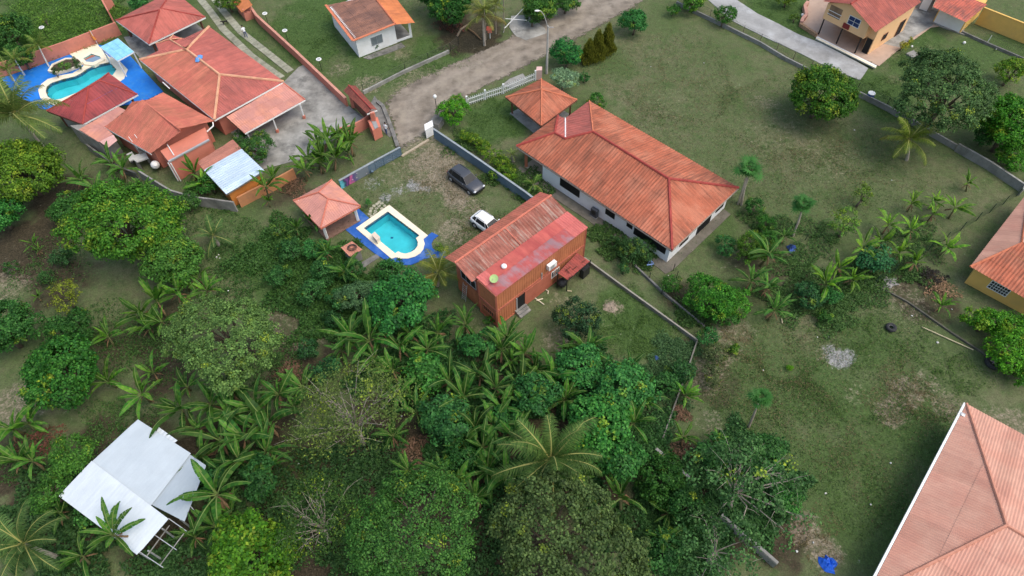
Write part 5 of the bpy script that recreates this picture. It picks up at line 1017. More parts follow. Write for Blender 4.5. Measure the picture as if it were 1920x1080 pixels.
crumple('plastic_bag', 'white plastic sheet in the weeds beside the lot wall', 'bag', (1204, 712), .4, .25, Mt('white_bag', (.45, .47, .5), .2, 4), 7)
leaf_pile('dark heap of burnt rubbish by the green netting fence', (1742, 520), 1.6, (.03, .026, .022), 8, 500, .5, 'rubbish_heap', 'rubbish', .3)
leaf_pile('heap of dry tan palm leaves below the burnt rubbish', (1762, 540), 1.7, (.30, .20, .12), 9)
leaf_pile('heap of brown cut banana trunks between olive tree and bananas', (543, 697), 1.3, (.17, .11, .07), 10)
leaf_pile('brown dry leaf heap beside the pink pavilion', (552, 352), 1.6, (.17, .11, .07), 11)
leaf_pile('reddish litter heap left of the zinc shed', (70, 835), 2.0, (.16, .07, .05), 12)
crumple('mound', 'pale stony mound on the lawn beside the dark round bush', 'mound', (1144, 576), .7, .15, Mt('stony', (.26, .21, .16), .3, 3), 13)
crumple('mound', 'small grey rubble mound near the burnt heap by the kerb', 'mound', (1665, 528), .9, .3, Mt('rubble', (.22, .21, .2), .4, 4, .95, .8, 6), 14)
o = part(None, 'concrete_cover', CONC, lambda b: b.prism(GL([(1698, 102), (1712, 96), (1722, 104), (1710, 110)]), -.05, .18)); props(o, 'square concrete cover slab on the lawn beside the peach house', 'slab')
# blue ladder-like drying rack by bungalow corner
t = thing('drying_rack', 'small blue drying rack standing at the corner of the bungalow path', 'rack', G(1220, 498)); BL = Mt('blue_rack', (.16, .24, .46), .1)
for a, b_ in (((1213, 497), (1219, 488)), ((1222, 500), (1221, 487)), ((1226, 495), (1220, 487))): part(t, 'leg', BL, lambda z: z.tube([G(*a), G(*b_, .9)], .05, 5))
for z_ in (.35, .75): part(t, 'bar', BL, lambda z: z.bar(G(1213, 497, z_), G(1225, 495, z_), .12, .05))
for p, l in (((1253, 517), 'white marker post at the corner of the bungalow garden fence'), ((428, 545), 'white marker stake at the left corner of the lot'), ((1868, 92), 'white stake in the garden below the yellow wall')):
    o = part(None, 'marker_stake', TRIM, lambda b: b.bar(G(*p), G(*p, 1.2), .09, .09)); props(o, l, 'stake')
for p, l, r in (((1808, 80), 'white round lamp cap on the lawn beyond the outbuilding', .2), ((1710, 87), 'white ball light in grass beside the yellow shrub', .15), ((1505, 28), 'white globe on the curved pink terrace wall', .22)):
    o = part(None, 'ground_light', TRIM, lambda b: b.blob(G(*p, r * .8), r, r, r, 8, 6)); props(o, l, 'lamp')
# scattered pale litter and stones on the lawns: one can pick some out
random.seed(11)
LIT = [(1670, 868, 'on the lawn left of the lower salmon roof'), (1548, 925, 'on the lawn nearest the bare-limbed tree'), (1633, 946, 'on the lawn beside the salmon roof gutter'), (1525, 1017, 'on bare earth above the blue tarpaulin'), (1494, 1034, 'at the shrub edge left of the blue tarpaulin'), (1533, 632, 'on grass left above the sandy patch'), (1553, 632, 'on grass directly above the sandy patch'), (1494, 596, 'on grass below the right garden shrubs'), (1758, 642, 'between the lying pole and the sandy patch'), (1710, 592, 'on grass between the tyre and the kerb'), (1431, 694, 'on grass below the small bright tuft'), (1672, 338, 'on the field left of the young bananas'), (1866, 548, 'on the earth beside the yellow house wall'), (1785, 580, 'behind the dark kerb near the dry leaf heap'), (345, 428, 'right one of a pair by the thin pale-trunked tree'), (340, 430, 'left one of a pair by the thin pale-trunked tree'), (410, 478, 'top one of three beside the young palm'), (412, 484, 'lowest of three beside the young palm'), (406, 482, 'leftmost of three beside the young palm'), (753, 780, 'on dark litter below the lot boundary'), (430, 862, 'under the dense banana grove'), (1220, 125, 'on the upper field near the conifers'), (1602, 244, 'on the field below the round dark mango'), (1320, 118, 'in the middle of the upper field'), (560, 870, 'on the dark grass clearing below the bananas'), (993, 333, 'on the grass before the bungalow porch')]
LS = Mt('pale_litter', (.5, .5, .47), .15, 4)
for i, (x, y, l) in enumerate(LIT):
    o = part(None, 'litter_scrap', LS, lambda b: b.blob(G(x, y, .03), random.uniform(.06, .12), random.uniform(.06, .12), .05, 6, 4, seed=i, jit=.3)); props(o, 'small pale scrap ' + l, 'litter', 'scraps of litter on the grass')
# odd things round the salmon house
t = thing('folded_parasol', 'folded orange parasol against the salmon rear wall by the pool', 'parasol', G(184, 84)); p = G(184, 84); part(t, 'pole', TRIM, lambda b: b.tube([p, p + Vector((0, 0, 2.3))], .03, 6)); part(t, 'canopy', ORANGE, lambda b: b.tube([p + Vector((0, 0, .8)), p + Vector((-.1, 0, 1.2)), p + Vector((-.2, .05, 2.2))], [.2, .16, .04], 8))
crumple_roof = G(373, 108, 4.05); o = part(None, 'roof_cloth', Mt('blue_cloth', (.10, .28, .62), .1), lambda b: b.blob(crumple_roof, .45, .8, .14, 9, 5, seed=2, jit=.25)); props(o, 'blue cloth bundle lying on the ridge of the salmon house roof', 'cloth')
leaf_pile('dry brown fronds heaped outside the right lot wall', (1282, 852), 1.5, (.17, .11, .07), 15)
leaf_pile('dry leaf litter heap below the banana plant outside the lot wall', (1275, 775), .9, (.17, .11, .07), 16)
leaf_pile('reddish leaf heap under the top road hedge', (845, 46), 2.2, (.16, .07, .05), 17)
leaf_pile('brown litter heap under the bananas beside the lot clearing', (772, 842), 1.4, (.17, .11, .07), 18)
for a, b_, l in (((962, 728), (985, 712), 'pale cut stick lying in the banana thicket'), ((1194, 742), (1206, 758), 'pale short log at the right side of the thicket'), ((1064, 545), (1072, 546), 'thin white stick on the grass beside the dark round bush'), ((1465, 596), (1467, 606), 'short pale stump post on the lawn below the garden'), ((915, 420), (922, 426), 'pale stick in grass behind the white car')):
    o = part(None, 'stick', Mt('pale_cane', (.5, .43, .28)), lambda z: z.tube([G(*a, .06), G(*b_, .1)], .06, 6)); props(o, l, 'stick')
# ================================================================ CARS
def car(name, label, px_rear, px_front, L_, W_, Hh, body_col, kind):
    """hatchback / SUV lofted from side stations; +X forward"""
    a, b_ = G(*px_rear), G(*px_front); d = (b_ - a).normalized(); mid = (a + b_) / 2; t = thing(name, label, 'car', mid); t.rotation_euler.z = math.atan2(d.y, d.x)
    ORG[t.name] = Vector((0, 0, 0)); hl, hw = L_ / 2, W_ / 2
    paint = Mt(name + '_paint' + kind, body_col, .03, 1, .28, 0, metal=.25 if kind == 'dark' else 0, spec=.5)
    if kind == 'white': paint = Mt('white_car_paint', (.78, .79, .80), .02, 1, .25, 0, spec=.5)
    # lower body: stations x, half width, z bottom, z shoulder(top)
    st = [(-hl, .80, .45, .86), (-hl + .12, .93, .30, 1.02), (-hl + .7, 1.0, .27, 1.06), (-.3, 1.0, .26, 1.02), (hl - 1.5, 1.0, .26, 1.0), (hl - 1.05, .98, .27, .97), (hl - .35, .92, .28, .86), (hl - .06, .78, .36, .70), (hl, .66, .45, .62)]
    V = []; Fc = []; k = 8
    for x, w_, z0, z1 in st:
        y = w_ * hw; V += [(x, -y * .9, z0), (x, -y, z0 + .18), (x, -y * 1.0, z1 - .22), (x, -y * .93, z1 - .04), (x, -y * .6, z1 + .02), (x, y * .6, z1 + .02), (x, y * .93, z1 - .04), (x, y, z1 - .22), (x, y, z0 + .18), (x, y * .9, z0)]
    k = 10
    for i in range(len(st) - 1):
        for j in range(k): Fc.append((i * k + j, (i + 1) * k + j, (i + 1) * k + (j + 1) % k, i * k + (j + 1) % k))
    Fc += [tuple(range(k)), tuple(range((len(st) - 1) * k, len(st) * k))[::-1]]
    body = mk('body', V, [f[::-1] for f in Fc], paint, t, smooth=True)
    # cabin: base ring on the shoulder, roof ring
    base = [(-hl + .25, .80), (-hl + .9, .92), (.25, .92), (hl - 1.35, .86)]; roof = [(-hl + .62, .62), (-hl + 1.0, .70), (-.05, .71), (hl - 2.05, .64)]; zb, zt = 1.0, Hh
    zr_ = (Hh - .10, Hh - .01, Hh, Hh - .10)
    V = [(x, -y * hw, zb) for x, y in base] + [(x, y * hw, zb) for x, y in base] + [(x, -y * hw, z) for (x, y), z in zip(roof, zr_)] + [(x, y * hw, z) for (x, y), z in zip(roof, zr_)]
    roofv = [V[8 + i] for i in range(4)] + [V[12 + i] for i in range(4)]
    mk('roof', [(x, y, z + .012) for x, y, z in roofv], [(i, i + 1, 5 + i, 4 + i) for i in range(3)], paint, t, smooth=True)
    def pane(nm, ids, shrink=.07, out=.012):
        P_ = [Vector(V[i]) for i in ids]; c = sum(P_, Vector()) / len(P_); n = (P_[1] - P_[0]).cross(P_[2] - P_[0]).normalized(); 
        n = n if n.dot(c - Vector((0, 0, .9))) > 0 else -n
        mk('pillar_frame', P_, [tuple(range(len(P_)))], paint, t); mk(nm, [p.lerp(c, shrink) + n * out for p in P_], [tuple(range(len(P_)))], Mt('car_glass', (.012, .014, .017), .1, 2, .3, 0, spec=.25), t)
    pane('windscreen', (3, 7, 15, 11), .05); pane('rear_window', (0, 8, 12, 4), .12)
    for o_ in (0, 4): pane('side_window', (o_ + 0, o_ + 1, 9 + o_, 8 + o_), .14); pane('side_window', (o_ + 1, o_ + 2, 10 + o_, 9 + o_), .08); pane('side_window', (o_ + 2, o_ + 3, 11 + o_, 10 + o_), .1)
    if kind == 'dark':
        pass
    for sx in (-1, 1):
        for sy in (-1, 1):
            c = Vector((sx * (hl - .85), sy * (hw - .08), .34)); wh = part(t, 'wheel', RUB, lambda q: q.tube([c - Vector((0, .11, 0)), c + Vector((0, .11, 0))], .345, 18)); part(wh, 'rim', STEEL, lambda q: q.tube([c + Vector((0, sy * .10, 0)), c + Vector((0, sy * .125, 0))], .21, 12))
            part(t, 'wheel_arch', BLACKM, lambda q: torus(q, (c.x, sy * (hw - .005), .36), .38, .04, 18, 5, (0, 1, 0)))
    for sy in (-1, 1):
        part(t, 'headlight', Mt('lamp_glass', (.55, .57, .6), .1, 2, .15, 0), lambda q: q.blob((hl - .16, sy * .66, .70), .16, .2, .07, 8, 5)); part(t, 'tail_light', Mt('tail_red', (.25, .01, .01), .1, 2, .25, 0), lambda q: q.blob((-hl + .08, sy * .74, .86), .08, .14, .12, 8, 5)); part(t, 'mirror', paint, lambda q: q.blob((hl - 1.75, sy * (hw + .08), 1.06), .1, .12, .08, 7, 5))
    part(t, 'grille', BLACKM, lambda q: q.bar((hl - .01, -.5, .52), (hl - .01, .5, .52), .06, .14)); part(t, 'bumper', BLACKM, lambda q: q.bar((hl - .12, -.72, .38), (hl - .12, .72, .38), .2, .12)); part(t, 'bumper', BLACKM, lambda q: q.bar((-hl + .1, -.8, .42), (-hl + .1, .8, .42), .16, .16))
    for sy in (-1, 1):
        part(t, 'roof_rail', BLACKM, lambda q: q.tube([(-hl + .9, sy * .58, Hh + .03), (-.1, sy * .58, Hh + .04)], .02, 5)); part(t, 'sill', BLACKM, lambda q: q.bar((-hl + 1.25, sy * (hw - .05), .3), (hl - 1.3, sy * (hw - .05), .3), .1, .1))
    return t
car('parked_car', 'dark grey SUV parked beside the slate blue wall', (849, 326), (900, 363), 4.75, 1.92, 1.66, (.065, .07, .082), 'dark')
car('parked_car', 'white car half hidden under the rusted container-house roof', (894, 413), (943, 447), 4.45, 1.84, 1.52, (.78, .79, .8), 'white')
# ================================================================ PEOPLE AND DOG
def skinned(name, nodes, edges, parent, zones, mats, sub=1):
    """skeleton of joints with radii -> one continuous surface, cloth zones by height"""
    me = bpy.data.meshes.new(name); me.from_pydata([n[:3] for n in nodes], edges, []); o = bpy.data.objects.new(name, me); COL.objects.link(o)
    o.modifiers.new('skin', 'SKIN'); s = o.modifiers.new('sub', 'SUBSURF'); s.levels = s.render_levels = sub
    for i, n in enumerate(nodes): d = me.skin_vertices[0].data[i]; r = n[3]; d.radius = (r, r) if not isinstance(r, tuple) else r; d.use_root = (i == 0)
    dg = bpy.context.evaluated_depsgraph_get(); m2 = bpy.data.meshes.new_from_object(o.evaluated_get(dg)); bpy.data.objects.remove(o); m2.name = name
    m2.materials.clear()
    for q in mats: m2.materials.append(q)
    for p in m2.polygons: p.material_index = zones(p.center); p.use_smooth = True
    o = bpy.data.objects.new(name, m2); COL.objects.link(o); o.parent = parent; return o
SKIN_ = Mt('skin', (.20, .11, .07), .05, 3, .6, 0); HAIR = Mt('hair', (.012, .01, .009), .1)
def person(px, face, label, shirt, trous, step=.22, bend=0.0):
    t = thing('person', label, 'person', G(*px)); t.rotation_euler.z = face
    N = [(0, 0, .95, (.16, .12)), (.02 + bend * .3, 0, 1.18, (.15, .11)), (.04 + bend * .7, 0, 1.38, (.19, .12)), (.05 + bend, 0, 1.48, .07), (.07 + bend, 0, 1.54, .06), (.09 + bend * 1.2, 0, 1.63, .10), (.09 + bend * 1.25, 0, 1.72, .085),
         (0, .10, .88, .10), (step * .5, .10, .50, .075), (step * .7, .10, .09, .05), (step * .7 + .16, .11, .05, .04),
         (0, -.10, .88, .10), (-step * .3, -.10, .50, .075), (-step, -.10, .10, .05), (-step + .15, -.11, .05, .04),
         (.04 + bend * .7, .20, 1.38, .065), (-.04 + bend * .6, .25, 1.12, .048), (.10 + bend * .7, .25, .90, .038), (.15 + bend * .7, .24, .82, .04),
         (.04 + bend * .7, -.20, 1.38, .065), (.06 + bend * .8, -.26, 1.12, .048), (.22 + bend, -.24, .95, .038), (.28 + bend, -.23, .90, .04)]
    E_ = [(0, 1), (1, 2), (2, 3), (3, 4), (4, 5), (5, 6), (0, 7), (7, 8), (8, 9), (9, 10), (0, 11), (11, 12), (12, 13), (13, 14), (2, 15), (15, 16), (16, 17), (17, 18), (2, 19), (19, 20), (20, 21), (21, 22)]
    zone = lambda c: 0 if c.z > 1.50 or (abs(c.y) > .2 and c.z < 1.15) else (1 if c.z > .93 else (2 if c.z > .12 else 3))
    skinned('body', N, E_, t, zone, [SKIN_, Mt('shirt_' + label[:8], shirt, .08), Mt('trousers_' + label[:8], trous, .1), BLACKM])
    ORG[t.name] = Vector((0, 0, 0)); hx = .075 + bend * 1.22
    part(t, 'hair', HAIR, lambda b: b.blob((hx - .01, 0, 1.745), .115, .105, .085, 8, 6), smooth=True)
    for sy in (-1, 1):
        hd = part(t, 'hand', SKIN_, lambda b: b.blob((.17 + bend * .7 if sy > 0 else .30 + bend, sy * .24, .79 if sy > 0 else .87), .035, .02, .05, 6, 5))
        for k in range(4): part(hd, 'finger', SKIN_, lambda b: b.tube([(.155 + .014 * k + bend * .7 if sy > 0 else .28 + .014 * k + bend, sy * .24, .76 if sy > 0 else .84), (.16 + .014 * k + bend * .7 if sy > 0 else .285 + .014 * k + bend, sy * .232, (.70 - .006 * abs(k - 1.5)) if sy > 0 else .78)], .008, 5))
        part(hd, 'thumb', SKIN_, lambda b: b.tube([((.20 + bend * .7) if sy > 0 else .33 + bend, sy * .23, .80 if sy > 0 else .88), ((.225 + bend * .7) if sy > 0 else .355 + bend, sy * .215, .76 if sy > 0 else .84)], .009, 5))
    part(t, 'nose', SKIN_, lambda b: b.blob((hx + .12, 0, 1.66), .02, .016, .022, 6, 4))
    return t
person((462, 70), math.radians(125), 'person in white shirt and blue trousers walking on the slab driveway track', (.72, .74, .78), (.08, .10, .20), .26, .12)
person((725, 252), math.radians(60), 'person in dark top and pale trousers standing by the curved drain kerb', (.07, .08, .13), (.42, .43, .45), .08, .02)
t = thing('dog', 'black dog walking between the slab strips of the driveway track', 'dog', G(423, 46)); t.rotation_euler.z = math.radians(-150)
N = [(-.28, 0, .50, .11), (-.05, 0, .49, .11), (.22, 0, .50, .14), (.36, 0, .60, .085), (.46, 0, .70, .085), (.62, 0, .66, .045), (-.40, 0, .56, .03), (-.55, 0, .66, .018),
     (.24, .09, .40, .06), (.25, .10, .22, .035), (.27, .10, .02, .03), (.22, -.09, .40, .06), (.16, -.10, .22, .035), (.12, -.10, .02, .03), (-.30, .09, .40, .075), (-.24, .10, .30, .05), (-.36, .10, .16, .03), (-.32, .10, .02, .028), (-.30, -.09, .40, .075), (-.30, -.10, .30, .05), (-.44, -.10, .16, .03), (-.42, -.10, .02, .028)]
E_ = [(0, 1), (1, 2), (2, 3), (3, 4), (4, 5), (0, 6), (6, 7), (2, 8), (8, 9), (9, 10), (2, 11), (11, 12), (12, 13), (0, 14), (14, 15), (15, 16), (16, 17), (0, 18), (18, 19), (19, 20), (20, 21)]
skinned('body', N, E_, t, lambda c: 0, [Mt('black_fur', (.015, .014, .013), .2, 6)]); ORG[t.name] = Vector((0, 0, 0))
for sy in (-1, 1): part(t, 'ear', MATS['black_fur'], lambda b: b.add([(.42, sy * .04, .76), (.42, sy * .10, .74), (.44, sy * .08, .86)], [(0, 1, 2), (2, 1, 0)]))
# ================================================================ VEGETATION
def quad_leaves(P0, A, B, rng):
    """diamond leaves: base points, long axis A, half-width axis B"""
    n = len(P0); V = np.empty((n, 4, 3), np.float32); fold = np.cross(A, B); fold /= np.linalg.norm(fold, axis=1, keepdims=True) + 1e-9
    w_ = np.linalg.norm(B, axis=1, keepdims=True)
    V[:, 0] = P0; V[:, 1] = P0 + A * .5 + B + fold * w_ * .35; V[:, 2] = P0 + A; V[:, 3] = P0 + A * .5 - B + fold * w_ * .35
    return V.reshape(-1, 3), np.arange(n * 4, dtype=np.int32).reshape(n, 4)
def unit(v): return v / (np.linalg.norm(v, axis=1, keepdims=True) + 1e-9)
def clump_pts(rng, n, R, kz, shell, zmin, lob, K=7):
    """leaf clumps spread over several overlapping lobes, so the outline is ragged and shade falls between them"""
    ld = unit(rng.normal(size=(K * 6, 3))); ld = ld[ld[:, 2] > -.25][:K]; lr = rng.uniform(.30, .56, len(ld)); lc = ld * (rng.uniform(.80, 1.05, len(ld)) - lr)[:, None]
    lc = np.concatenate([lc, [[0, 0, .05]]]); lr = np.append(lr, .52); k = len(lr)
    pick = rng.choice(k, n * 3, p=lr ** 2 / (lr ** 2).sum()); d = unit(rng.normal(size=(n * 3, 3)))
    q = np.where(rng.rand(n * 3) < .14, rng.uniform(.5, .85, n * 3), shell + (1 - shell) * rng.rand(n * 3) ** .7) * (1 + lob * np.sin(d[:, 0] * 5 + pick) * np.cos(d[:, 1] * 4 + pick * 2))
    p = lc[pick] + d * (lr[pick] * q)[:, None]; keep = d[:, 2] > zmin
    for i in range(k): keep &= ~((np.linalg.norm(p - lc[i], axis=1) < lr[i] * .72) & (pick != i) )
    p = p[keep][:n]; d = d[keep][:n]; p = p * R; p[:, 2] *= kz; return p, d
SPEC = {  # crown flattening, clumps per m2 of shell, leaves per clump, leaf length, leaf width ratio, clump radius, shell, flush share, up bias, lobes, trunk height ratio, lowest direction
 'mango':   dict(kz=.72, den=2.3, lpc=44, leaf=.23, wr=.32, cr=.46, shell=.84, flush=.20, up=.7, lob=.15, th=.20, zmin=-.75),
 'dense':   dict(kz=.78, den=2.6, lpc=42, leaf=.20, wr=.38, cr=.42, shell=.84, flush=.06, up=.6, lob=.14, th=.22, zmin=-.75),
 'olive':   dict(kz=.62, den=2.9, lpc=40, leaf=.17, wr=.40, cr=.36, shell=.74, flush=.05, up=.8, lob=.22, th=.45, zmin=-.35),
 'feather': dict(kz=.50, den=2.6, lpc=40, leaf=.19, wr=.30, cr=.46, shell=.74, flush=.05, up=.9, lob=.13, th=.70, zmin=-.25),
 'sparse':  dict(kz=.95, den=1.05, lpc=34, leaf=.16, wr=.26, cr=.75, shell=.50, flush=.10, up=.6, lob=.25, th=.45, zmin=-.4),
 'bare':    dict(kz=.55, den=.6, lpc=34, leaf=.20, wr=.34, cr=.55, shell=.55, flush=.05, up=.7, lob=.25, th=.50, zmin=-.3),
 'bush':    dict(kz=.80, den=4.0, lpc=30, leaf=.15, wr=.40, cr=.32, shell=.76, flush=.08, up=.5, lob=.16, th=.12, zmin=-.6),
 'lush':    dict(kz=.70, den=2.2, lpc=34, leaf=.25, wr=.38, cr=.46, shell=.66, flush=.04, up=.9, lob=.24, th=.45, zmin=-.5),
 'yellow':  dict(kz=.80, den=3.4, lpc=30, leaf=.17, wr=.36, cr=.34, shell=.74, flush=.50, up=.5, lob=.18, th=.12, zmin=-.6),
 'sprig':   dict(kz=.80, den=1.3, lpc=26, leaf=.18, wr=.34, cr=.42, shell=.55, flush=.40, up=.5, lob=.25, th=.35, zmin=-.5),
 'tuft':    dict(kz=.85, den=2.0, lpc=28, leaf=.36, wr=.16, cr=.42, shell=.5, flush=.25, up=1.0, lob=.15, th=.1, zmin=-.4),
}
CACHE = {}
def crown_meshes(sp, R, var):
    key = (sp, round(math.log(R) / .22), var)
    if key in CACHE: return CACHE[key]
    s = SPEC[sp]; R0 = math.exp(key[1] * .22); rng = np.random.RandomState(sum(map(ord, sp)) * 31 + (key[1] + 20) * 7 + var * 101)
    area = 4 * math.pi * R0 * R0 * (.5 + .5 * s['kz']) * .75
    nc = max(14, int(area * s['den'])); nc = min(nc, 780); C, D = clump_pts(rng, nc, R0, s['kz'], s['shell'], s['zmin'], s['lob'], 5 if R0 < 1.3 else (8 if R0 < 3 else (11 if R0 < 5 else 15))); nc = len(C)
    cr = s['cr'] * min(1.25, max(.6, (R0 / 2.5) ** .5)); lf = s['leaf'] * min(1.15, max(.6, (R0 / 2.5) ** .4)); lpc = s['lpc']
    ci = np.repeat(np.arange(nc), lpc); n = len(ci); crs = cr * rng.uniform(.7, 1.35, nc)
    off = unit(rng.normal(size=(n, 3))) * (rng.rand(n) ** .45)[:, None]; off[:, 2] *= .65
    p = C[ci] + off * crs[ci][:, None]
    nrm = unit(D[ci] * .5 + off * .7 + np.array([0, 0, s['up']]) + rng.normal(size=(n, 3)) * .45)
    a = unit(np.cross(nrm, rng.normal(size=(n, 3)))); a[:, 2] -= .25; a = unit(a); b = unit(np.cross(nrm, a))
    ll = lf * rng.uniform(.7, 1.3, n)[:, None]
    V, F = quad_leaves(p, a * ll, b * ll * s['wr'], rng)
    me = npmesh('crown', V, F); fl = np.zeros(nc); k = rng.rand(nc) < s['flush']; fl[k] = rng.uniform(.35, 1, k.sum()); top = (C[:, 2] / (R0 * s['kz']) > -.1); fl *= np.where(top, 1, .3)
    at = me.attributes.new('flush', 'FLOAT', 'POINT'); at.data.foreach_set('value', np.repeat(fl[ci] * rng.uniform(.4, 1, n), 4).astype(np.float32)); me.materials.append(LEAF)
    a2 = me.attributes.new('tone', 'FLOAT', 'POINT'); a2.data.foreach_set('value', np.repeat(rng.uniform(-.28, .30, nc)[ci], 4).astype(np.float32))
    # trunk and limbs, local z=0 at the crown's centre; the foot is at -(trunk + crown half height)
    hc = R0 * s['th'] + R0 * s['kz'] * .8; b_ = MB(); r0 = .05 + R0 * (.028 if sp in ('sparse', 'bare') else .045); bend = rng.uniform(-.1, .1, 2) * R0
    fork = Vector((bend[0], bend[1], -R0 * s['kz'] * .55)); b_.tube([(0, 0, -hc - .1), (bend[0] * .4, bend[1] * .4, -hc * .75), fork], [r0 * 1.25, r0, r0 * .8], 7)
    order = rng.permutation(nc)[:max(5, min(26, int(nc * (.2 if sp in ('sparse', 'bare') else .12))))]
    for i in order:
        e = Vector(C[i]); md = fork.lerp(e, .5) + Vector((0, 0, R0 * .05)) + Vector(rng.normal(size=3) * R0 * .06); b_.tube([fork - Vector((0, 0, .1)), md, e], [r0 * .42, r0 * .22, r0 * .06], 5, cap=False)
        if sp in ('sparse', 'bare'):
            for _ in range(3): q = md.lerp(e, rng.uniform(.1, .8)); w_ = Vector(rng.normal(size=3)) * R0 * .16 + (e - md) * .3; b_.tube([q, q + w_ * .5 + Vector((0, 0, .05 * R0)), q + w_], [r0 * .12, r0 * .08, r0 * .03], 4, cap=False)
    tm = bpy.data.meshes.new('trunk'); tm.from_pydata(b_.v, [], b_.f); tm.materials.append(PALEBARK if sp in ('sparse', 'bare') else BARK); tm.polygons.foreach_set('use_smooth', [True] * len(tm.polygons))
    CACHE[key] = (me, tm, R0, hc); return CACHE[key]
NT = [0]
COLS = {'mango': (.050, .115, .020), 'dense': (.034, .085, .020), 'olive': (.088, .130, .045), 'feather': (.052, .115, .030), 'sparse': (.085, .105, .034), 'bare': (.055, .105, .04), 'bush': (.040, .105, .022), 'lush': (.038, .115, .034), 'yellow': (.075, .135, .020), 'sprig': (.09, .15, .03), 'tuft': (.06, .12, .02)}
GAIN = 1.45
def sat(c): return [c[0] * .82, c[1] * 1.0, c[2] * .85]
def tree(sp, px, py, rpx, label, name=None, cat=None, col=None, kz=1.0, group=None, var=None):
    s = SPEC[sp]; p = G(px, py, 0)
    for _ in range(3): R = rpx * 1.08 * mpp(p); zc = R * s['th'] + R * s['kz'] * kz * .8; p = G(px, py, zc)
    NT[0] += 1; me, tm, R0, hc = crown_meshes(sp, R, NT[0] % 3 if var is None else var); f = R / R0
    isb = sp in ('bush', 'yellow', 'tuft', 'sprig') or R < 1.3
    t = thing(name or ('shrub' if isb else 'tree'), label, cat or ('shrub' if isb else 'tree'), (p.x, p.y, 0), group); rg = random.Random(NT[0] * 17)
    t.rotation_euler.z = rg.uniform(0, 6.28); t.scale = (f, f, f * kz)
    c = sat(col or COLS[sp]); v = rg.uniform(.88, 1.15) * GAIN
    o = link('crown', me, None, t, [x * v for x in c]); o.location.z = hc; k = link('trunk', tm, None, t); k.location.z = hc
    return t
# ---- leaves of banana, palm, papaya
def banana_leaf_mesh(seed, L, W, el, droop, torn):
    rg = random.Random(seed); n = 11; pts = []; p = Vector((0, 0, 0)); ang = el; side = rg.uniform(-.12, .12)
    for i in range(n + 1):
        pts.append(p.copy()); s = i / n; a = ang - droop * s ** 1.4; p = p + Vector((math.cos(a), side * s, math.sin(a))) * (L / n)
    V = []; F = []; MI = []
    def wd_(s): 
        if s < .16: return 0
        x = (s - .16) / .84; return W * max(.02, math.sin(math.pi * min(1, x ** .72)) ** .55)
    for sd in (1, -1):
        fall = rg.uniform(.15, .5)
        for i in range(2, n):
            s0, s1 = i / n, (i + 1) / n; t0 = fall + rg.uniform(-.15, .45) * torn; 
            for (s, q, t_) in ((s0, pts[i], t0), (s1, pts[i + 1], t0 + rg.uniform(-.05, .2) * torn)): pass
            a0, a1 = pts[i], pts[i + 1]; d = (a1 - a0).normalized(); u = Vector((0, 1, 0)) * sd; nn = d.cross(Vector((0, 1, 0))); nn = nn if nn.z > 0 else -nn
            o = u * math.cos(t0) - nn * math.sin(t0) + d * .25; g = .10 * torn * rg.random()
            b = len(V); V += [a0, a1, a1.lerp(a0, g) + o * max(.03, wd_(s1)), a0.lerp(a1, g) + o * wd_(s0)]
            F.append((b, b + 1, b + 2, b + 3) if sd > 0 else (b + 3, b + 2, b + 1, b)); MI.append(0)
    for i in range(n):
        a0, a1 = pts[i], pts[i + 1]; r0, r1 = .03 * (1 - i / n) + .008, .03 * (1 - (i + 1) / n) + .008; up_ = Vector((0, 0, .02)); y = Vector((0, 1, 0)); b = len(V)
        V += [a0 - y * r0 + up_, a0 + y * r0 + up_, a1 + y * r1 + up_, a1 - y * r1 + up_]; F.append((b, b + 1, b + 2, b + 3)); MI.append(1)
    me = bpy.data.meshes.new('leaf'); me.from_pydata(V, [], F); me.materials.append(GLEAF); me.materials.append(RIB); me.polygons.foreach_set('material_index', MI); return me
RIB = Mt('midrib', (.13, .19, .05), .1); DRY = Mt('dry_leaf', (.17, .105, .055), .3, 3, .9, 0); PSTEM = Mt('banana_stem', (.13, .13, .055), .4, 4, .8, .3, 10, (.09, .06, .035), .7, 3)
BL_UP = [banana_leaf_mesh(10 + i, 2.3, .19, 1.38, .55 + .12 * i, .3) for i in range(3)]
BL_MID = [banana_leaf_mesh(20 + i, 2.75, .21, 1.18, 1.15 + .15 * i, .7) for i in range(4)]
BL_LOW = [banana_leaf_mesh(30 + i, 2.6, .20, .85, 1.55 + .15 * i, 1.0) for i in range(3)]
BL_DEAD = [banana_leaf_mesh(40 + i, 1.5, .14, -.4, 1.0, 1.0) for i in range(2)]
for m_ in BL_DEAD: m_.materials.clear(); m_.materials.append(DRY); m_.materials.append(DRY)
bs = MB().tube([(0, 0, -.05), (0, 0, .4), (0, 0, .8), (0, 0, 1.0)], [.15, .12, .095, .07], 8); BST = bpy.data.meshes.new('pseudostem'); BST.from_pydata(bs.v, [], bs.f); BST.materials.append(PSTEM); BST.polygons.foreach_set('use_smooth', [True] * len(bs.f))
NB = [0]
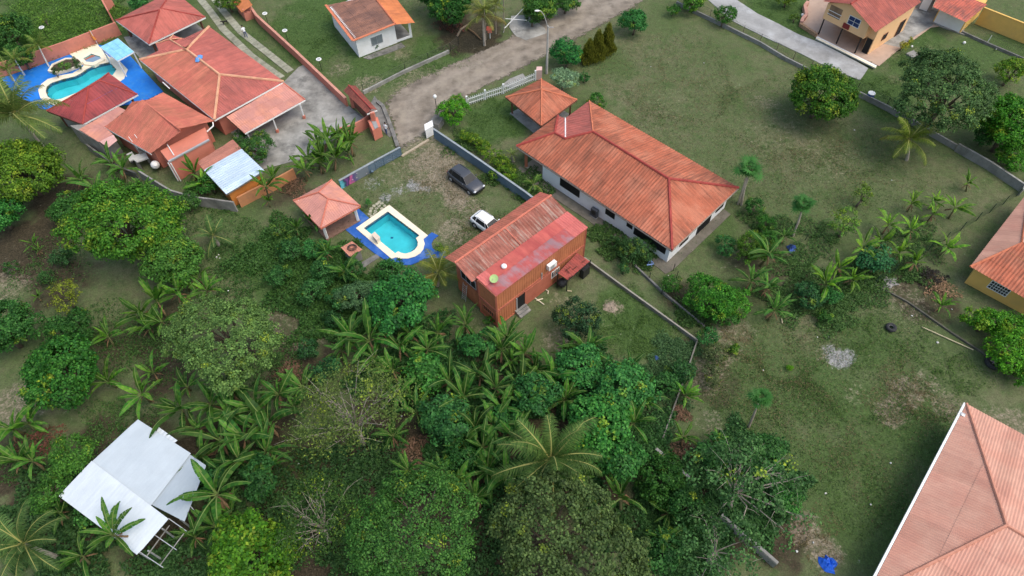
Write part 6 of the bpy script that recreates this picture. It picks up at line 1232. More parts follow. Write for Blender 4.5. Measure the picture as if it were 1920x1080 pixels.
def banana(px, py, size, label, group, tilt=None, col=None, stem=None):
    """crown centre pixel, size = leaf-length factor"""
    NB[0] += 1; rg = random.Random(NB[0] * 131); size *= rg.uniform(.78, 1.15); hs = stem or 1.7 * size * rg.uniform(.75, 1.2); p = G(px, py, hs + .5 * size)
    tx = tilt if tilt is not None else rg.gauss(0, .16); ty = rg.gauss(0, .14); young = rg.random() < .25; foot = Vector((p.x - tx * hs, p.y - ty * hs, 0))
    t = thing('banana_plant', label, 'banana plant', foot, group); top = Vector((tx * hs, ty * hs, hs))
    st_ = link('pseudostem', BST, None, t); st_.rotation_mode = 'QUATERNION'; st_.rotation_quaternion = top.to_track_quat('Z', 'Y'); st_.scale = (size, size, top.length)
    base = sat(col or (.052, .118, .022)); v = rg.uniform(.7, 1.3) * 1.25; a = rg.uniform(0, 6.28); n = rg.randint(9, 12)
    wn = rg.uniform(0, 6.28)
    for i in range(n):
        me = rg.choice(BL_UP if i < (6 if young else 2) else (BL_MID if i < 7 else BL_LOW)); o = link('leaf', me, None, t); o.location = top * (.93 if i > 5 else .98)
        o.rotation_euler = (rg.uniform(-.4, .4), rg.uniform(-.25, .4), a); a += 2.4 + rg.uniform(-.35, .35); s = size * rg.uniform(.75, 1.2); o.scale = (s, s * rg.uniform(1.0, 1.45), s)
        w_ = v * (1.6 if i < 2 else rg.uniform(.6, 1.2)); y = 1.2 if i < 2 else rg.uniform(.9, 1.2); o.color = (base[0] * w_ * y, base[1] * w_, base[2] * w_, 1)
    for i in range(rg.randint(2, 5)):
        o = link('dead_leaf', rg.choice(BL_DEAD), None, t); o.location = top * .9; o.rotation_euler = (0, rg.uniform(-.2, .3), rg.uniform(0, 6.28)); o.scale = (size * .8,) * 3
    return t
def frond_mesh(seed, L, el, droop, nl=34, ll=.85, lw=.05, hang=.5):
    rg = random.Random(seed); n = 14; pts = []; p = Vector((0, 0, 0)); tw = rg.uniform(-.15, .15)
    for i in range(n + 1):
        pts.append(p.copy()); s = i / n; a = el - droop * s ** 1.5; p = p + Vector((math.cos(a), tw * s, math.sin(a))) * (L / n)
    V = []; F = []; MI = []
    for k in range(nl):
        s = .12 + .88 * (k + .5) / nl; x = s * n; i = min(int(x), n - 1); q = pts[i].lerp(pts[i + 1], x - i); d = (pts[i + 1] - pts[i]).normalized(); ln_ = ll * (math.sin(math.pi * min(1, s * .82 + .12)) ** .7)
        for sd in (1, -1):
            u = (Vector((0, sd, 0)) + d * rg.uniform(.45, .8) + Vector((0, 0, -hang * rg.uniform(.5, 1.4)))).normalized(); e = q + u * ln_ * rg.uniform(.85, 1.1); m_ = q.lerp(e, .55) + Vector((0, 0, .06)); w_ = d * lw
            b = len(V); V += [q - w_ * .5, q + w_ * .5, m_ + w_ * .5, m_ - w_ * .5, e + Vector((0, 0, -hang * .12))]; F += [(b, b + 1, b + 2, b + 3), (b + 3, b + 2, b + 4)]; MI += [0, 0]
    for i in range(n):
        r0, r1 = .05 * (1 - i / n) + .01, .05 * (1 - (i + 1) / n) + .01; y = Vector((0, 1, 0)); up_ = Vector((0, 0, .02)); b = len(V); V += [pts[i] - y * r0 + up_, pts[i] + y * r0 + up_, pts[i + 1] + y * r1 + up_, pts[i + 1] - y * r1 + up_]; F.append((b, b + 1, b + 2, b + 3)); MI.append(1)
    me = bpy.data.meshes.new('frond'); me.from_pydata(V, [], F); me.materials.append(GLEAF); me.materials.append(Mt('frond_rib', (.26, .26, .08), .1)); me.polygons.foreach_set('material_index', MI); return me
FR = {k: [frond_mesh(60 + 10 * j + i, 3.6, e, d_, 44, .8, .052, .55) for i in range(3)] for j, (k, e, d_) in enumerate((('up', 1.25, 1.0), ('mid', .75, 1.35), ('low', .2, 1.3)))}
NP = [0]
def palm(px, py, rpx, h, label, n=18, col=None, trunkmat=None, tr=.16, foot=None, name='coconut_palm', nuts=True, group=None):
    NP[0] += 1; rg = random.Random(NP[0] * 77); p = G(px, py, h); R = rpx * mpp(p); f = R / 3.3
    ft = G(*foot) if foot else Vector((p.x + rg.uniform(-.3, .3), p.y + rg.uniform(-.3, .3), 0)); t = thing(name, label, 'palm', ft, group); top = p - ft
    k = 7; b = MB().tube([Vector((top.x * (i / k) ** 1.3, top.y * (i / k) ** 1.3, top.z * i / k - .05)) for i in range(k + 1)], [tr * (1.25 - .55 * i / k) for i in range(k + 1)], 8); me = bpy.data.meshes.new('trunk'); me.from_pydata(b.v, [], b.f); me.materials.append(trunkmat or PALEBARK); link('trunk', me, None, t)
    c = col or (.070, .110, .024); a = rg.uniform(0, 6.28)
    for i in range(n):
        kk = 'up' if i < n * .28 else ('mid' if i < n * .68 else 'low'); o = link('frond', rg.choice(FR[kk]), None, t); o.location = top; o.rotation_euler = (rg.uniform(-.3, .3), rg.uniform(-.15, .15), a); a += 2.4 + rg.uniform(-.2, .2); s = f * rg.uniform(.85, 1.12); o.scale = (s, s, s)
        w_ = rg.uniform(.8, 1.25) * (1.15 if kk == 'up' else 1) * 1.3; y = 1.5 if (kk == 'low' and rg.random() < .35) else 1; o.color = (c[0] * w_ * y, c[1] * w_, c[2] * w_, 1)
    if nuts:
        bb = MB()
        for i in range(5): an = i * 1.257; bb.blob((math.cos(an) * .2 * f, math.sin(an) * .2 * f, -.18), .12 * f, .12 * f, .15 * f, 7, 5)
        me = bpy.data.meshes.new('coconut_cluster'); me.from_pydata(bb.v, [], bb.f); me.materials.append(Mt('coconut', (.20, .13, .04), .3, 3)); o = link('coconut_cluster', me, None, t); o.location = top
    return t
def papaya_leaf():
    V = [Vector((0, 0, 0)), Vector((.55, -.02, .18)), Vector((.55, .02, .18))]; F = [(0, 1, 2)]; c = Vector((.55, 0, .18)); V.append(c); k = 9
    for i in range(k * 2 + 1): a = -2.3 + 4.6 * i / (k * 2); r = .42 if i % 2 else .16; V.append(c + Vector((math.cos(a) * r, math.sin(a) * r, -.12 * (r / .42))))
    F += [(3, 4 + i, 5 + i) for i in range(k * 2)]; me = bpy.data.meshes.new('leaf'); me.from_pydata(V, [], F); me.materials.append(GLEAF); return me
PPL = papaya_leaf()
def papaya(px, py, rpx, foots, label):
    NP[0] += 1; rg = random.Random(NP[0] * 7); f0 = G(*foots[0]); h = 2.0
    # height so that the crown pixel is above the foot
    h = min((abs(PX(Vector((f0.x, f0.y, z)))[1] - py), z) for z in [q * .1 for q in range(8, 80)])[1]; p = G(px, py, h); R = rpx * mpp(p); t = thing('papaya_tree', label, 'papaya tree', f0)
    for i, ft in enumerate(foots):
        q = G(*ft) - f0; top = p - f0 + Vector((rg.uniform(-.3, .3) * i, rg.uniform(-.3, .3) * i, -.25 * i)); b = MB().tube([q - Vector((0, 0, .05)), q.lerp(top, .5) + Vector((.04, 0, 0)), top], [.13, .10, .06], 7); me = bpy.data.meshes.new('trunk'); me.from_pydata(b.v, [], b.f); me.materials.append(Mt('papaya_bark', (.36, .31, .25), .2, 3)); link('trunk', me, None, t)
        n = 34 // len(foots) + 8; a = 0
        for j in range(n): o = link('leaf', PPL, None, t); o.location = top + Vector((0, 0, .1 * (1 - j / n))); a += 2.4; s = R * rg.uniform(.45, 1.25); o.scale = (s, s * 1.15, s); o.rotation_euler = (rg.uniform(-.2, .2), -.75 + 1.25 * j / n, a); w_ = rg.uniform(.8, 1.25); o.color = (.06 * w_, .17 * w_, .04 * w_, 1)
    return t
def cone_shrub(px, py, rpx, h, label, col=(.17, .185, .035), group=None):
    NT[0] += 1; p = G(px, py); R = rpx * mpp(p); t = thing('conifer', label, 'conifer', p, group); key = ('cone', 0)
    if key not in CACHE:
        rng = np.random.RandomState(5); n = 3800; z = 1 - np.sqrt(rng.rand(n)); a = rng.rand(n) * 6.283; r = (1.02 - z) ** .8 * (.65 + .5 * rng.rand(n)) * (1 + .2 * np.sin(a * 4 + z * 13)); P0 = np.stack([np.cos(a) * r, np.sin(a) * r, z * 1.0], 1); A = np.stack([np.cos(a) * .35, np.sin(a) * .35, np.full(n, .9)], 1) + rng.normal(size=(n, 3)) * .25; A = unit(A) * .13; B = unit(np.cross(A, rng.normal(size=(n, 3)))) * .035
        A[:, :2] *= 1.6; V, F = quad_leaves(P0, A, B, rng); CACHE[key] = npmesh('crown', V, F); CACHE[key].materials.append(LEAF)
    o = link('crown', CACHE[key], None, t, col); o.scale = (R, R, h - .15); o.location.z = .15; b = MB().tube([(0, 0, -.05), (0, 0, h * .8)], [.08, .02], 6); me = bpy.data.meshes.new('trunk'); me.from_pydata(b.v, [], b.f); me.materials.append(BARK); link('trunk', me, None, t); t.rotation_euler.z = NT[0]
ORD = ['leftmost', 'second from the left', 'third from the left', 'fourth from the left', 'fifth from the left', 'sixth from the left', 'seventh from the left', 'eighth from the left', 'ninth from the left', 'tenth from the left', 'eleventh from the left', 'twelfth from the left', 'thirteenth from the left', 'fourteenth from the left', 'fifteenth from the left', 'sixteenth from the left', 'seventeenth from the left', 'eighteenth from the left']
def banana_clump(where, group, L, col=None):
    L = sorted(L)
    for i, q in enumerate(L):
        o = 'rightmost' if i == len(L) - 1 and i > 0 else ORD[i]
        sz = q[2] if len(q) > 2 else 1.0; banana(q[0], q[1], sz, f'{o} banana plant {where}', group, None, col, q[3] if len(q) > 3 else None)
# ---------------- the trees
T = tree
T('mango', 232, 432, 100, 'large dense mango tree with yellow-green tips, left of the lot')
T('mango', 325, 492, 58, 'lighter round mango crown touching the lower right of the largest mango', col=(.06, .125, .03))
T('mango', 40, 322, 74, 'yellow-green mango tree at the left edge below the coconut palm', col=(.075, .125, .02))
T('dense', -2, 402, 44, 'green tree cut by the left edge beside the bare litter ground', col=(.035, .115, .03))
T('dense', 134, 390, 38, 'dark feathery tree just left of the largest mango', col=(.04, .095, .025))
T('dense', 8, 622, 58, 'dark tree at the left edge above the pale dirt patch', col=(.035, .09, .025))
T('sprig', 120, 555, 34, 'sparse yellow-leaved young tree on the litter ground', 'tree', 'tree', (.16, .17, .03))
T('dense', 130, 617, 42, 'dark round citrus tree below the yellow-leaved young tree', col=(.03, .075, .02))
T('dense', 125, 702, 76, 'broad green orange tree in the left orchard', col=(.04, .115, .025))
T('olive', 420, 640, 104, 'broad grey-green tree left of the lot boundary')
T('sparse', 655, 775, 112, 'thin olive tree with pale bare branches below the lot')
T('feather', 790, 990, 126, 'large feathery mid-green tree at the bottom centre')
T('olive', 1062, 1012, 142, 'broad dull olive tree at the bottom tip of the lot', col=(.072, .096, .037))
T('sparse', 592, 985, 88, 'dark thin tree between the bright yellow-green tree and the feathery tree', col=(.045, .08, .022))
T('mango', 480, 1045, 92, 'bright yellow-green tree at the bottom edge', col=(.058, .125, .018))
T('feather', 128, 858, 48, 'bright feathery bush against the left side of the zinc roof', col=(.055, .12, .025), kz=1.1)
T('feather', 92, 925, 42, 'low feathery bush below the left corner of the zinc roof', col=(.05, .11, .025), kz=1.1)
T('lush', 758, 565, 64, 'bright green broad-leaved tree below the rectangular pool', col=(.035, .12, .035))
T('olive', 672, 548, 40, 'small grey-green tree beside the bright broad-leaved tree', col=(.06, .10, .05))
T('bush', 1084, 600, 45, 'dense dark grey-green round bush on the lot lawn', 'citrus_tree', 'tree', (.028, .058, .028))
T('lush', 1085, 690, 48, 'leafy green tree top right of the lot banana thicket'); T('lush', 1165, 728, 58, 'rounded leafy tree at the right side of the lot thicket'); T('lush', 1122, 800, 66, 'broad leafy tree just above the coconut crown', col=(.04, .12, .03)); T('lush', 1160, 858, 52, 'leafy tree right of the coconut palm', col=(.035, .10, .028)); T('dense', 1245, 895, 50, 'dark leafy tree over the grey wall stub'); T('lush', 900, 640, 34, 'small green shrub at the left of the container house end'); T('lush', 800, 700, 40, 'vine-covered shrub in the middle of the banana thicket', col=(.045, .12, .03)); T('lush', 830, 790, 52, 'leafy shrub near the lower boundary of the lot', col=(.032, .09, .03)); T('lush', 1010, 740, 46, 'leafy shrub in the banana thicket above the coconut crown', col=(.032, .095, .03)); T('dense', 860, 860, 40, 'dark shrub under the bananas by the lower boundary', col=(.028, .075, .022)); T('lush', 955, 790, 34, 'small leafy shrub left of the coconut crown', col=(.03, .085, .025))
T('bare', 1395, 915, 112, 'leaning tree with pale bare limbs at the right of the olive tree'); T('bare', 1345, 1030, 88, 'bare-branched tree at the bottom edge right of the olive tree'); T('dense', 1290, 950, 46, 'dark shrub below the grey wall stub', col=(.03, .075, .022)); T('lush', 1440, 860, 44, 'leafy shrub with yellow flowers at the edge of the right lawn', col=(.04, .10, .03)); T('lush', 1245, 1035, 40, 'leafy shrub between olive tree and bare-branched tree', col=(.035, .09, .028)); T('lush', 1340, 850, 34, 'small leafy shrub beside the dry fronds', col=(.04, .10, .03)); T('lush', 1470, 930, 36, 'green shrub on the lawn side of the bare-limbed tree', col=(.035, .10, .025))
T('bush', 1330, 560, 52, 'big bright green bush behind the bungalow strip', col=(.045, .13, .022)); T('bush', 1372, 570, 40, 'bright green bush right of the big bright bush', col=(.05, .135, .022)); T('bush', 1262, 535, 24, 'dark green bush at the bungalow garden corner'); T('bush', 1360, 595, 26, 'low green bush over the dark kerb corner', col=(.04, .11, .025)); T('bush', 1408, 470, 36, 'yellowish green bush in the bungalow garden', col=(.06, .11, .02)); T('bush', 1360, 462, 24, 'small dark bush left of the yellowish bush', col=(.03, .09, .03)); T('bush', 1440, 455, 26, 'dark bush right of the yellowish bush'); T('bush', 1412, 390, 22, 'low green bush beside the three-trunk papaya', col=(.035, .10, .025)); T('bush', 1435, 420, 22, 'low green bush below the three-trunk papaya')
T('mango', 1541, 176, 66, 'round dark mango tree on the field beside the peach house', col=(.045, .105, .018)); T('olive', 1765, 175, 98, 'large grey-green tree in the upper right garden', col=(.065, .105, .04)); T('mango', 1893, 240, 68, 'bright green tree at the right edge below the yellow-green tree', col=(.05, .14, .02)); T('yellow', 1895, 138, 32, 'yellow-green round tree at the right edge', 'tree', 'tree'); T('mango', 1905, 290, 34, 'bright leafy tree low at the right edge by the block wall', col=(.05, .13, .02))
T('mango', 1848, 602, 36, 'bright green mango tree beside the yellow house', col=(.06, .15, .02)); T('mango', 1906, 618, 38, 'bright mango tree touching the yellow house wall', col=(.06, .15, .02)); T('mango', 1895, 655, 44, 'bright mango tree above the big wheel', col=(.065, .16, .02)); T('mango', 1925, 690, 34, 'mango tree cut by the right edge', col=(.055, .14, .02))
T('dense', 1190, 42, 28, 'round green tree beside the road at the top of the field', col=(.035, .115, .035)); T('dense', 1062, 102, 32, 'round green tree beside the street lamp', col=(.03, .11, .035)); T('bush', 1262, 18, 15, 'small round bush at the top of the field'); T('bush', 1357, 32, 24, 'bush with flowers over the lane kerb'); T('mango', 1300, 2, 26, 'slender tree with pale leaning trunk at the top of the field')
T('bush', 850, 208, 32, 'bright green clipped round bush by the picket fence', col=(.06, .16, .02)); T('bush', 1120, 190, 20, 'green bush behind the orange bungalow roof'); T('bush', 705, 84, 9, 'small clipped bush at the white cottage window', col=(.03, .08, .02)); T('olive', 1056, 150, 30, 'white-flowering bush beside the orange gazebo', 'shrub', 'shrub', (.20, .26, .17)); T('dense', 1096, 146, 12, 'little ball-topped tree on thin trunk beside the white-flowering bush', 'tree', 'tree', (.03, .10, .03))
for i, (x, y, r) in enumerate(((868, 255, 13), (888, 262, 17), (905, 276, 17), (922, 288, 18), (938, 305, 20), (950, 322, 20), (930, 325, 14))): T('yellow', x, y, r, f'yellow-green hedge shrub, {("rightmost lower" if i == 6 else ORD[i])} along the slate blue wall', group='yellow hedge shrubs along the blue wall')
T('bush', 482, 278, 34, 'dark green bush beside the carport', col=(.035, .08, .022)); T('bush', 452, 260, 20, 'small dark bush at the carport corner', col=(.03, .07, .02)); T('bush', 1180, 468, 30, 'dark weedy bush against the bungalow wall', col=(.035, .07, .025)); T('bush', 1212, 470, 24, 'thin dark bush at the bungalow corner', col=(.035, .07, .025)); T('bush', 1170, 505, 16, 'small dark bush beside the lot wall', col=(.03, .07, .025)); T('bush', 1150, 455, 16, 'low weedy bush left of the dark weedy bush', col=(.035, .07, .025))
T('sprig', 1585, 420, 34, 'light green sparse shrub on the field edge', col=(.075, .14, .03)); T('sprig', 1616, 368, 26, 'yellowish sparse shrub on the field', col=(.09, .14, .03)); T('lush', 1645, 488, 34, 'blue-green shrub among the right garden bananas', col=(.035, .10, .045)); T('dense', 1515, 550, 28, 'dark shrub at the lower edge of the right garden', col=(.03, .075, .03)); T('dense', 1545, 590, 16, 'small dark shrub above the right lawn'); T('yellow', 822, 464, 12, 'small yellow-green ball bush on the blue pool deck'); T('yellow', 1692, 86, 12, 'golden croton shrub at the terrace corner', col=(.25, .2, .03)); T('yellow', 1708, 76, 7, 'tiny golden shrub behind the golden croton', col=(.2, .18, .03)); T('tuft', 1376, 654, 10, 'small bright tuft plant on the lawn by the lot corner'); T('bush', 1325, 630, 24, 'vine clump over the lot wall corner', col=(.035, .11, .035)); T('dense', 1275, 700, 30, 'weedy green shrub inside the lot wall', col=(.035, .085, .03)); T('lush', 1248, 720, 26, 'weedy shrub near the white plastic sheet', col=(.04, .10, .03)); T('bush', 1345, 665, 26, 'dry brown-green weed clump outside the lot corner', col=(.065, .075, .035)); T('bush', 1335, 705, 24, 'dry weed clump beside the lot wall', col=(.065, .075, .035))
T('dense', 20, 62, 40, 'dark bush at the top left corner', col=(.04, .09, .025)); T('sprig', 84, 36, 14, 'yellowish young tree in the tall grass at the top left', 'tree', 'tree'); T('dense', 42, 110, 26, 'green bush outside the salmon rear wall', col=(.04, .095, .025)); T('bush', 428, 2, 26, 'green shrub behind the brick barbecue', col=(.06, .11, .02)); T('lush', 262, -4, 24, 'palm-like plant behind the rear pavilion'); T('dense', 850, 12, 46, 'dense green tree at the top centre', col=(.03, .09, .022)); T('dense', 820, -8, 40, 'dark tree at the top left of the road hedge', col=(.028, .08, .022)); T('mango', 1020, 10, 36, 'leafy tree at the top beside the road bend', col=(.055, .12, .03)); T('bush', 998, 32, 24, 'dark bush beside the concrete apron', col=(.03, .07, .018)); T('dense', 1060, 0, 30, 'green tree at the top edge right of the road bend', col=(.05, .11, .03)); T('bush', 1475, -2, 20, 'yellow bush at the top edge of the green lawn', col=(.09, .13, .02)); T('bush', 1490, 34, 10, 'small shrub beside the curved pink wall', col=(.08, .12, .02)); T('dense', 1850, 250, 30, 'dark tree trunked beside the large grey-green tree', col=(.035, .09, .025))
T('bush', 104, 137, 9, 'left dark upright bush in the stone pool planter', col=(.03, .07, .022), kz=1.5); T('bush', 122, 126, 13, 'middle light green bush in the stone pool planter', col=(.06, .12, .03)); T('dense', 350, 380, 24, 'thin tree with pale trunk right of the largest mango', col=(.05, .10, .03)); T('bush', 365, 350, 20, 'leafy bush below the zinc annex roof', col=(.05, .11, .025)); T('lush', 395, 345, 22, 'broad-leaved bush against the annex wall', col=(.04, .11, .025)); T('bush', 225, 345, 14, 'small bright bush above the largest mango', col=(.05, .13, .025)); T('bush', 85, 520, 18, 'low weed bush on the litter ground', col=(.04, .09, .03)); T('dense', 110, 480, 22, 'thin dark bush beside the largest mango foot', col=(.035, .075, .03)); T('bush', 20, 500, 16, 'small weed bush at the left edge', col=(.04, .09, .03)); T('lush', 480, 895, 40, 'broad leafy shrub below the middle banana grove', col=(.03, .08, .025)); T('dense', 570, 655, 24, 'low dark shrub on the lot boundary', col=(.03, .075, .03)); T('lush', 610, 690, 30, 'weedy dark shrub left of the thin olive tree', col=(.03, .08, .03)); T('lush', 175, 960, 28, 'papaya-leaved shrub at the lower left of the zinc shed', col=(.05, .12, .035)); T('lush', 400, 900, 30, 'leafy shrub over the right corner of the zinc roof', col=(.04, .11, .04)); T('lush', 590, 470, 24, 'leafy weed shrub below the pink pavilion'); T('dense', 660, 505, 24, 'dark shrub below the pump house', col=(.03, .08, .025)); T('lush', 735, 505, 24, 'green shrub below the pool deck', col=(.045, .12, .035)); T('dense', 610, 510, 30, 'dark weedy shrub in the overgrown left corner of the lot', col=(.03, .075, .025)); T('dense', 545, 470, 26, 'dark weedy shrub near the left corner of the lot', col=(.03, .075, .025)); T('lush', 580, 545, 30, 'taller weedy shrub in the middle of the overgrown corner', col=(.035, .085, .028)); T('lush', 640, 560, 26, 'weedy shrub left of the small grey-green tree', col=(.035, .09, .03)); T('dense', 520, 520, 24, 'low dark shrub inside the left lot boundary', col=(.032, .08, .026)); T('lush', 700, 590, 26, 'shrub below the small grey-green tree', col=(.035, .095, .03)); T('dense', 625, 600, 22, 'dark shrub on the left boundary of the thicket', col=(.03, .075, .028)); T('sprig', 520, 430, 20, 'thin pale shrub at the upper left of the lot', col=(.06, .11, .035)); T('bush', 915, 600, 14, 'low weed at the foot of the orange containers'); T('lush', 1560, 555, 20, 'green weedy shrub below the right garden bananas'); T('bush', 1480, 690, 6, 'tiny bright weed on the right lawn', col=(.09, .19, .02))
T('bush', 146, 120, 10, 'right dark upright bush in the stone pool planter', col=(.03, .07, .022), kz=1.6)
for x, y, r, h_, l in ((1103, 116, 15, 3.4, 'left golden conifer of three at the roadside'), (1119, 110, 15, 4.2, 'middle golden conifer of three at the roadside'), (1137, 100, 14, 4.4, 'right golden conifer of three at the roadside')): cone_shrub(x, y, r, h_, l, group='golden conifers at the roadside')
papaya(1403, 318, 27, [(1384, 382), (1390, 384), (1387, 379)], 'papaya tree with three pale trunks beside the orange bungalow roof'); papaya(1507, 385, 24, [(1487, 442), (1496, 420)], 'papaya tree with bent trunk in the bungalow garden'); papaya(1425, 746, 24, [(1404, 800)], 'lone papaya tree on the right lawn'); papaya(690, 380, 7, [(688, 384)], 'tiny seedling beside the stepping stones')
# ---------------- palms
palm(30, 215, 82, 6.5, 'big coconut palm at the left edge beside the salmon house', 22, (.075, .115, .03)); palm(1704, 262, 52, 3.2, 'yellow-green coconut palm at the edge of the field', 16, (.10, .14, .025), foot=(1700, 300)); palm(1032, 862, 104, 6.0, 'tall coconut palm in the lower part of the lot', 22, (.058, .105, .028)); palm(822, 512, 52, 2.0, 'young yellowish palm at the end of the blue pool deck', 14, (.11, .135, .025), nuts=False); palm(400, 442, 38, 1.6, 'young palm on grass right of the largest mango', 11, (.05, .10, .03), nuts=False); palm(45, 1020, 72, 4.5, 'dark green palm at the lower left corner', 18, (.055, .10, .03), nuts=False); palm(1000, 346, 24, 1.0, 'little palm between slate wall and bungalow', 10, (.06, .13, .025), nuts=False); palm(905, 28, 42, 4.5, 'hanging yellowish palm at the top road hedge', 14, (.09, .11, .025)); palm(960, 290, 0.1 + 14, .8, 'spiky pale plant at the bungalow porch', 10, (.14, .2, .05), nuts=False, name='agave')
PWH = Mt('white_palm_trunk', (.62, .60, .56), .1, 3)
for x, y, ft, l in ((72, 86, (92, 125), 'right white-trunked palm on the blue deck'), (28, 112, (46, 141), 'middle white-trunked palm on the blue deck'), (14, 132, (38, 168), 'left white-trunked palm on the blue deck')): palm(x, y, 26, 3.0, l, 13, (.075, .125, .025), PWH, .10, ft, 'pool_palm', False, 'white-trunked palms on the pool deck')
for x, y, ft, l in ((908, 18, (911, 74), 'left'), (929, 8, (930, 63), 'middle'), (944, -8, (945, 58), 'right')): palm(x, y, 22, 6.0, f'{l} slender pale-trunked palm of three at the top road', 11, (.10, .13, .03), PALEBARK, .07, ft, 'slender_palm', False, 'slender palms at the top road')
t = thing('dead_trunk', 'fallen curved pale palm trunk under the top road hedge', 'trunk', G(865, 62)); part(t, 'trunk', WOOD, lambda b: b.tube([G(857, 68, .1), G(864, 55, .9), G(880, 44, 1.2)], [.16, .14, .1], 7)); part(t, 'dry_frond', DRY, lambda b: b.tube([G(875, 52, .1), G(890, 62, .25), G(902, 74, .1)], [.1, .14, .1], 6))
# ---------------- banana groves
banana_clump('in the grove behind the mural wall', 'bananas behind the mural wall', [(592, 262, .95), (612, 258, 1.05), (632, 252, 1), (655, 262, 1), (575, 292, 1), (602, 288, 1.1), (628, 290, 1.1), (652, 282, 1), (570, 314, .9), (600, 305, 1.0)], (.055, .12, .02))
banana_clump('around the zinc annex', 'bananas around the zinc annex', [(362, 318, .9), (378, 338, .8), (496, 346, .9, 2.6), (510, 330, .85), (502, 374, .6)], (.065, .14, .02))
banana_clump('between the coconut palm and the largest mango', 'bananas left of the salmon house', [(150, 332, 1.15), (228, 312, 1.1), (268, 348, .8), (175, 348, .9), (205, 300, .9)], (.045, .105, .022))
banana_clump('in the loose left orchard', 'bananas of the left orchard', [(262, 582, 1.1), (290, 560, 1.1), (275, 612, 1.0), (300, 598, 1.0), (200, 628, .8), (198, 712, 1.05), (262, 735, 1.1), (48, 790, 1.1), (18, 800, 1), (330, 545, 1), (345, 520, 1), (385, 540, 1.0), (370, 520, .9), (285, 695, .7), (60, 455, .5), (70, 468, .45), (70, 555, .5)], (.055, .125, .022))
banana_clump('in the dense grove right of the zinc roof', 'dense bananas right of the zinc roof', [(335, 760, 1.15), (392, 752, 1.2), (370, 800, 1.2), (430, 772, 1.25), (410, 822, 1.2), (455, 815, 1.25), (478, 760, 1.15), (500, 790, 1.15), (432, 725, 1.1), (520, 735, 1.05), (565, 722, 1.0), (375, 850, 1.15), (445, 858, 1.1), (495, 842, 1.0), (505, 875, .9), (548, 760, .9), (348, 722, .9)], (.040, .098, .022))
banana_clump('beside the lower edge of the zinc roof', 'bananas at the lower edge of the zinc roof', [(400, 922, 1.15, 3.2), (402, 985, 1.25), (205, 1000, 1.2, 3.6), (362, 1005, .9), (108, 960, .9), (30, 860, .9), (55, 860, .9), (150, 1040, .8), (430, 960, .9)], (.045, .108, .022))
banana_clump('in the left part of the lot thicket', 'bananas in the left part of the lot', [(655, 625, 1.1), (690, 632, 1.15), (712, 615, 1.0), (748, 645, 1.15), (768, 622, 1.0), (700, 668, 1.0), (735, 690, .95), (820, 620, .95), (872, 605, .85), (610, 470, .8), (585, 415, .75), (555, 425, .75), (645, 505, .8), (745, 735, 1.0), (800, 650, .9), (640, 655, .9)], (.042, .105, .022))
banana_clump('in the middle of the lot thicket', 'bananas in the middle of the lot', [(842, 712, 1.2), (868, 738, 1.2), (850, 765, 1.1), (900, 700, 1.1), (930, 722, 1.1), (925, 790, 1.15), (890, 800, 1.1), (965, 812, 1.05), (770, 740, .9), (780, 770, 1.0), (905, 835, 1.1), (870, 830, 1.0), (940, 760, 1.0)], (.038, .095, .022))
banana_clump('in the row below the orange containers', 'bananas below the orange containers', [(950, 628, .95), (985, 655, 1.05), (960, 672, 1.0), (1002, 688, 1.1), (1035, 705, 1.1), (1100, 650, 1.0), (1060, 660, .95), (975, 720, 1.1), (990, 752, 1.05), (1205, 745, .9), (1180, 690, .9), (940, 650, .9), (1060, 745, 1.0)], (.045, .11, .022))
banana_clump('near the lower tip of the lot', 'bananas near the lower tip of the lot', [(855, 905, 1.0), (830, 880, 1.0), (1165, 928, 1.05), (1075, 915, .9), (1085, 895, .8), (765, 880, .9), (735, 815, .9), (915, 880, 1.05), (950, 890, 1.0), (1245, 1010, .9), (1255, 960, .7), (890, 930, .9), (1190, 790, .9)], (.042, .105, .022))
banana_clump('in the right garden beyond the bungalow', 'bananas of the right garden', [(1816, 340, .8), (1712, 378, .85), (1752, 398, .8), (1795, 385, .8), (1668, 418, .85), (1710, 428, .9), (1622, 458, .95), (1575, 498, .95), (1718, 488, .9), (1778, 462, .75), (1552, 528, .95), (1600, 520, .85), (1655, 450, .8), (1690, 470, .85), (1755, 375, .7)], (.10, .19, .03))
banana_clump('in the bungalow garden', 'bananas of the bungalow garden', [(1455, 578, .9), (1410, 522, .95), (1445, 470, 1.0), (1440, 535, .8), (1472, 440, .8)], (.045, .115, .025))
banana_clump('outside the right lot wall', 'bananas outside the right lot wall', [(1286, 738, .85), (1282, 818, .85), (1345, 828, .6), (1768, 570, .6)], (.065, .145, .025))
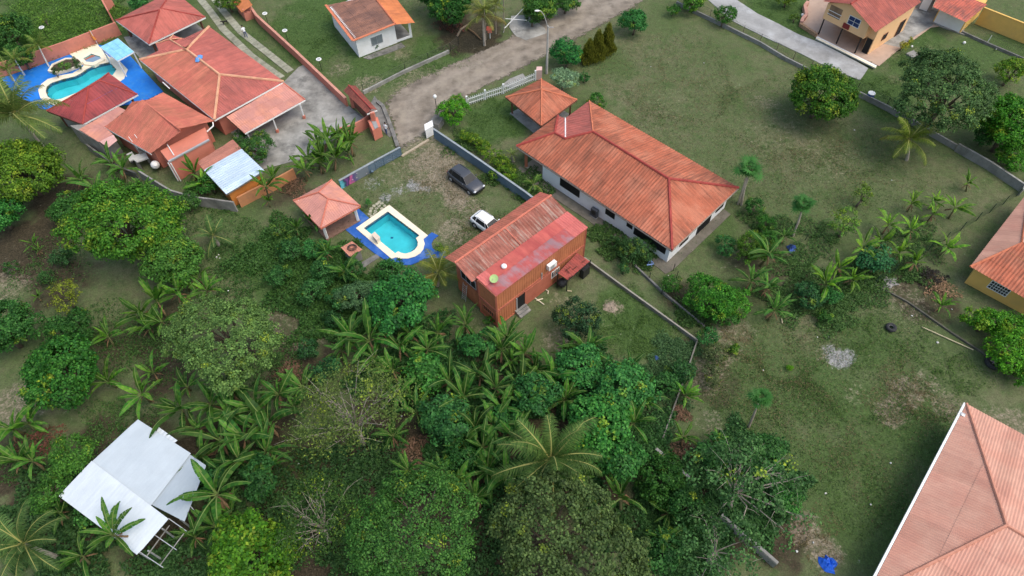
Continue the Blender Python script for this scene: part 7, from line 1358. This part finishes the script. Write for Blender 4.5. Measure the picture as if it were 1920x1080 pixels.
# ---------------- weeds and ground cover: nobody could count them
EXCL = [GL(q) for q in (P2OUT, DK2, DK1, DRIVE, [(550, 376), (601, 428), (676, 386), (622, 337)], [(840, 320), (870, 305), (915, 355), (880, 375)], [(1300, -25), (1358, -15), (1500, 66), (1648, 124), (1612, 150), (1430, 68)], [(1500, 40), (1520, -5), (1740, -25), (1790, 45), (1686, 92), (1648, 124)], [(940, 500), (933, 612), (1082, 500), (1000, 400), (860, 500)], [(0, 150), (235, 70), (260, 110), (20, 200)])]
def weeds(name, label, patches, seed, size=.22, col=(.04, .085, .02), hgt=.45, wr=.3):
    rng = np.random.RandomState(seed); PP = []; 
    for (x, y, r, n) in patches:
        c = G(x, y); R = r * mpp(c) * 1.15; a = rng.rand(n) * 6.283; q = np.sqrt(rng.rand(n)) * R * (1 + .35 * np.sin(a * 3 + x) + .2 * np.sin(a * 7 + y)); 
        h_ = hgt * (.35 + .65 * vnoise(c.x + np.cos(a) * q, c.y + np.sin(a) * q, .9, seed)) * rng.rand(n) ** .5; PP.append(np.stack([c.x + np.cos(a) * q, c.y + np.sin(a) * q, h_], 1))
    P0 = np.concatenate(PP); bad = np.zeros(len(P0), bool)
    for pl in EXCL: bad |= inpoly(P0[:, 0], P0[:, 1], pl)
    P0 = P0[~bad]; n = len(P0); nrm = unit(rng.normal(size=(n, 3)) * .55 + np.array([0, 0, 1])); a = unit(np.cross(nrm, rng.normal(size=(n, 3)))); b = np.cross(nrm, a); l = size * rng.uniform(.6, 1.4, n)[:, None]
    V, F = quad_leaves(P0, a * l, b * l * wr, rng); V[:, 2] = np.maximum(V[:, 2], -.05); me = npmesh(name, V, F); me.materials.append(LEAF); o = link(name, me, None, None, [x * GAIN for x in col]); return props(o, label, 'weeds', None, 'stuff')
weeds('ground_cover', 'dense low weeds in the overgrown left corner of the lot', [(500, 480, 48, 7000), (560, 520, 60, 9000), (620, 570, 55, 7000), (530, 440, 36, 3500), (640, 480, 30, 3000), (690, 540, 40, 4000), (600, 610, 36, 3000), (680, 590, 40, 4000)], 21, .24, (.036, .085, .022), .5)
weeds('ground_cover', 'rank green weeds under the banana thicket of the lot', [(760, 700, 60, 5000), (830, 680, 60, 4000), (700, 700, 40, 3000), (900, 760, 70, 5000), (1000, 720, 60, 5000), (1080, 740, 60, 5000), (1150, 760, 60, 5000), (1200, 820, 50, 4000), (850, 840, 60, 4000), (950, 900, 60, 4000), (1080, 880, 60, 4000), (780, 620, 50, 3500), (1110, 690, 40, 3000)], 22, .26, (.032, .085, .026), .6)
weeds('ground_cover', 'pale grassy weeds in the right corner of the lot', [(1258, 655, 28, 2200), (1282, 662, 26, 2000), (1235, 690, 26, 1800), (1255, 725, 34, 2600), (1230, 775, 34, 2500), (1205, 720, 26, 1500)], 23, .26, (.05, .10, .04), .3, .14)
weeds('ground_cover', 'weeds below the shrubs at the lower right', [(1270, 900, 60, 5000), (1320, 980, 60, 5000), (1300, 1050, 60, 5000), (1400, 900, 60, 5000), (1420, 860, 40, 3500), (1460, 900, 40, 3500), (1380, 840, 40, 3000), (1240, 980, 50, 4000), (1420, 980, 40, 2500)], 24, .26, (.034, .085, .026), .5)
weeds('ground_cover', 'tall grass behind the salmon rear wall', [(60, 50, 90, 9000), (130, 60, 80, 8000), (40, 100, 60, 5000), (180, 20, 60, 4500), (100, 0, 90, 6000)], 25, .34, (.072, .145, .03), .35, .12)
weeds('ground_cover', 'garden weeds under the right garden bananas', [(1560, 560, 40, 3500), (1600, 540, 40, 3500), (1500, 500, 40, 3000), (1470, 560, 40, 3000), (1640, 520, 30, 2500), (1700, 510, 30, 2000), (1440, 430, 40, 3000), (1720, 450, 40, 2000), (1540, 440, 36, 1500), (1560, 600, 30, 2000)], 26, .24, (.05, .10, .03), .35, .2)
weeds('ground_cover', 'weeds along the foot of the bungalow strip', [(1130, 440, 26, 2000), (1160, 470, 26, 2500), (1200, 480, 28, 2500), (1290, 590, 26, 1800), (1320, 590, 24, 1800), (1010, 370, 30, 2000), (980, 340, 30, 2500), (940, 330, 30, 2500), (870, 270, 30, 2000)], 27, .2, (.045, .09, .025), .35)
weeds('ground_cover', 'dark undergrowth in the bottom left corner', [(60, 980, 90, 7000), (150, 1030, 80, 5000), (420, 900, 60, 4000), (400, 1040, 60, 4000), (640, 880, 60, 3000), (560, 960, 70, 4000), (720, 880, 50, 3000), (300, 1060, 40, 2000), (890, 1060, 60, 3000), (660, 1040, 60, 3000), (1180, 1000, 60, 3000)], 28, .26, (.03, .07, .022), .5)
weeds('ground_cover', 'scattered weeds on the left orchard floor', [(90, 500, 60, 1500), (240, 640, 70, 2500), (300, 660, 60, 2000), (220, 800, 60, 2500), (450, 480, 60, 3500), (440, 540, 50, 2500), (150, 620, 60, 1500), (400, 400, 60, 2000), (180, 380, 50, 2000), (540, 660, 40, 1500), (480, 700, 60, 2500), (40, 860, 50, 2000)], 29, .2, (.042, .09, .025), .22, .2)
weeds('grass_tufts', 'grass tufts scattered over the lawns', [(1190, 620, 70, 5000), (1600, 800, 220, 9000), (1450, 720, 120, 4000), (1340, 230, 220, 6000), (1600, 330, 120, 3500), (930, 215, 60, 3500), (640, 60, 110, 6000), (800, 110, 60, 2500), (1720, 130, 80, 4000), (1450, 20, 60, 2500), (700, 400, 60, 2000), (900, 430, 60, 2000), (560, 880, 50, 2500), (1640, 640, 80, 3000), (1640, 170, 40, 2000), (1780, 700, 60, 2500)], 30, .22, (.05, .095, .024), .1, .1)
weeds('dry_grass', 'straw-coloured dry grass scattered over the field and yard', [(1340, 230, 230, 9000), (1560, 300, 120, 5000), (1250, 150, 120, 4000), (830, 340, 70, 2500), (1600, 780, 200, 6000), (1450, 720, 100, 3000), (1700, 740, 60, 2500), (1520, 1000, 50, 1500), (900, 430, 50, 1500), (1380, 640, 40, 1500)], 31, .2, (.115, .095, .05), .08, .09)
weeds('grass_tufts', 'dark grass clumps dotted over the field and lower lawn', [(1340, 230, 230, 4500), (1600, 800, 220, 4500), (1560, 330, 130, 2000), (1450, 720, 120, 1500), (830, 350, 70, 1000), (640, 60, 110, 2000)], 32, .16, (.026, .05, .014), .09, .14)
